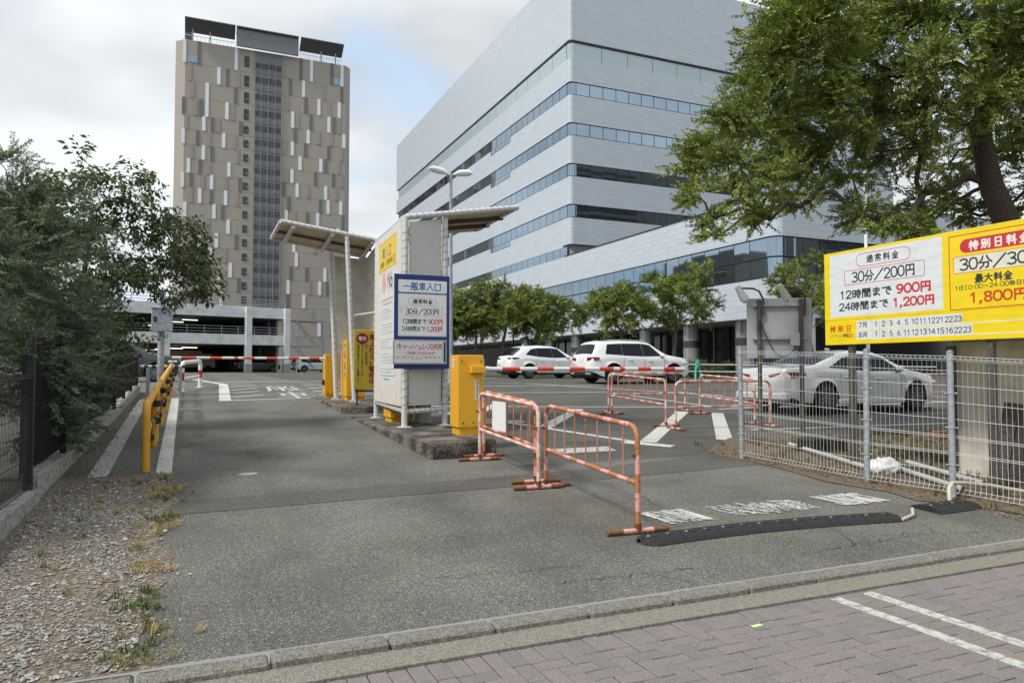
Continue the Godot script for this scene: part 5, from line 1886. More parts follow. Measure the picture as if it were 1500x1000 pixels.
	panel(h, "back_sheet", [Vector3(3.32, 1.9, -18.36), Vector3(3.94, 1.9, -18.36), Vector3(3.94, 4.3, -18.36), Vector3(3.18, 4.34, -18.36)], 0.012, M.cream_sheet)
	panel(h, "side_sheet", [Vector3(3.98, 1.2, -17.1), Vector3(3.98, 1.2, -18.36), Vector3(3.98, 4.3, -18.36), Vector3(3.98, 4.5, -17.1)], 0.012, M.cream_sheet)
	s = begin()
	lace(s, a0 + up * 0.2, a1, 0.055, 0.16)
	lace(s, b0 + up * 0.2, b1, 0.055, 0.16)
	lace(s, nl, nr, 0.05, 0.14)
	part(h, "lacing", s, M.lacing, "stuff")
	var wn := thing("warning_board", "yellow warning board with red burst and vertical lettering", "sign", Vector3.ZERO)
	board(wn, "warning_panel", Vector3(3.12, 2.34, -15.50), Vector3(0.58, 0, 0), Vector3(0, -1.26, 0), 0.02, print_mat("warning_print", warning_face(), 0.5), M.sign_yellow)
	s = begin()
	for x in [3.2, 3.62]:
		tube(s, [Vector3(x, 0.73, -15.53), Vector3(x, 2.3, -15.53)], 0.02, 8)
	box(s, Vector3(3.41, 1.04, -15.53), Vector3(0.5, 0.04, 0.04))
	part(wn, "stand", s, M.steel_dark)


# ---------- steel pipe barricades ----------
func barricade(label: String, a: Vector2, b: Vector2, seed_: int, tint: int) -> void:
	var r := RandomNumberGenerator.new()
	r.seed = seed_
	var mid := (a + b) * 0.5
	var d := b - a
	var t := thing("pipe_barricade", label, "barricade", on(mid.x, mid.y), 0.0, "pink and rust pipe barricades")
	var pink := Color(0.72, 0.36, 0.33)
	var pale := Color(0.72, 0.62, 0.52)
	var rust := Color(0.42, 0.185, 0.075)
	var red := Color(0.52, 0.225, 0.185)
	var sets := [[pink, pale, pink, pale], [rust, pink, rust, rust, pink], [red, pale, red, pink]]
	var cols: Array = sets[tint]
	var o := t.position
	var pa := on(a.x, a.y) - o
	var pb := on(b.x, b.y) - o
	var h := 0.90
	var up := Vector3.UP
	var s := begin()
	var path := [pa + up * 0.03]
	path.append_array(bend(pa, pa + up * h, pb + up * h, 0.14, 6))
	path.append_array(bend(pa + up * h, pb + up * h, pb, 0.14, 6))
	path.append(pb + up * 0.03)
	striped(s, path, 0.0225, 0.16, cols, 12)
	part(t, "frame", s, M.barricade_paint)
	s = begin()
	striped(s, [pa + up * 0.42, pb + up * 0.42], 0.020, 0.16, cols, 10, 1)
	part(t, "lower_rail", s, M.barricade_paint)
	var n := 7
	for i in n:
		var f := (i + 1.0) / (n + 1.0)
		var p := pa.lerp(pb, f)
		s = begin()
		tube(s, [p + up * 0.42, p + up * h], 0.0075, 7, true, rust if r.randf() < 0.4 else red)
		part(t, "upright", s, M.barricade_paint)
	var side := Vector3(-d.normalized().y, 0, d.normalized().x)
	for p in [pa, pb]:
		s = begin()
		striped(s, [p - side * 0.29 + up * 0.028, p + side * 0.29 + up * 0.028], 0.0225, 0.145, [rust * 0.5, pink, pink, rust * 0.5], 10)
		tube(s, [p + up * 0.02, p + up * 0.09], 0.03, 10, true, rust * 0.35)
		part(t, "foot", s, M.barricade_paint)
		s = begin()
		tube(s, [p + up * 0.66 + side * 0.02, p + up * 0.66 + side * 0.055], 0.014, 8, true, rust * 0.4)
		part(t, "coupling_hook", s, M.barricade_paint)


func build_barricades() -> void:
	barricade("pink and cream pipe barricade in front of the yellow cabinet", Vector2(3.50, -9.04), Vector2(3.44, -7.12), 1, 0)
	barricade("rusty pipe barricade standing close behind the cream one", Vector2(3.66, -9.30), Vector2(3.55, -7.42), 2, 1)
	barricade("rust orange pipe barricade nearest the black rubber ramp", Vector2(3.56, -7.18), Vector2(3.44, -5.20), 3, 1)
	barricade("red and cream pipe barricade running away beside the chevron lines", Vector2(8.53, -13.9), Vector2(8.36, -11.65), 4, 2)
	barricade("red pipe barricade across the lane under the white cars", Vector2(8.66, -14.25), Vector2(10.74, -14.2), 5, 2)
	barricade("red and cream pipe barricade just left of the mesh fence", Vector2(8.22, -11.15), Vector2(10.4, -11.05), 6, 2)
	barricade("red pipe barricade running away behind the first fence post", Vector2(10.59, -13.45), Vector2(10.42, -11.5), 7, 2)
	barricade("pink pipe barricade in front of the white sedan's bonnet", Vector2(17.6, -13.2), Vector2(19.6, -13.5), 8, 0)
	barricade("pink pipe barricade beyond the white sedan, half behind the fence post", Vector2(20.1, -13.5), Vector2(21.6, -13.3), 9, 0)
	# white notice wired to the first barricade
	var s := begin()
	box(s, Vector3(3.46, 0.28 + 0.64, -8.28), Vector3(0.012, 0.36, 0.42), 0.003)
	tag(part(self, "notice_plate", s, M.white), "blank white plate wired to the pink barricade", "plate")


func billboard_face() -> Image:
	var k := 500.0
	var yel := Color(0.98, 0.87, 0.10)
	var im := sheet_of(1850, 630, yel)
	var pale := Color(0.90, 0.92, 0.93)
	var ink := Color(0.20, 0.22, 0.25)
	var red := Color(0.80, 0.22, 0.25)
	var orange := Color(0.82, 0.30, 0.12)
	im.fill_rect(Rect2i(int(0.095 * k), int(0.03 * k), int(1.64 * k), int(0.86 * k)), pale)
	round_box(im, Rect2(0.53 * k, 0.075 * k, 0.79 * k, 0.165 * k), 0.08 * k, 4, red)
	write(im, "通常料金", 0.69 * k, 0.105 * k, 0.10 * k, 7, ink, 1.27, 0.98)
	round_box(im, Rect2(0.34 * k, 0.275 * k, 1.165 * k, 0.19 * k), 10, 4, red)
	write(im, "30分/200円", 0.455 * k, 0.295 * k, 0.150 * k, 10, ink, 1.0, 0.97)
	write(im, "12時間まで", 0.25 * k, 0.535 * k, 0.118 * k, 10, ink, 1.05, 1.22)
	write(im, "900円", 1.12 * k, 0.53 * k, 0.125 * k, 13, red, 1.03, 1.22)
	write(im, "24時間まで", 0.24 * k, 0.70 * k, 0.112 * k, 9, ink, 1.05, 1.22)
	write(im, "1,200円", 1.06 * k, 0.70 * k, 0.118 * k, 12, red, 1.03, 1.15)
	# second panel
	round_box(im, Rect2(1.82 * k, 0.06 * k, 1.78 * k, 0.85 * k), 4, 6, orange)
	round_box(im, Rect2(1.95 * k, 0.115 * k, 1.28 * k, 0.155 * k), 0.077 * k, 6, red, true)
	write(im, "特別日料金", 2.055 * k, 0.14 * k, 0.108 * k, 9, Color(0.97, 0.95, 0.92), 1.3, 0.98)
	im.fill_rect(Rect2i(int(1.87 * k), int(0.305 * k), int(1.45 * k), int(0.19 * k)), Color(0.92, 0.91, 0.85))
	round_box(im, Rect2(1.87 * k, 0.305 * k, 1.45 * k, 0.19 * k), 10, 3, red)
	write(im, "30分/300円", 1.94 * k, 0.325 * k, 0.150 * k, 10, ink, 1.0, 1.05)
	write(im, "最大料金", 2.115 * k, 0.53 * k, 0.095 * k, 8, ink, 1.1, 1.0)
	write(im, "1日[0:00~24:00毎日深夜0時まで]", 1.875 * k, 0.638 * k, 0.055 * k, 4, ink, 1.02, 1.22)
	write(im, "1,800円", 2.04 * k, 0.725 * k, 0.125 * k, 12, orange, 1.03, 1.2)
	# special day rows
	im.fill_rect(Rect2i(0, int(0.925 * k), 1850, 3), Color(0.80, 0.70, 0.10))
	write(im, "特別日", 0.085 * k, 1.005 * k, 0.09 * k, 7, orange, 1.45, 1.0)
	write(im, "(イベント開催日)", 0.07 * k, 1.115 * k, 0.05 * k, 3, ink, 1.0, 0.98)
	for row in 2:
		var y: float = [0.955, 1.085][row] * k
		im.fill_rect(Rect2i(int(0.516 * k), int(y + 0.108 * k), int(3.0 * k), 7), Color(0.93, 0.92, 0.84))
		im.fill_rect(Rect2i(int(0.516 * k), int(y), int([1.445, 1.56][row] * k), int(0.112 * k)), pale)
		var days: Array = [["1", "2", "3", "4", "5", "10", "11", "12", "21", "22", "23"], ["1", "2", "5", "6", "11", "12", "13", "14", "15", "16", "22", "23"]][row]
		write(im, ["7月", "8月"][row], 0.545 * k, y + 10, 0.075 * k, 5, ink, 1.02, 1.15)
		for i in days.size():
			var x: float = (0.765 + 0.1088 * i) * k
			im.fill_rect(Rect2i(int(x - 4), int(y), 2, 56), Color(0.74, 0.75, 0.75))
			write(im, days[i], x + (14 if days[i].length() == 1 else 2), y + 10, 0.075 * k, 5, ink, 1.0, 0.95)
	return im


func build_right_side() -> void:
	# galvanised mesh fence
	var posts := [Vector2(7.08, -8.08), Vector2(7.24, -6.15), Vector2(7.5, -5.28), Vector2(7.98, -3.6)]
	var t := thing("mesh_fence", "galvanised wire mesh fence with round posts around the verge", "fence", Vector3.ZERO)
	for i in posts.size():
		var s := begin()
		var p := on(posts[i].x, posts[i].y)
		var lean := Vector3(-0.015 if i == 0 else 0.03 if i == 1 else 0.0, 1.56, 0)
		tube(s, [p - Vector3.UP * 0.1, p + lean], 0.034, 16)
		tube(s, [p + lean, p + lean + Vector3.UP * 0.012, p + lean + Vector3.UP * 0.03], [0.038, 0.036, 0.012], 16)
		var post := part(t, "post", s, M.galvanised)
		for y in [0.35, 0.75, 1.12]:
			s = begin()
			tube(s, [p + lean * (y / 1.56) - Vector3(0.0, 0.006, 0), p + lean * (y / 1.56) + Vector3(0, 0.006, 0)], 0.041, 14)
			tube(s, [p + lean * (y / 1.56) + Vector3(-0.03, 0, -0.05), p + lean * (y / 1.56) + Vector3(0.03, 0, 0.05)], 0.008, 6)
			part(post, "clamp", s, M.galvanised)
	for i in posts.size() - 1:
		var a := on(posts[i].x + 0.03, posts[i].y, 0.06)
		var b := on(posts[i + 1].x + 0.03, posts[i + 1].y, 0.06)
		mesh_panel(t, a, b, 1.46, M.wire, 0.05, [0.22, 0.40, 0.42, 0.58, 0.60, 0.78, 0.96, 1.14, 1.30], 0.0025)
	# big yellow fare billboard facing the drive
	var bb := thing("fare_billboard", "large yellow billboard listing normal and special day parking fares", "billboard", Vector3.ZERO)
	board(bb, "panel", Vector3(8.0, 3.09, -7.43), Vector3(0, 0, 3.7), Vector3(0, -1.26, 0), 0.03, print_mat("billboard_print", billboard_face(), 0.4), M.sign_yellow)
	for z in [-7.05, -5.2, -3.9]:
		var s := begin()
		box(s, Vector3(8.07, (2.9 + gh(z)) * 0.5 - 0.1, z), Vector3(0.075, 3.0 - gh(z), 0.075), 0.006)
		part(bb, "post", s, M.brown_post)
	# back of another sign with floodlights
	var bs := thing("reversed_sign_board", "grey back of a sign board with two floodlight arms and cable", "sign", Vector3.ZERO)
	var s := begin()
	box(s, Vector3(10.05, 2.27, -10.42), Vector3(1.16, 1.13, 0.03), 0.006, Basis.from_euler(Vector3(0, -0.62, 0)))
	part(bs, "panel", s, M.sign_grey)
	var dir := Vector3(cos(0.62), 0, sin(0.62))
	var nrm := Vector3(-sin(0.62), 0, cos(0.62))
	var c := Vector3(10.05, 0, -10.42) + nrm * 0.07
	for k in [-0.36, 0.38]:
		s = begin()
		var p: Vector3 = c + dir * k
		tube(s, [Vector3(p.x, gh(p.z) - 0.1, p.z), Vector3(p.x, 2.80, p.z)], 0.042, 12)
		part(bs, "post", s, M.brown_post)
		s = begin()
		var tip: Vector3 = p + Vector3(-0.55, 2.99, 0.1)
		tube(s, [p + Vector3(0.05, 2.5, 0.05), p + Vector3(0.05, 2.82, 0.05), p + Vector3(-0.05, 2.96, 0.06), p + Vector3(-0.2, 3.0, 0.07), tip], 0.018, 8)
		var arm := part(bs, "lamp_arm", s, mat("rusty_arm", 0.12, 0.05, 0.035, 0.7))
		s = begin()
		tube(s, [tip + Vector3(-0.08, 0.04, 0.02), tip + Vector3(0.03, -0.13, 0.03), tip + Vector3(0.09, -0.21, 0.035)], [0.045, 0.07, 0.08], 12)
		part(arm, "floodlight", s, M.grey_sheet)
		s = begin()
		tube(s, [tip + Vector3(0.09, -0.21, 0.035), tip + Vector3(0.12, -0.255, 0.037)], [0.068, 0.05], 12)
		part(arm, "lens", s, M.head_light)
	for y in [2.70, 2.08]:
		s = begin()
		box(s, c + Vector3(0, y, 0) - nrm * 0.01, Vector3(0.98, 0.05, 0.04), 0.004, Basis.from_euler(Vector3(0, -0.62, 0)))
		part(bs, "brace", s, M.pole_grey)
	s = begin()
	box(s, c + dir * 0.26 + Vector3(0, 2.05, 0) + nrm * 0.06, Vector3(0.16, 0.24, 0.1), 0.01, Basis.from_euler(Vector3(0, -0.62, 0)))
	part(bs, "switch_box", s, M.sign_grey)
	s = begin()
	var cable := []
	for i in 15:
		var f := i / 14.0
		cable.append(c + dir * lerpf(-0.36, 0.3, f) + nrm * 0.08 + Vector3(0, lerpf(2.4, 1.95, f) - 0.42 * sin(PI * f), 0))
	tube(s, cable, 0.009, 6)
	part(bs, "cable", s, M.car_trim)
	# beige shed wall and posts behind the billboard
	var sh := thing("beige_shed", "plain beige panel shed behind the billboard", "shed", Vector3.ZERO)
	s = begin()
	box(s, Vector3(9.45, 0.98, -5.35), Vector3(0.9, 1.75, 1.9), 0.01)
	part(sh, "wall", s, M.cream_sheet)
	s = begin()
	box(s, Vector3(9.45, 1.9, -5.35), Vector3(1.1, 0.08, 2.1), 0.01)
	part(sh, "roof", s, M.grey_sheet)
	s = begin()
	box(s, Vector3(8.93, 0.9, -6.27), Vector3(0.09, 1.8, 0.09), 0.005)
	part(sh, "corner_post", s, M.brown_post)
	for i in 3:
		s = begin()
		var z := -5.55 + 0.21 * i
		box(s, Vector3(8.82, 0.60, z), Vector3(0.03, 1.02 - 0.03 * i, 0.18), 0.004, Basis.from_euler(Vector3(0.10 - 0.02 * i, 0, -0.16)))
		tag(part(self, "plank", s, M.plank), ["leftmost weathered plank leaning on the beige shed", "middle weathered plank leaning on the beige shed", "rightmost weathered plank leaning on the beige shed"][i], "plank", "planks leaning on the shed")
	# long pipes, bag and hose in the verge
	for i in 3:
		s = begin()
		var a: Vector2 = [Vector2(8.62, -8.75), Vector2(8.55, -7.1), Vector2(8.9, -6.9)][i]
		var b: Vector2 = [Vector2(7.95, -6.75), Vector2(7.78, -5.35), Vector2(8.35, -5.5)][i]
		tube(s, [on(a.x, a.y, 0.05), on(b.x, b.y, 0.055)], 0.033, 14, false)
		tube(s, [on(a.x, a.y, 0.05), on(b.x, b.y, 0.055)], 0.028, 14, false)
		tag(part(self, "plastic_pipe", s, M.pvc), ["pale plastic pipe lying farthest along the mesh fence", "pale plastic pipe lying beside the crumpled bag", "pale plastic pipe lying nearest the beige shed"][i], "pipe", "plastic pipes in the verge")
	s = begin()
	rng.seed = 14
	var ring := []
	var bag := SphereMesh.new()
	bag.radial_segments = 22
	bag.rings = 12
	var md := MeshDataTool.new()
	var am := ArrayMesh.new()
	am.add_surface_from_arrays(Mesh.PRIMITIVE_TRIANGLES, bag.get_mesh_arrays())
	md.create_from_surface(am, 0)
	var fn := FastNoiseLite.new()
	fn.frequency = 2.2
	fn.fractal_octaves = 3
	for i in md.get_vertex_count():
		var v := md.get_vertex(i)
		var kf := 1.0 + 0.45 * fn.get_noise_3dv(v * 2.0)
		md.set_vertex(i, Vector3(v.x * 0.46, maxf(v.y, -0.2) * 0.26, v.z * 0.34) * kf)
	am.clear_surfaces()
	md.commit_to_surface(am)
	var st := SurfaceTool.new()
	st.create_from(am, 0)
	st.deindex()
	st.generate_normals()
	var bg := put(self, "plastic_bag", st.commit(), M.bag, "", on(8.15, -6.65, 0.05))
	tag(bg, "crumpled white plastic bag lying against the mesh fence", "bag")
	s = begin()
	var hp := [on(7.22, -5.12, 0.0), on(7.24, -5.14, 0.14), on(7.32, -5.16, 0.19), on(7.55, -5.2, 0.17), on(7.9, -5.15, 0.13), on(8.3, -5.0, 0.06), on(8.7, -4.8, 0.03), on(9.3, -4.4, 0.03)]
	tube(s, hp, 0.022, 10)
	tag(part(self, "hose", s, M.hose), "beige hose bending out of the ground beside the last fence post", "hose")
	s = begin()
	tube(s, [on(6.0, -4.72, 0.02), on(6.25, -4.80, 0.025), on(6.5, -5.0, 0.02)], 0.016, 8)
	tag(part(self, "hose", s, M.hose), "short beige hose between the two rubber ramps", "hose")
	s = begin()
	for p in [[8.6, -8.3, 0.3], [8.95, -8.15, 0.22]]:
		box(s, on(p[0], p[1], 0.11), Vector3(0.3, 0.22, p[2]), 0.03)
	tag(part(self, "black_crate", s, M.car_trim), "black plastic crate on the verge behind the first fence panel", "crate")
	for i in 4:
		s = begin()
		var bx: Vector2 = [Vector2(12.0, -8.7), Vector2(12.25, -8.72), Vector2(12.6, -8.75), Vector2(13.0, -8.8)][i]
		box(s, on(bx.x, bx.y, 0.08), Vector3(0.22, 0.14, 0.12), 0.008, Basis.from_euler(Vector3(0, 0.1 * i, 0)))
		tag(part(self, "red_brick", s, mat("red_brick_clay", 0.22, 0.075, 0.05, 0.9)), ["first", "second", "third", "fourth"][i] + " loose red brick from the left on the verge", "brick", "loose red bricks")
	# rubber cable ramps across the exit
	ramp("long black rubber ramp strip laid across the exit lane", Vector2(3.28, -4.93), Vector2(6.02, -4.86), 0.27, 7, true)
	ramp("short black rubber ramp piece beside the last fence post", Vector2(6.62, -4.95), Vector2(7.28, -4.97), 0.34, 2, false)


func ramp(label: String, a: Vector2, b: Vector2, wide: float, pieces: int, rounded: bool) -> void:
	var t := thing("rubber_ramp", label, "ramp", Vector3.ZERO, 0.0, "black rubber ramps")
	var d := (b - a) / pieces
	for i in pieces:
		var s := begin()
		var p := a + d * i
		var q := p + d * 0.985
		var prof := [[-0.5, 0.006], [-0.40, 0.03], [-0.22, 0.05], [0.22, 0.05], [0.40, 0.03], [0.5, 0.006]]
		var w0 := wide
		var bow := 0.09 * sin(PI * (i + 0.5) / pieces) if rounded else 0.0
		var bow1 := 0.09 * sin(PI * (i + 1.5) / pieces) if rounded else 0.0
		for k in prof.size() - 1:
			var n := 10
			for j in n:
				var f0 := float(j) / n
				var f1 := float(j + 1) / n
				var e0 := 1.0
				var e1 := 1.0
				if rounded and i == 0:
					e0 = sqrt(1.0 - pow(1.0 - clampf(f0 * 2.4 + 0.03, 0.0, 1.0), 2.0))
					e1 = sqrt(1.0 - pow(1.0 - clampf(f1 * 2.4 + 0.03, 0.0, 1.0), 2.0))
				var c0 := p.lerp(q, f0) - Vector2(0, lerpf(bow, bow1, f0))
				var c1 := p.lerp(q, f1) - Vector2(0, lerpf(bow, bow1, f1))
				var u0: float = prof[k][0] * w0
				var u1: float = prof[k + 1][0] * w0
				quad(s, on(c0.x, c0.y - u0 * e0, prof[k][1]), on(c0.x, c0.y - u1 * e0, prof[k + 1][1]), on(c1.x, c1.y - u1 * e1, prof[k + 1][1]), on(c1.x, c1.y - u0 * e1, prof[k][1]))
		for f in ([[1.0, -1.0]] if rounded and i == 0 else [[0.0, 1.0], [1.0, -1.0]]):
			var cc: Vector2 = p.lerp(q, f[0]) - Vector2(0, bow if f[0] == 0.0 else bow1)
			for k in prof.size() - 1:
				quad(s, on(cc.x, cc.y - prof[k][0] * w0, prof[k][1]), on(cc.x, cc.y - prof[k + 1][0] * w0, prof[k + 1][1]), on(cc.x, cc.y - prof[k + 1][0] * w0, 0.0), on(cc.x, cc.y - prof[k][0] * w0, 0.0))
		var o := part(t, "ramp_piece", s, M.rubber)
		# raised tread ribs and bolts
		s = begin()
		for j in 5:
			var f := (j + 0.5) / 5.0
			var c := p.lerp(q, f) - Vector2(0, lerpf(bow, bow1, f))
			box(s, on(c.x, c.y, 0.052), Vector3(0.012, 0.006, wide * 0.42), 0.002, Basis.from_euler(Vector3(0, 0.6 if j % 2 else -0.6, 0)))
		part(o, "tread", s, M.rubber)
		for f in [0.25, 0.75]:
			var c := p.lerp(q, f) - Vector2(0, lerpf(bow, bow1, f))
			s = begin()
			tube(s, [on(c.x, c.y, 0.048), on(c.x, c.y, 0.0535)], 0.014, 10)
			part(o, "bolt", s, M.alu)


func curve_at(pts: Array, x: float) -> float:
	if x <= pts[0][0]:
		return pts[0][1]
	for i in range(1, pts.size()):
		if x <= pts[i][0]:
			return lerpf(pts[i - 1][1], pts[i][1], (x - pts[i - 1][0]) / (pts[i][0] - pts[i - 1][0]))
	return pts[-1][1]


func soft_at(pts: Array, x: float, d: float) -> float:
	return (curve_at(pts, x - d) + 2.0 * curve_at(pts, x) + curve_at(pts, x + d)) * 0.25


# half section of the body at x: list of (half width, height) from the roof centre line down to the sill
func section(c: Dictionary, x: float) -> Array:
	var yt := soft_at(c.top, x, 0.05)
	var yb := minf(soft_at(c.belt, x, 0.08), yt - 0.03)
	var hb := soft_at(c.wide, x, 0.1)
	var k := clampf((yt - yb) / 0.4, 0.12, 1.0)
	var hr := hb - 0.03 - 0.36 * maxf(0.0, yt - yb - 0.05)
	var yl := 0.24
	var end := soft_at(c.low, x, 0.05)
	yl = maxf(yl, end)
	for w in c.wheels:
		var dx := absf(x - w)
		if dx < c.arch:
			yl = maxf(yl, c.rad + sqrt(c.arch * c.arch - dx * dx))
	var out := [Vector2(0, yt), Vector2(hr * 0.4, yt - 0.006), Vector2(hr * 0.72, yt - 0.022), Vector2(hr * 0.9, yt - 0.05 * k), Vector2(hr, yt - 0.11 * k)]
	var p := Vector2(hr, yt - 0.11 * k)
	out.append(p.lerp(Vector2(hb - 0.03, yb), 0.5))
	out.append(Vector2(hb - 0.03, yb))
	out.append(Vector2(hb - 0.008, maxf(yb - 0.05, yl)))
	out.append(Vector2(hb, maxf(yb - 0.14, yl)))
	out.append(Vector2(hb - 0.012, maxf(lerpf(yb, 0.3, 0.55), yl)))
	out.append(Vector2(hb + 0.004, maxf(0.42, yl)))
	out.append(Vector2(hb - 0.02, yl))
	return out


func side_z(c: Dictionary, x: float, y: float) -> float:
	var s := section(c, x)
	for i in range(4, s.size() - 1):
		if y <= s[i].y and y >= s[i + 1].y:
			return lerpf(s[i].x, s[i + 1].x, (s[i].y - y) / maxf(s[i].y - s[i + 1].y, 0.001))
	return s[4].x if y > s[4].y else s[-1].x


func top_y(c: Dictionary, x: float, z: float) -> float:
	var s := section(c, x)
	for i in 4:
		if absf(z) <= s[i + 1].x:
			return lerpf(s[i].y, s[i + 1].y, (absf(z) - s[i].x) / maxf(s[i + 1].x - s[i].x, 0.001))
	return s[4].y


func wheel(parent: Node, at: Vector3, r: float, side: float, m: Material) -> void:
	var s := begin()
	var w := 0.11
	tube(s, [at + Vector3(0, 0, -w), at + Vector3(0, 0, -w * 0.8), at + Vector3(0, 0, w * 0.8), at + Vector3(0, 0, w)], [r * 0.9, r, r, r * 0.9], 26)
	var o := part(parent, "wheel", s, M.tyre)
	s = begin()
	var f := at + Vector3(0, 0, side * (w + 0.004))
	tube(s, [f, f - Vector3(0, 0, side * 0.05)], [r * 0.70, r * 0.66], 26)
	part(o, "rim_well", s, M.car_trim)
	s = begin()
	for k in 10:
		var a := TAU * k / 10.0
		var d := Vector3(cos(a), sin(a), 0)
		var n := Vector3(-sin(a), cos(a), 0)
		var z := Vector3(0, 0, side * 0.012)
		quad(s, f + z + d * r * 0.12 - n * 0.022, f + z + d * r * 0.69 - n * 0.018, f + z + d * r * 0.69 + n * 0.018, f + z + d * r * 0.12 + n * 0.022)
	for k in 26:
		var a := TAU * k / 26.0
		var b := TAU * (k + 1) / 26.0
		var z := Vector3(0, 0, side * 0.010)
		quad(s, f + z + Vector3(cos(a), sin(a), 0) * r * 0.64, f + z + Vector3(cos(a), sin(a), 0) * r * 0.70, f + z + Vector3(cos(b), sin(b), 0) * r * 0.70, f + z + Vector3(cos(b), sin(b), 0) * r * 0.64)
	tube(s, [f, f + Vector3(0, 0, side * 0.02)], r * 0.14, 12)
	part(o, "rim", s, m)


func glass_patch(c: Dictionary, q: Array, side: float) -> SurfaceTool:
	# q: bottom rear, top rear, top front, bottom front as (x, y)
	var s := begin()
	s.set_smooth_group(0)
	var nu := 10
	var nv := 4
	for i in nu:
		for j in nv:
			var v := []
			for k in [[0, 0], [0, 1], [1, 1], [1, 0]]:
				var u := float(i + k[0]) / nu
				var w := float(j + k[1]) / nv
				var p: Vector2 = q[0].lerp(q[3], u).lerp(q[1].lerp(q[2], u), w)
				v.append(Vector3(p.x, p.y, side * (side_z(c, p.x, p.y) + 0.006)))
			if side > 0.0:
				quad(s, v[0], v[1], v[2], v[3])
			else:
				quad(s, v[3], v[2], v[1], v[0])
	return s


func car(label: String, c: Dictionary, at: Vector3, turn: float, paint: Material, lower: Material) -> Node3D:
	var t := thing("parked_car", label, "car", at, turn, "parked cars")
	var s := begin()
	s.set_smooth_group(0)
	var n := 72
	var x0: float = c.top[0][0]
	var x1: float = c.top[-1][0]
	var prev := []
	for i in n + 1:
		var x := lerpf(x0, x1, float(i) / n)
		var sec := section(c, x)
		var ring := []
		for k in range(sec.size() - 1, -1, -1):
			ring.append(Vector3(x, sec[k].y, -sec[k].x))
		for k in range(1, sec.size()):
			ring.append(Vector3(x, sec[k].y, sec[k].x))
		if prev:
			for k in ring.size() - 1:
				for p in [prev[k], ring[k], ring[k + 1], prev[k], ring[k + 1], prev[k + 1]]:
					s.add_vertex(p)
		if i == 0 or i == n:
			var mid := Vector3(x, 0.6, 0)
			for k in ring.size():
				var a: Vector3 = ring[k]
				var b: Vector3 = ring[(k + 1) % ring.size()]
				for p in ([mid, a, b] if i == 0 else [mid, b, a]):
					s.add_vertex(p)
		prev = ring
	s.generate_normals()
	var body := part(t, "body", s, paint)
	# dark lower cladding, underbody and wheel houses
	s = begin()
	var hw: float = curve_at(c.wide, 0.0)
	box(s, Vector3((x0 + x1) * 0.5, 0.40, 0), Vector3(x1 - x0 - 0.5, 0.42, hw * 2.0 - 0.30), 0.03)
	part(t, "underbody", s, M.car_trim)
	for sd in [-1.0, 1.0]:
		s = begin()
		box(s, Vector3((c.wheels[0] + c.wheels[1]) * 0.5, 0.26, sd * (hw - 0.05)), Vector3(c.wheels[1] - c.wheels[0] - c.arch * 2.0, 0.12, 0.1), 0.02)
		part(t, "sill", s, lower)
		for w in c.wheels:
			s = begin()
			var arc := []
			for k in 13:
				var a := PI * k / 12.0
				arc.append(Vector3(w + cos(a) * (c.arch + 0.012), c.rad + sin(a) * (c.arch + 0.012), sd * (side_z(c, w, 0.8) - 0.005)))
			tube(s, arc, 0.022 if c.clad else 0.008, 6)
			part(t, "arch_trim", s, lower)
			wheel(t, Vector3(w, c.rad, sd * (hw - 0.12)), c.rad, sd, M.rim)
		for g in c.windows:
			part(t, "side_window", glass_patch(c, g, sd), M.car_glass)
		s = begin()
		var mx: float = c.mirror.x
		var my: float = c.mirror.y
		box(s, Vector3(mx, my, sd * (side_z(c, mx, my) + 0.11)), Vector3(0.12, 0.13, 0.2), 0.04)
		var mir := part(t, "mirror", s, paint)
		s = begin()
		box(s, Vector3(mx, my - 0.07, sd * (side_z(c, mx, my - 0.05) + 0.03)), Vector3(0.08, 0.05, 0.12), 0.015)
		part(mir, "foot", s, M.car_trim)
		for hx in c.handles:
			s = begin()
			var y: float = curve_at(c.belt, hx) - 0.13
			box(s, Vector3(hx, y, sd * (side_z(c, hx, y) + 0.012)), Vector3(0.2, 0.03, 0.025), 0.01)
			part(t, "door_handle", s, M.chrome if c.clad else paint)
		for dx in c.doors:
			s = begin()
			var line := []
			for k in 9:
				var y := lerpf(0.36, curve_at(c.belt, dx) - 0.02, k / 8.0)
				line.append(Vector3(dx + 0.03 * (y - 0.6), y, sd * (side_z(c, dx, y) + 0.001)))
			tube(s, line, 0.006, 5)
			part(t, "door_gap", s, M.car_trim)
		s = begin()
		for k in c.tail.size() - 1:
			var a: Array = c.tail[k]
			var b: Array = c.tail[k + 1]
			quad(s, Vector3(a[0], a[1], sd * (a[3] + 0.008)), Vector3(b[0], b[1], sd * (b[3] + 0.008)), Vector3(b[0], b[2], sd * (b[3] + 0.008)), Vector3(a[0], a[2], sd * (a[3] + 0.008)))
		part(t, "tail_light", s, M.tail_light)
		s = begin()
		box(s, Vector3(x1 - 0.30, c.lamp_y, sd * (side_z(c, x1 - 0.3, c.lamp_y) - 0.06)), Vector3(0.34, 0.12, 0.16), 0.04, Basis.from_euler(Vector3(0, sd * 0.35, 0)))
		part(t, "head_light", s, M.head_light)
	# windscreen and rear window
	for e in [["windscreen", c.screen], ["rear_window", c.rear]]:
		s = begin()
		for i in 8:
			for j in 8:
				var v := []
				for k in [[0, 0], [1, 0], [1, 1], [0, 1]]:
					var x := lerpf(e[1][0], e[1][1], float(i + k[0]) / 8.0)
					var zz: float = lerpf(-0.86, 0.86, float(j + k[1]) / 8.0) * (section(c, x)[4].x)
					v.append(Vector3(x, top_y(c, x, zz) + 0.006, zz) + Vector3(0.006 if e[0] == "windscreen" else -0.006, 0, 0))
				quad(s, v[3], v[2], v[1], v[0])
		part(t, e[0], s, M.car_glass)
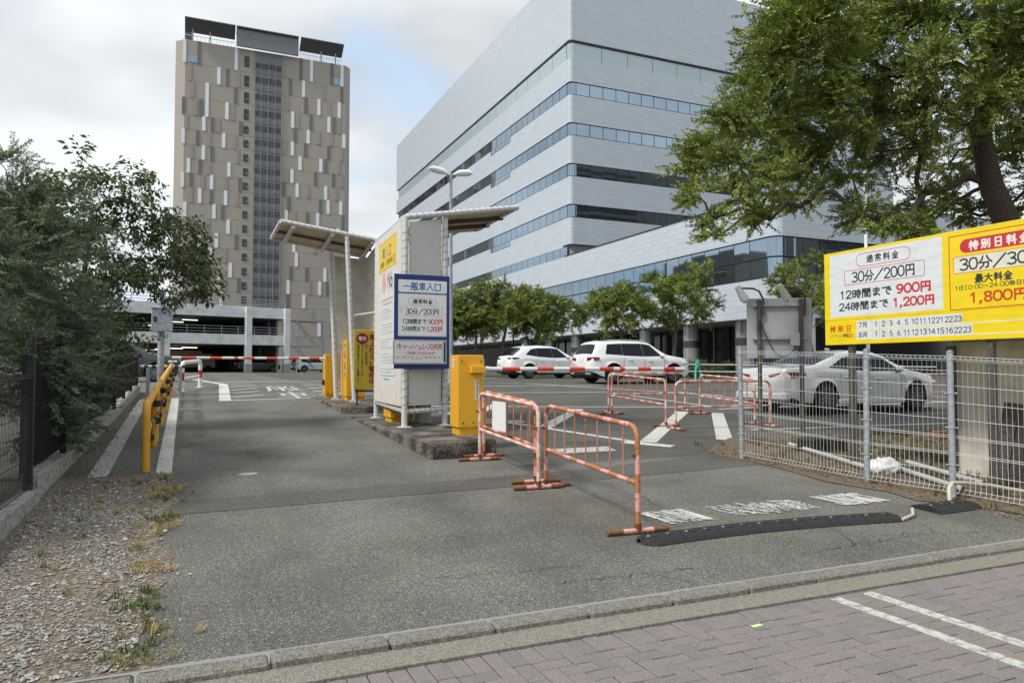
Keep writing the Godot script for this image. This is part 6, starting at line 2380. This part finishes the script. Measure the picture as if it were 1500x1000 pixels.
	s = begin()
	box(s, Vector3(x0 - 0.004, c.plate, 0), Vector3(0.012, 0.165, 0.33), 0.003)
	part(t, "number_plate", s, M.white)
	s = begin()
	box(s, Vector3(x0 + 0.10, 0.38, 0), Vector3(0.26, 0.22, hw * 1.7), 0.06)
	var bump := part(t, "rear_bumper", s, lower)
	if c.clad:
		for sd in [-1.0, 1.0]:
			s = begin()
			tube(s, [Vector3(x0 - 0.04, 0.36, sd * 0.42), Vector3(x0 - 0.04, 0.36, sd * 0.72)], 0.045, 10)
			part(bump, "exhaust_trim", s, M.chrome)
			s = begin()
			var rail := []
			for k in 9:
				var x := lerpf(c.rear[1] + 0.35, c.screen[0] - 0.1, k / 8.0)
				rail.append(Vector3(x, top_y(c, x, 0.56) + (0.045 if k > 0 and k < 8 else 0.0), sd * (section(c, x)[3].x - 0.03)))
			tube(s, rail, 0.016, 8)
			part(t, "roof_rail", s, M.alu)
	else:
		s = begin()
		box(s, Vector3(c.rear[1] + 0.45, top_y(c, c.rear[1] + 0.45, 0.0) + 0.03, 0), Vector3(0.14, 0.045, 0.03), 0.012)
		part(t, "antenna_fin", s, paint)
	return t


func build_cars() -> void:
	var boxy := {
		"top": [[-2.33, 0.80], [-2.31, 1.0], [-2.26, 1.10], [-2.02, 1.58], [-1.85, 1.64], [-1.0, 1.68], [0.0, 1.67], [0.45, 1.60], [1.15, 1.14], [1.5, 1.08], [2.05, 1.0], [2.27, 0.86], [2.33, 0.66]],
		"belt": [[-2.33, 0.98], [-1.5, 1.04], [0.0, 0.99], [1.1, 0.96], [2.33, 0.86]], "wide": [[-2.33, 0.76], [-2.2, 0.87], [-1.8, 0.91], [1.6, 0.91], [2.1, 0.84], [2.33, 0.66]], "low": [[-2.33, 0.45], [-2.0, 0.30], [-1.8, 0.24], [1.9, 0.24], [2.33, 0.34]],
		"wheels": [-1.40, 1.43], "arch": 0.405, "rad": 0.355, "clad": true, "mirror": Vector2(0.86, 1.08), "handles": [-0.62, 0.32], "doors": [-0.95, 0.02, 0.98], "plate": 0.93, "lamp_y": 0.78, "screen": [0.52, 1.12], "rear": [-2.24, -2.05],
		"tail": [[-2.335, 0.86, 0.99, 0.42], [-2.32, 0.86, 1.0, 0.72], [-2.22, 0.87, 1.0, 0.86], [-2.05, 0.90, 0.99, 0.905]],
		"windows": [[Vector2(-1.75, 1.12), Vector2(-1.60, 1.50), Vector2(-0.96, 1.54), Vector2(-0.96, 1.08)], [Vector2(-0.95, 1.07), Vector2(-0.95, 1.54), Vector2(-0.03, 1.55), Vector2(0.01, 1.04)], [Vector2(0.02, 1.04), Vector2(-0.02, 1.55), Vector2(0.38, 1.50), Vector2(0.88, 1.06)]],
	}
	var sleek := {
		"top": [[-2.45, 0.78], [-2.43, 1.0], [-2.36, 1.12], [-1.72, 1.62], [-1.55, 1.68], [-0.7, 1.73], [0.1, 1.70], [0.5, 1.60], [1.25, 1.15], [1.6, 1.08], [2.1, 0.96], [2.38, 0.80], [2.45, 0.62]],
		"belt": [[-2.45, 1.02], [-1.6, 1.09], [0.0, 1.02], [1.2, 0.97], [2.45, 0.82]], "wide": [[-2.45, 0.70], [-2.3, 0.83], [-1.9, 0.91], [1.6, 0.92], [2.1, 0.85], [2.45, 0.62]], "low": [[-2.45, 0.48], [-2.1, 0.32], [-1.8, 0.26], [1.9, 0.24], [2.45, 0.34]],
		"wheels": [-1.42, 1.50], "arch": 0.42, "rad": 0.365, "clad": false, "mirror": Vector2(0.92, 1.12), "handles": [-0.7, 0.25], "doors": [-1.0, 0.0, 1.02], "plate": 0.92, "lamp_y": 0.78, "screen": [0.56, 1.22], "rear": [-2.28, -1.76],
		"tail": [[-2.44, 1.0, 1.06, 0.36], [-2.41, 0.98, 1.07, 0.68], [-2.3, 0.98, 1.08, 0.82], [-2.02, 1.02, 1.06, 0.895]],
		"windows": [[Vector2(-1.62, 1.22), Vector2(-1.25, 1.50), Vector2(-0.96, 1.56), Vector2(-0.96, 1.13)], [Vector2(-0.95, 1.12), Vector2(-0.95, 1.56), Vector2(-0.02, 1.58), Vector2(0.02, 1.07)], [Vector2(0.03, 1.07), Vector2(-0.01, 1.58), Vector2(0.36, 1.54), Vector2(0.94, 1.09)]],
	}
	var sedan := {
		"top": [[-2.50, 0.70], [-2.48, 0.92], [-2.40, 1.02], [-1.80, 1.06], [-1.60, 1.10], [-0.85, 1.37], [-0.3, 1.44], [0.3, 1.42], [0.6, 1.34], [1.25, 0.98], [1.7, 0.93], [2.2, 0.82], [2.42, 0.70], [2.50, 0.55]],
		"belt": [[-2.50, 0.88], [-1.4, 0.95], [0.0, 0.90], [1.2, 0.88], [2.50, 0.70]], "wide": [[-2.50, 0.66], [-2.3, 0.85], [-1.8, 0.92], [1.5, 0.93], [2.1, 0.87], [2.50, 0.58]], "low": [[-2.50, 0.42], [-2.1, 0.27], [-1.8, 0.22], [1.9, 0.2], [2.50, 0.26]],
		"wheels": [-1.42, 1.46], "arch": 0.385, "rad": 0.335, "clad": false, "mirror": Vector2(0.85, 1.0), "handles": [-0.78, 0.18], "doors": [-1.0, -0.06, 0.95], "plate": 0.72, "lamp_y": 0.66, "screen": [0.64, 1.24], "rear": [-1.62, -0.85],
		"tail": [[-2.49, 0.80, 0.86, 0.30], [-2.46, 0.78, 0.90, 0.62], [-2.3, 0.78, 0.92, 0.84], [-2.0, 0.84, 0.90, 0.90]],
		"windows": [[Vector2(-1.28, 1.02), Vector2(-0.78, 1.24), Vector2(-0.09, 1.34), Vector2(-0.05, 0.94)], [Vector2(-0.04, 0.94), Vector2(-0.08, 1.34), Vector2(0.46, 1.27), Vector2(0.98, 0.95)]],
	}
	var c := car("white boxy sport utility car with black cladding and roof rails", boxy, on(16.2, -24.9), 0.02, M.car_white, M.car_trim)
	c.scale = Vector3.ONE * 1.0
	car("white sleek sport utility car behind the yellow cabinet", sleek, on(17.0, -34.5), 0.1, M.car_white, M.car_trim)
	var sd := car("white sedan parked behind the mesh fence", sedan, on(14.95, -13.45), 0.0, M.car_pearl, M.car_pearl)
	sd.scale = Vector3.ONE * 1.05
	car("black wagon car half hidden behind the grey cabinet pole", boxy, on(-2.75, -32.2), -0.05, M.car_black, M.car_trim)
	car("dark minivan parked in the mouth of the garage", boxy, on(6.3, -83.3), 0.27, M.car_black, M.car_trim)
	car("silver white car beside the garage stair", boxy, on(12.2, -83.0), 0.27, M.car_white, M.car_trim)


# a twig along +x with leaves set alternately down its length
func sprig(seed_: int, n: int, length: float, leaf: float, narrow: float, spread: float) -> Mesh:
	var r := RandomNumberGenerator.new()
	r.seed = seed_
	var s := begin()
	var tw := Color(0.55, 0.42, 0.35)
	quad(s, Vector3(0, -0.002, 0), Vector3(0, 0.002, 0), Vector3(length, 0.0015, 0), Vector3(length, -0.0015, 0), tw)
	for i in n:
		var f := (i + 0.7) / n
		var o := Vector3(length * f, 0, 0)
		var roll := PI * i + r.randfn() * 0.7
		var out := Vector3(0, sin(roll) * 0.45, cos(roll)).normalized()
		var d := (Vector3(r.randf_range(0.25, 0.9), 0, 0) + out * spread + Vector3(0, r.randf_range(-0.5, 0.1), 0)).normalized()
		var side := d.cross(Vector3(r.randfn() * 0.35, 1, r.randfn() * 0.35)).normalized()
		var up := side.cross(d).normalized()
		var l := leaf * r.randf_range(0.6, 1.25) * (1.0 - 0.3 * f)
		var w := l * narrow
		var mid := o + d * l * 0.45
		var tip := o + d * l - up * l * 0.18
		var v := r.randf_range(0.7, 1.3)
		var c := Color(v * r.randf_range(0.9, 1.15), v, v * 0.9)
		tri(s, o, mid + side * w + up * w * 0.3, tip, c)
		tri(s, o, tip, mid - side * w + up * w * 0.3, c)
	return s.commit()


func tree(called: String, label: String, base: Vector3, trunk: Array, r0: float, clumps: Array, per: int, size: float, mesh: Mesh, cols: Array, bark: Material, group := "", droop := 0.25) -> Node3D:
	var t := thing(called, label, "tree" if called != "shrub" else "shrub", base, 0.0, group)
	# every clump hangs on the nearest earlier branch point, so limbs fork on their way out
	var nodes := []
	var parent := []
	var path := []
	for i in range(trunk.size() / 3, trunk.size()):
		nodes.append(trunk[i])
		parent.append(-1)
		path.append(0.0)
	var roots := nodes.size()
	var todo := clumps.duplicate()
	var reach := func(p: Vector3) -> float:
		var best := 1e9
		for i in roots:
			best = minf(best, p.distance_to(nodes[i]))
		return best
	todo.sort_custom(func(x, y): return reach.call(x[0]) < reach.call(y[0]))
	for c in todo:
		var p: Vector3 = c[0]
		var best := 0
		var bd := 1e9
		for i in nodes.size():
			var d: float = p.distance_to(nodes[i]) + 0.30 * path[i] + maxf(0.0, nodes[i].y - p.y) * 0.25
			if d < bd:
				bd = d
				best = i
		parent.append(best)
		path.append(path[best] + p.distance_to(nodes[best]))
		nodes.append(p)
	var load_ := []
	load_.resize(nodes.size())
	load_.fill(1.0)
	for i in range(nodes.size() - 1, roots - 1, -1):
		load_[parent[i]] += load_[i]
	var s := begin()
	var radii := []
	for i in trunk.size():
		radii.append(r0 * lerpf(1.0, 0.35, float(i) / (trunk.size() - 1)) * (1.25 if i == 0 else 1.0))
	tube(s, trunk, radii, 14)
	var thin := r0 * 0.066
	for i in range(roots, nodes.size()):
		var a: Vector3 = nodes[parent[i]]
		var p: Vector3 = nodes[i]
		var ln := a.distance_to(p)
		var ra: float = minf(thin * sqrt(load_[i] + 1.0), r0 * 0.5)
		var rb: float = thin * sqrt(load_[i]) * 0.8
		var wob := Vector3(rng.randfn(), rng.randfn(), rng.randfn()) * ln * 0.06
		tube(s, [a, a.lerp(p, 0.33) + wob + Vector3(0, ln * 0.07, 0), a.lerp(p, 0.7) - wob * 0.6 + Vector3(0, ln * 0.07, 0), p], [ra, ra * 0.9, rb * 1.05, rb * 0.75], 7, false)
	# twigs fan out of every clump and carry the leaf sprigs
	var where := []
	var tints := []
	for i in clumps.size():
		var c: Array = clumps[i]
		var rad: float = c[1]
		var out: Vector3 = (c[0] - trunk[trunk.size() / 2])
		out.y *= 0.3
		out = out.normalized()
		var shade := rng.randf_range(0.8, 1.2)
		var twigs := maxi(5, int(per * rad * rad / 9.0))
		for k in twigs:
			var d := (Vector3(rng.randfn(), rng.randfn() * 0.75, rng.randfn()).normalized() + out * 0.45 + Vector3(0, 0.12, 0)).normalized()
			var ln := rad * rng.randf_range(0.65, 1.35)
			var e: Vector3 = c[0] + d * ln - Vector3(0, droop * ln * ln, 0)
			var m: Vector3 = c[0] + d * ln * 0.5
			if k % 3 == 0:
				tube(s, [c[0], m, e], [thin * 0.55, thin * 0.35, thin * 0.12], 4, false)
			for j in 9:
				var f := rng.randf_range(0.2, 1.0)
				var p: Vector3 = c[0].lerp(m, f).lerp(m.lerp(e, f), f) + Vector3(rng.randfn(), rng.randfn() * 0.7, rng.randfn()) * rad * 0.12
				var dir := (d * 0.8 + Vector3(rng.randfn(), rng.randfn() * 0.5 - droop, rng.randfn()) * 0.6).normalized()
				var sd := dir.cross(Vector3.UP).normalized()
				var up := sd.cross(dir)
				var b := Basis(dir, up, sd).rotated(dir, rng.randfn() * 0.6)
				where.append(Transform3D(b * Basis.from_scale(Vector3.ONE * size * rng.randf_range(0.7, 1.3)), p))
				tints.append(cols[0].lerp(cols[1], clampf(0.5 + 0.35 * rng.randfn(), 0.0, 1.0)) * shade)
	part(t, "trunk", s, bark)
	multi(t, "crown", mesh, M.leaf, where, tints)
	return t


func in_shell(c: Vector3, r: Vector3, n: int, s0: float, s1: float, inner := 0.55) -> Array:
	var out := []
	for i in n:
		var d := Vector3(rng.randfn(), rng.randfn(), rng.randfn()).normalized() * rng.randf_range(inner, 1.0)
		out.append([c + d * r, rng.randf_range(s0, s1)])
	return out


func build_trees() -> void:
	rng.seed = 99
	var fine := sprig(1, 20, 0.24, 0.062, 0.27, 0.9)
	var mid := sprig(2, 16, 0.30, 0.11, 0.26, 0.9)
	var big := sprig(3, 6, 0.24, 0.115, 0.24, 0.8)
	var feather := sprig(4, 46, 0.26, 0.045, 0.17, 1.3)
	# large evergreen on the right, trunk behind the billboard
	var base := on(13.85, -8.36)
	var trunk := [Vector3(-0.00, 0.81, 0.00), Vector3(-0.06, 2.75, 0.05), Vector3(-0.30, 3.86, -0.01), Vector3(-0.60, 4.61, -0.11), Vector3(-0.77, 5.42, -0.15), Vector3(-0.71, 6.47, -0.08), Vector3(-0.67, 7.71, -0.01), Vector3(-0.64, 9.20, 0.07)]
	var cl := []
	# clumps along the limbs that sweep out over the drive
	for e in [[-4.67, 7.16, -0.54, 0.7], [-3.09, 9.07, -1.72, 0.8], [-3.92, 7.30, -1.95, 0.55], [-4.48, 6.44, -1.66, 0.55], [-5.39, 5.51, -1.12, 0.5], [-4.60, 5.60, -2.91, 0.5], [-4.84, 5.14, -3.09, 0.45], [-5.41, 4.37, -2.28, 0.42], [-5.21, 3.99, -2.18, 0.36], [-5.70, 3.51, -1.41, 0.28], [-5.95, 4.50, -0.61, 0.55], [-4.82, 5.46, -1.45, 0.6], [-3.91, 6.46, -1.80, 0.65], [-5.01, 6.39, -0.37, 0.65], [-4.00, 4.66, -2.69, 0.46], [-5.11, 3.91, -1.12, 0.38], [-4.92, 3.78, -1.05, 0.3], [-5.30, 4.23, -0.49, 0.5], [-2.77, 5.74, -2.86, 0.58], [-3.25, 4.49, -2.16, 0.38], [-2.74, 6.30, -2.37, 0.6], [-3.26, 5.09, -1.69, 0.5], [-4.61, 6.94, -0.04, 0.75], [-3.98, 4.28, -0.97, 0.36], [-3.28, 5.38, -1.25, 0.52], [-4.16, 5.62, -0.20, 0.55], [-1.67, 5.21, -2.23, 0.42], [-3.26, 7.01, -0.69, 0.7], [-3.66, 5.21, -0.14, 0.5], [-1.85, 4.32, -1.85, 0.48], [-3.54, 3.72, -0.04, 0.48], [-0.80, 4.22, -1.80, 0.42], [-2.50, 6.53, -0.69, 0.55], [-2.07, 5.22, -0.92, 0.46], [-2.62, 7.27, -0.30, 0.8], [-1.81, 4.41, -0.59, 0.45], [-2.65, 5.54, 0.19, 0.55], [-3.03, 6.12, 0.61, 0.62], [-0.13, 5.33, -1.23, 0.5], [-2.16, 7.21, 0.30, 0.8], [-0.03, 4.32, -0.91, 0.42], [-1.80, 5.85, 0.50, 0.6], [0.96, 5.57, -1.12, 0.5], [0.86, 7.89, -0.79, 0.8], [0.61, 4.43, -0.53, 0.46], [0.74, 6.03, -0.44, 0.6], [0.55, 6.83, 0.19, 0.9], [1.24, 5.07, -0.14, 0.75], [-0.83, 7.31, 1.31, 1], [0.97, 5.70, 0.72, 1], [-1.93, 9.61, -1.70, 1], [-2.23, 8.59, 0.45, 1.1], [1.62, 10.35, -0.47, 1.1], [-2.64, 10.41, -2.20, 0.9], [-2.73, 5.80, -0.66, 0.45], [-2.25, 5.15, -0.31, 0.45], [-1.09, 5.61, -0.10, 0.45], [-0.82, 6.26, 0.29, 0.6], [0.42, 4.83, -1.49, 0.42], [-0.44, 7.04, 0.48, 0.8], [-3.33, 3.54, 0.41, 0.36], [-4.28, 6.15, -0.15, 0.5], [-0.83, 4.14, -1.04, 0.36]]:
		cl.append([Vector3(e[0], e[1], e[2]), e[3] * (0.88 if e[1] < 4.7 else 1.08)])
	tree("evergreen_tree", "large evergreen tree spreading over the yellow billboard", base, trunk, 0.27, cl, 740, 1.0, fine, [Color(0.12, 0.178, 0.034), Color(0.31, 0.365, 0.08)], M.bark, "", 0.2)
	# small trees in front of the office building
	var spots := [[15.9, -42.0, 5.6, "leafy tree left of the cluster beside the blue fare board"], [17.4, -41.0, 6.6, "tallest tree of the cluster behind the sleek white car"], [19.9, -40.6, 6.0, "leafy tree right of the cluster, above the sleek white car"], [24.2, -38.6, 6.4, "leafy tree behind the boxy white car"], [27.4, -37.3, 7.6, "spreading tree to the right of the boxy white car"], [32.6, -31.2, 7.6, "spreading tree left of the yellow billboard"], [13.6, -43.0, 5.2, "leafy tree partly hidden by the blue fare board"]]
	for e in spots:
		var h: float = e[2]
		var tr := [Vector3(0, -0.1, 0)]
		for i in 5:
			tr.append(Vector3(rng.randfn() * 0.08 * i, h * 0.145 * (i + 1), rng.randfn() * 0.08 * i))
		var c := in_shell(Vector3(0, h * 0.66, 0), Vector3(h * 0.40, h * 0.27, h * 0.40), 46, 0.45, 0.72, 0.35)
		tree("street_tree", e[3], on(e[0], e[1]), tr, 0.13, c, 260, 1.0, mid, [Color(0.12, 0.175, 0.038), Color(0.30, 0.355, 0.08)], M.bark_pale, "small trees in front of the office building", 0.15)
	# blue green shrub that hangs over the black fence
	var sc := []
	for e in [[0.15, 1.0, -9.6, 0.5], [0.2, 1.6, -9.2, 0.6], [0.1, 2.1, -9.8, 0.7], [-0.1, 2.6, -9.0, 0.75], [0.0, 3.0, -9.8, 0.7], [-0.3, 3.1, -10.2, 0.65], [-0.1, 3.35, -9.6, 0.5], [-0.6, 2.2, -7.8, 0.8], [-0.7, 2.6, -7.9, 0.8], [-0.8, 2.85, -8.3, 0.6], [-0.6, 1.6, -8.1, 0.7], [-1.2, 2.4, -6.8, 0.8], [-1.3, 2.4, -7.0, 0.7], [-1.2, 1.7, -7.0, 0.7], [-0.2, 1.5, -10.8, 0.6], [0.15, 2.0, -11.0, 0.65], [0.2, 0.75, -10.5, 0.4], [0.25, 0.9, -11.2, 0.45], [0.2, 1.35, -11.9, 0.5], [-0.4, 2.8, -11.3, 0.8], [-1.4, 2.9, -8.8, 0.7], [-0.9, 1.1, -7.4, 0.6], [-1.8, 1.3, -6.3, 0.7], [-1.9, 2.2, -6.2, 0.8], [-1.6, 0.9, -8.0, 0.7], [-0.9, 3.45, -9.3, 0.35], [-0.3, 3.85, -9.8, 0.28], [-1.5, 3.0, -8.2, 0.35], [0.05, 2.4, -12.4, 0.6]]:
		sc.append([Vector3(e[0] - 0.0, e[1] - 0.3, e[2] + 9.5), e[3]])
	tree("shrub", "large blue green feathery shrub hanging over the black fence", Vector3(-1.75, 0.3, -9.5), [Vector3(-0.9, 0, 0.2), Vector3(-0.7, 0.9, 0.2), Vector3(-0.6, 1.8, 0.1), Vector3(-0.6, 2.9, 0.1)], 0.10, sc, 560, 1.0, feather, [Color(0.085, 0.13, 0.08), Color(0.24, 0.31, 0.21)], M.bark, "", 0.1)
	# broad leaved tree behind it, twigs against the sky
	var bc := []
	for e in [[-1.2, 4.2, -13.4, 0.5], [-1.4, 3.5, -13.2, 0.6], [-1.2, 2.9, -13.4, 0.6], [-1.6, 4.5, -13.0, 0.5], [-1.8, 3.9, -13.4, 0.6], [-1.1, 2.4, -13.6, 0.5], [-0.7, 3.9, -13.6, 0.6], [-0.2, 3.4, -13.8, 0.5], [0.1, 3.1, -14.0, 0.38], [-0.9, 4.5, -13.2, 0.4], [-0.5, 4.3, -13.4, 0.4], [-0.9, 3.0, -13.8, 0.6], [-0.15, 3.3, -14.0, 0.4], [0.05, 3.45, -14.2, 0.38], [-1.2, 2.2, -14.0, 0.45], [-1.3, 1.8, -13.4, 0.5], [-1.6, 3.6, -13.6, 0.7], [-1.8, 2.7, -13.8, 0.7], [0.25, 3.5, -14.1, 0.28], [0.12, 3.85, -14.1, 0.25], [0.1, 2.95, -14.1, 0.22]]:
		bc.append([Vector3(e[0] + 1.68, e[1] - 0.4, e[2] + 13.8), e[3] * 1.15])
	tree("broadleaf_tree", "dark broad leaved tree reaching towards the grey cabinet pole", Vector3(-1.9, 0.4, -13.8), [Vector3(-0.3, 0, 0), Vector3(-0.2, 1.0, 0), Vector3(0.1, 2.0, 0), Vector3(0.3, 3.2, 0.1)], 0.09, bc, 235, 1.0, big, [Color(0.07, 0.10, 0.042), Color(0.18, 0.22, 0.095)], M.bark, "", 0.45)
	# hedge mounds in front of the columns
	for e in [[26.5, -33.0, 1.5, "low clipped hedge mound in front of the left columns"], [31.0, -29.5, 2.0, "low clipped hedge mound behind the white sedan"]]:
		var hc := in_shell(Vector3(0, 0.25, 0), Vector3(e[2], 0.55, 0.9), 34, 0.4, 0.55, 0.4)
		tree("shrub", e[3], on(e[0], e[1]), [Vector3(0, -0.1, 0), Vector3(0, 0.2, 0), Vector3(0, 0.4, 0)], 0.04, hc, 240, 0.7, mid, [Color(0.05, 0.075, 0.018), Color(0.10, 0.13, 0.03)], M.bark, "hedge mounds by the office building", 0.1)


func build_lot_furniture() -> void:
	# twin lamp post
	var t := thing("lamp_post", "tall grey twin headed lamp post in the car park", "lamp post", on(8.87, -26.0))
	var s := begin()
	tube(s, [Vector3(0, -0.1, 0), Vector3(0, 4, 0), Vector3(0, 8.0, 0)], [0.10, 0.075, 0.055], 12)
	part(t, "pole", s, M.pole_grey)
	for d in [-1.0, 1.0]:
		s = begin()
		tube(s, [Vector3(0, 7.92, 0), Vector3(d * 0.2, 7.98, 0)], 0.04, 8)
		tube(s, [Vector3(d * 0.15, 7.97, 0), Vector3(d * 0.35, 8.03, 0), Vector3(d * 0.7, 8.08, 0), Vector3(d * 0.88, 8.08, 0)], [0.05, 0.13, 0.13, 0.04], 12)
		part(t, "lamp_head", s, M.lamp_white)
	# globe lamps by the office building
	var gl := [[17.3, -44.5], [19.2, -43.5], [15.6, -45.5]]
	for i in 3:
		var g := thing("globe_lamp", ["short globe lamp in the middle under the tree cluster", "short globe lamp on the right under the tree cluster", "short globe lamp on the left under the tree cluster"][i], "lamp post", on(gl[i][0], gl[i][1]), 0.0, "globe lamps under the trees")
		s = begin()
		tube(s, [Vector3(0, -0.1, 0), Vector3(0, 3.0, 0)], 0.05, 8)
		part(g, "pole", s, M.steel_dark)
		s = begin()
		tube(s, [Vector3(0, 2.98, 0), Vector3(0, 3.05, 0), Vector3(0, 3.17, 0), Vector3(0, 3.29, 0), Vector3(0, 3.34, 0)], [0.06, 0.14, 0.18, 0.13, 0.03], 14)
		part(g, "globe", s, M.lamp_white)
	# flag poles
	for i in 2:
		var f := thing("flag_pole", ["white flag pole left of the other one, behind the billboard", "white flag pole on the right, above the billboard"][i], "flag pole", on([35.6, 43.5][i], -30.0), 0.0, "flag poles")
		s = begin()
		tube(s, [Vector3(0, -0.1, 0), Vector3(0, 12.0, 0)], [0.11, 0.08], 10)
		part(f, "pole", s, M.lamp_white)
		s = begin()
		tube(s, [Vector3(0, 12.0, 0), Vector3(0, 12.1, 0), Vector3(0, 12.2, 0)], [0.05, 0.12, 0.02], 10)
		part(f, "finial", s, M.alu)
	# pipe rail on green animal shaped holders beside the lawn
	var r := thing("pipe_rail", "low white pipe rail along the lawn before the office building", "rail", Vector3.ZERO)
	for k in 2:
		s = begin()
		tube(s, [on(20.6, -27.2, 0.42 + 0.32 * k), on(31.0, -22.5, 0.42 + 0.32 * k)], 0.03, 8)
		part(r, "rail", s, M.alu)
	for k in 4:
		var f := (k + 0.2) / 4.0
		var p := Vector2(20.6, -27.2).lerp(Vector2(31.0, -22.5), f)
		var h := thing("rail_holder", ["leftmost green plastic rail holder", "second green plastic rail holder from the left", "third green plastic rail holder from the left", "rightmost green plastic rail holder"][k], "rail holder", on(p.x, p.y), 0.0, "green rail holders")
		s = begin()
		for d in [-1.0, 1.0]:
			tube(s, [Vector3(d * 0.22, 0, 0.12), Vector3(d * 0.12, 0.4, 0), Vector3(d * 0.05, 0.7, 0)], [0.05, 0.06, 0.07], 8)
		part(h, "legs", s, M.green_plastic)
		s = begin()
		tube(s, [Vector3(0, 0.62, 0), Vector3(0, 0.78, 0), Vector3(0, 0.92, 0.02), Vector3(0, 0.98, 0.02)], [0.09, 0.13, 0.10, 0.03], 10)
		part(h, "head", s, M.green_plastic)
	# lawn strip below the trees
	s = begin()
	ground_quad(s, Vector2(12.5, -39.6), Vector2(24.0, -36.5), Vector2(24.5, -44.5), Vector2(12.0, -47.0), 0.03, 6, 4)
	var lawn := structure("lawn", s, mat("lawn_green", 0.10, 0.125, 0.035, 0.95))
	# steel railing posts behind the right cabinet
	var rl := thing("hand_rail", "short grey handrail behind the front yellow cabinet", "rail", on(11.2, -31.0))
	s = begin()
	for x in [0.0, 0.5, 1.0]:
		tube(s, [Vector3(x, 0, 0), Vector3(x, 0.95, 0)], 0.025, 8)
	tube(s, [Vector3(0, 0.95, 0), Vector3(1.0, 0.95, 0)], 0.025, 8)
	part(rl, "frame", s, M.pole_grey)
	# steel cover in the drive
	s = begin()
	tube(s, [on(0.6, -9.0, -0.01), on(0.6, -9.0, 0.006)], 0.11, 22)
	tag(part(self, "drain_cover", s, M.galvanised), "small round steel cover set in the entry lane", "cover")
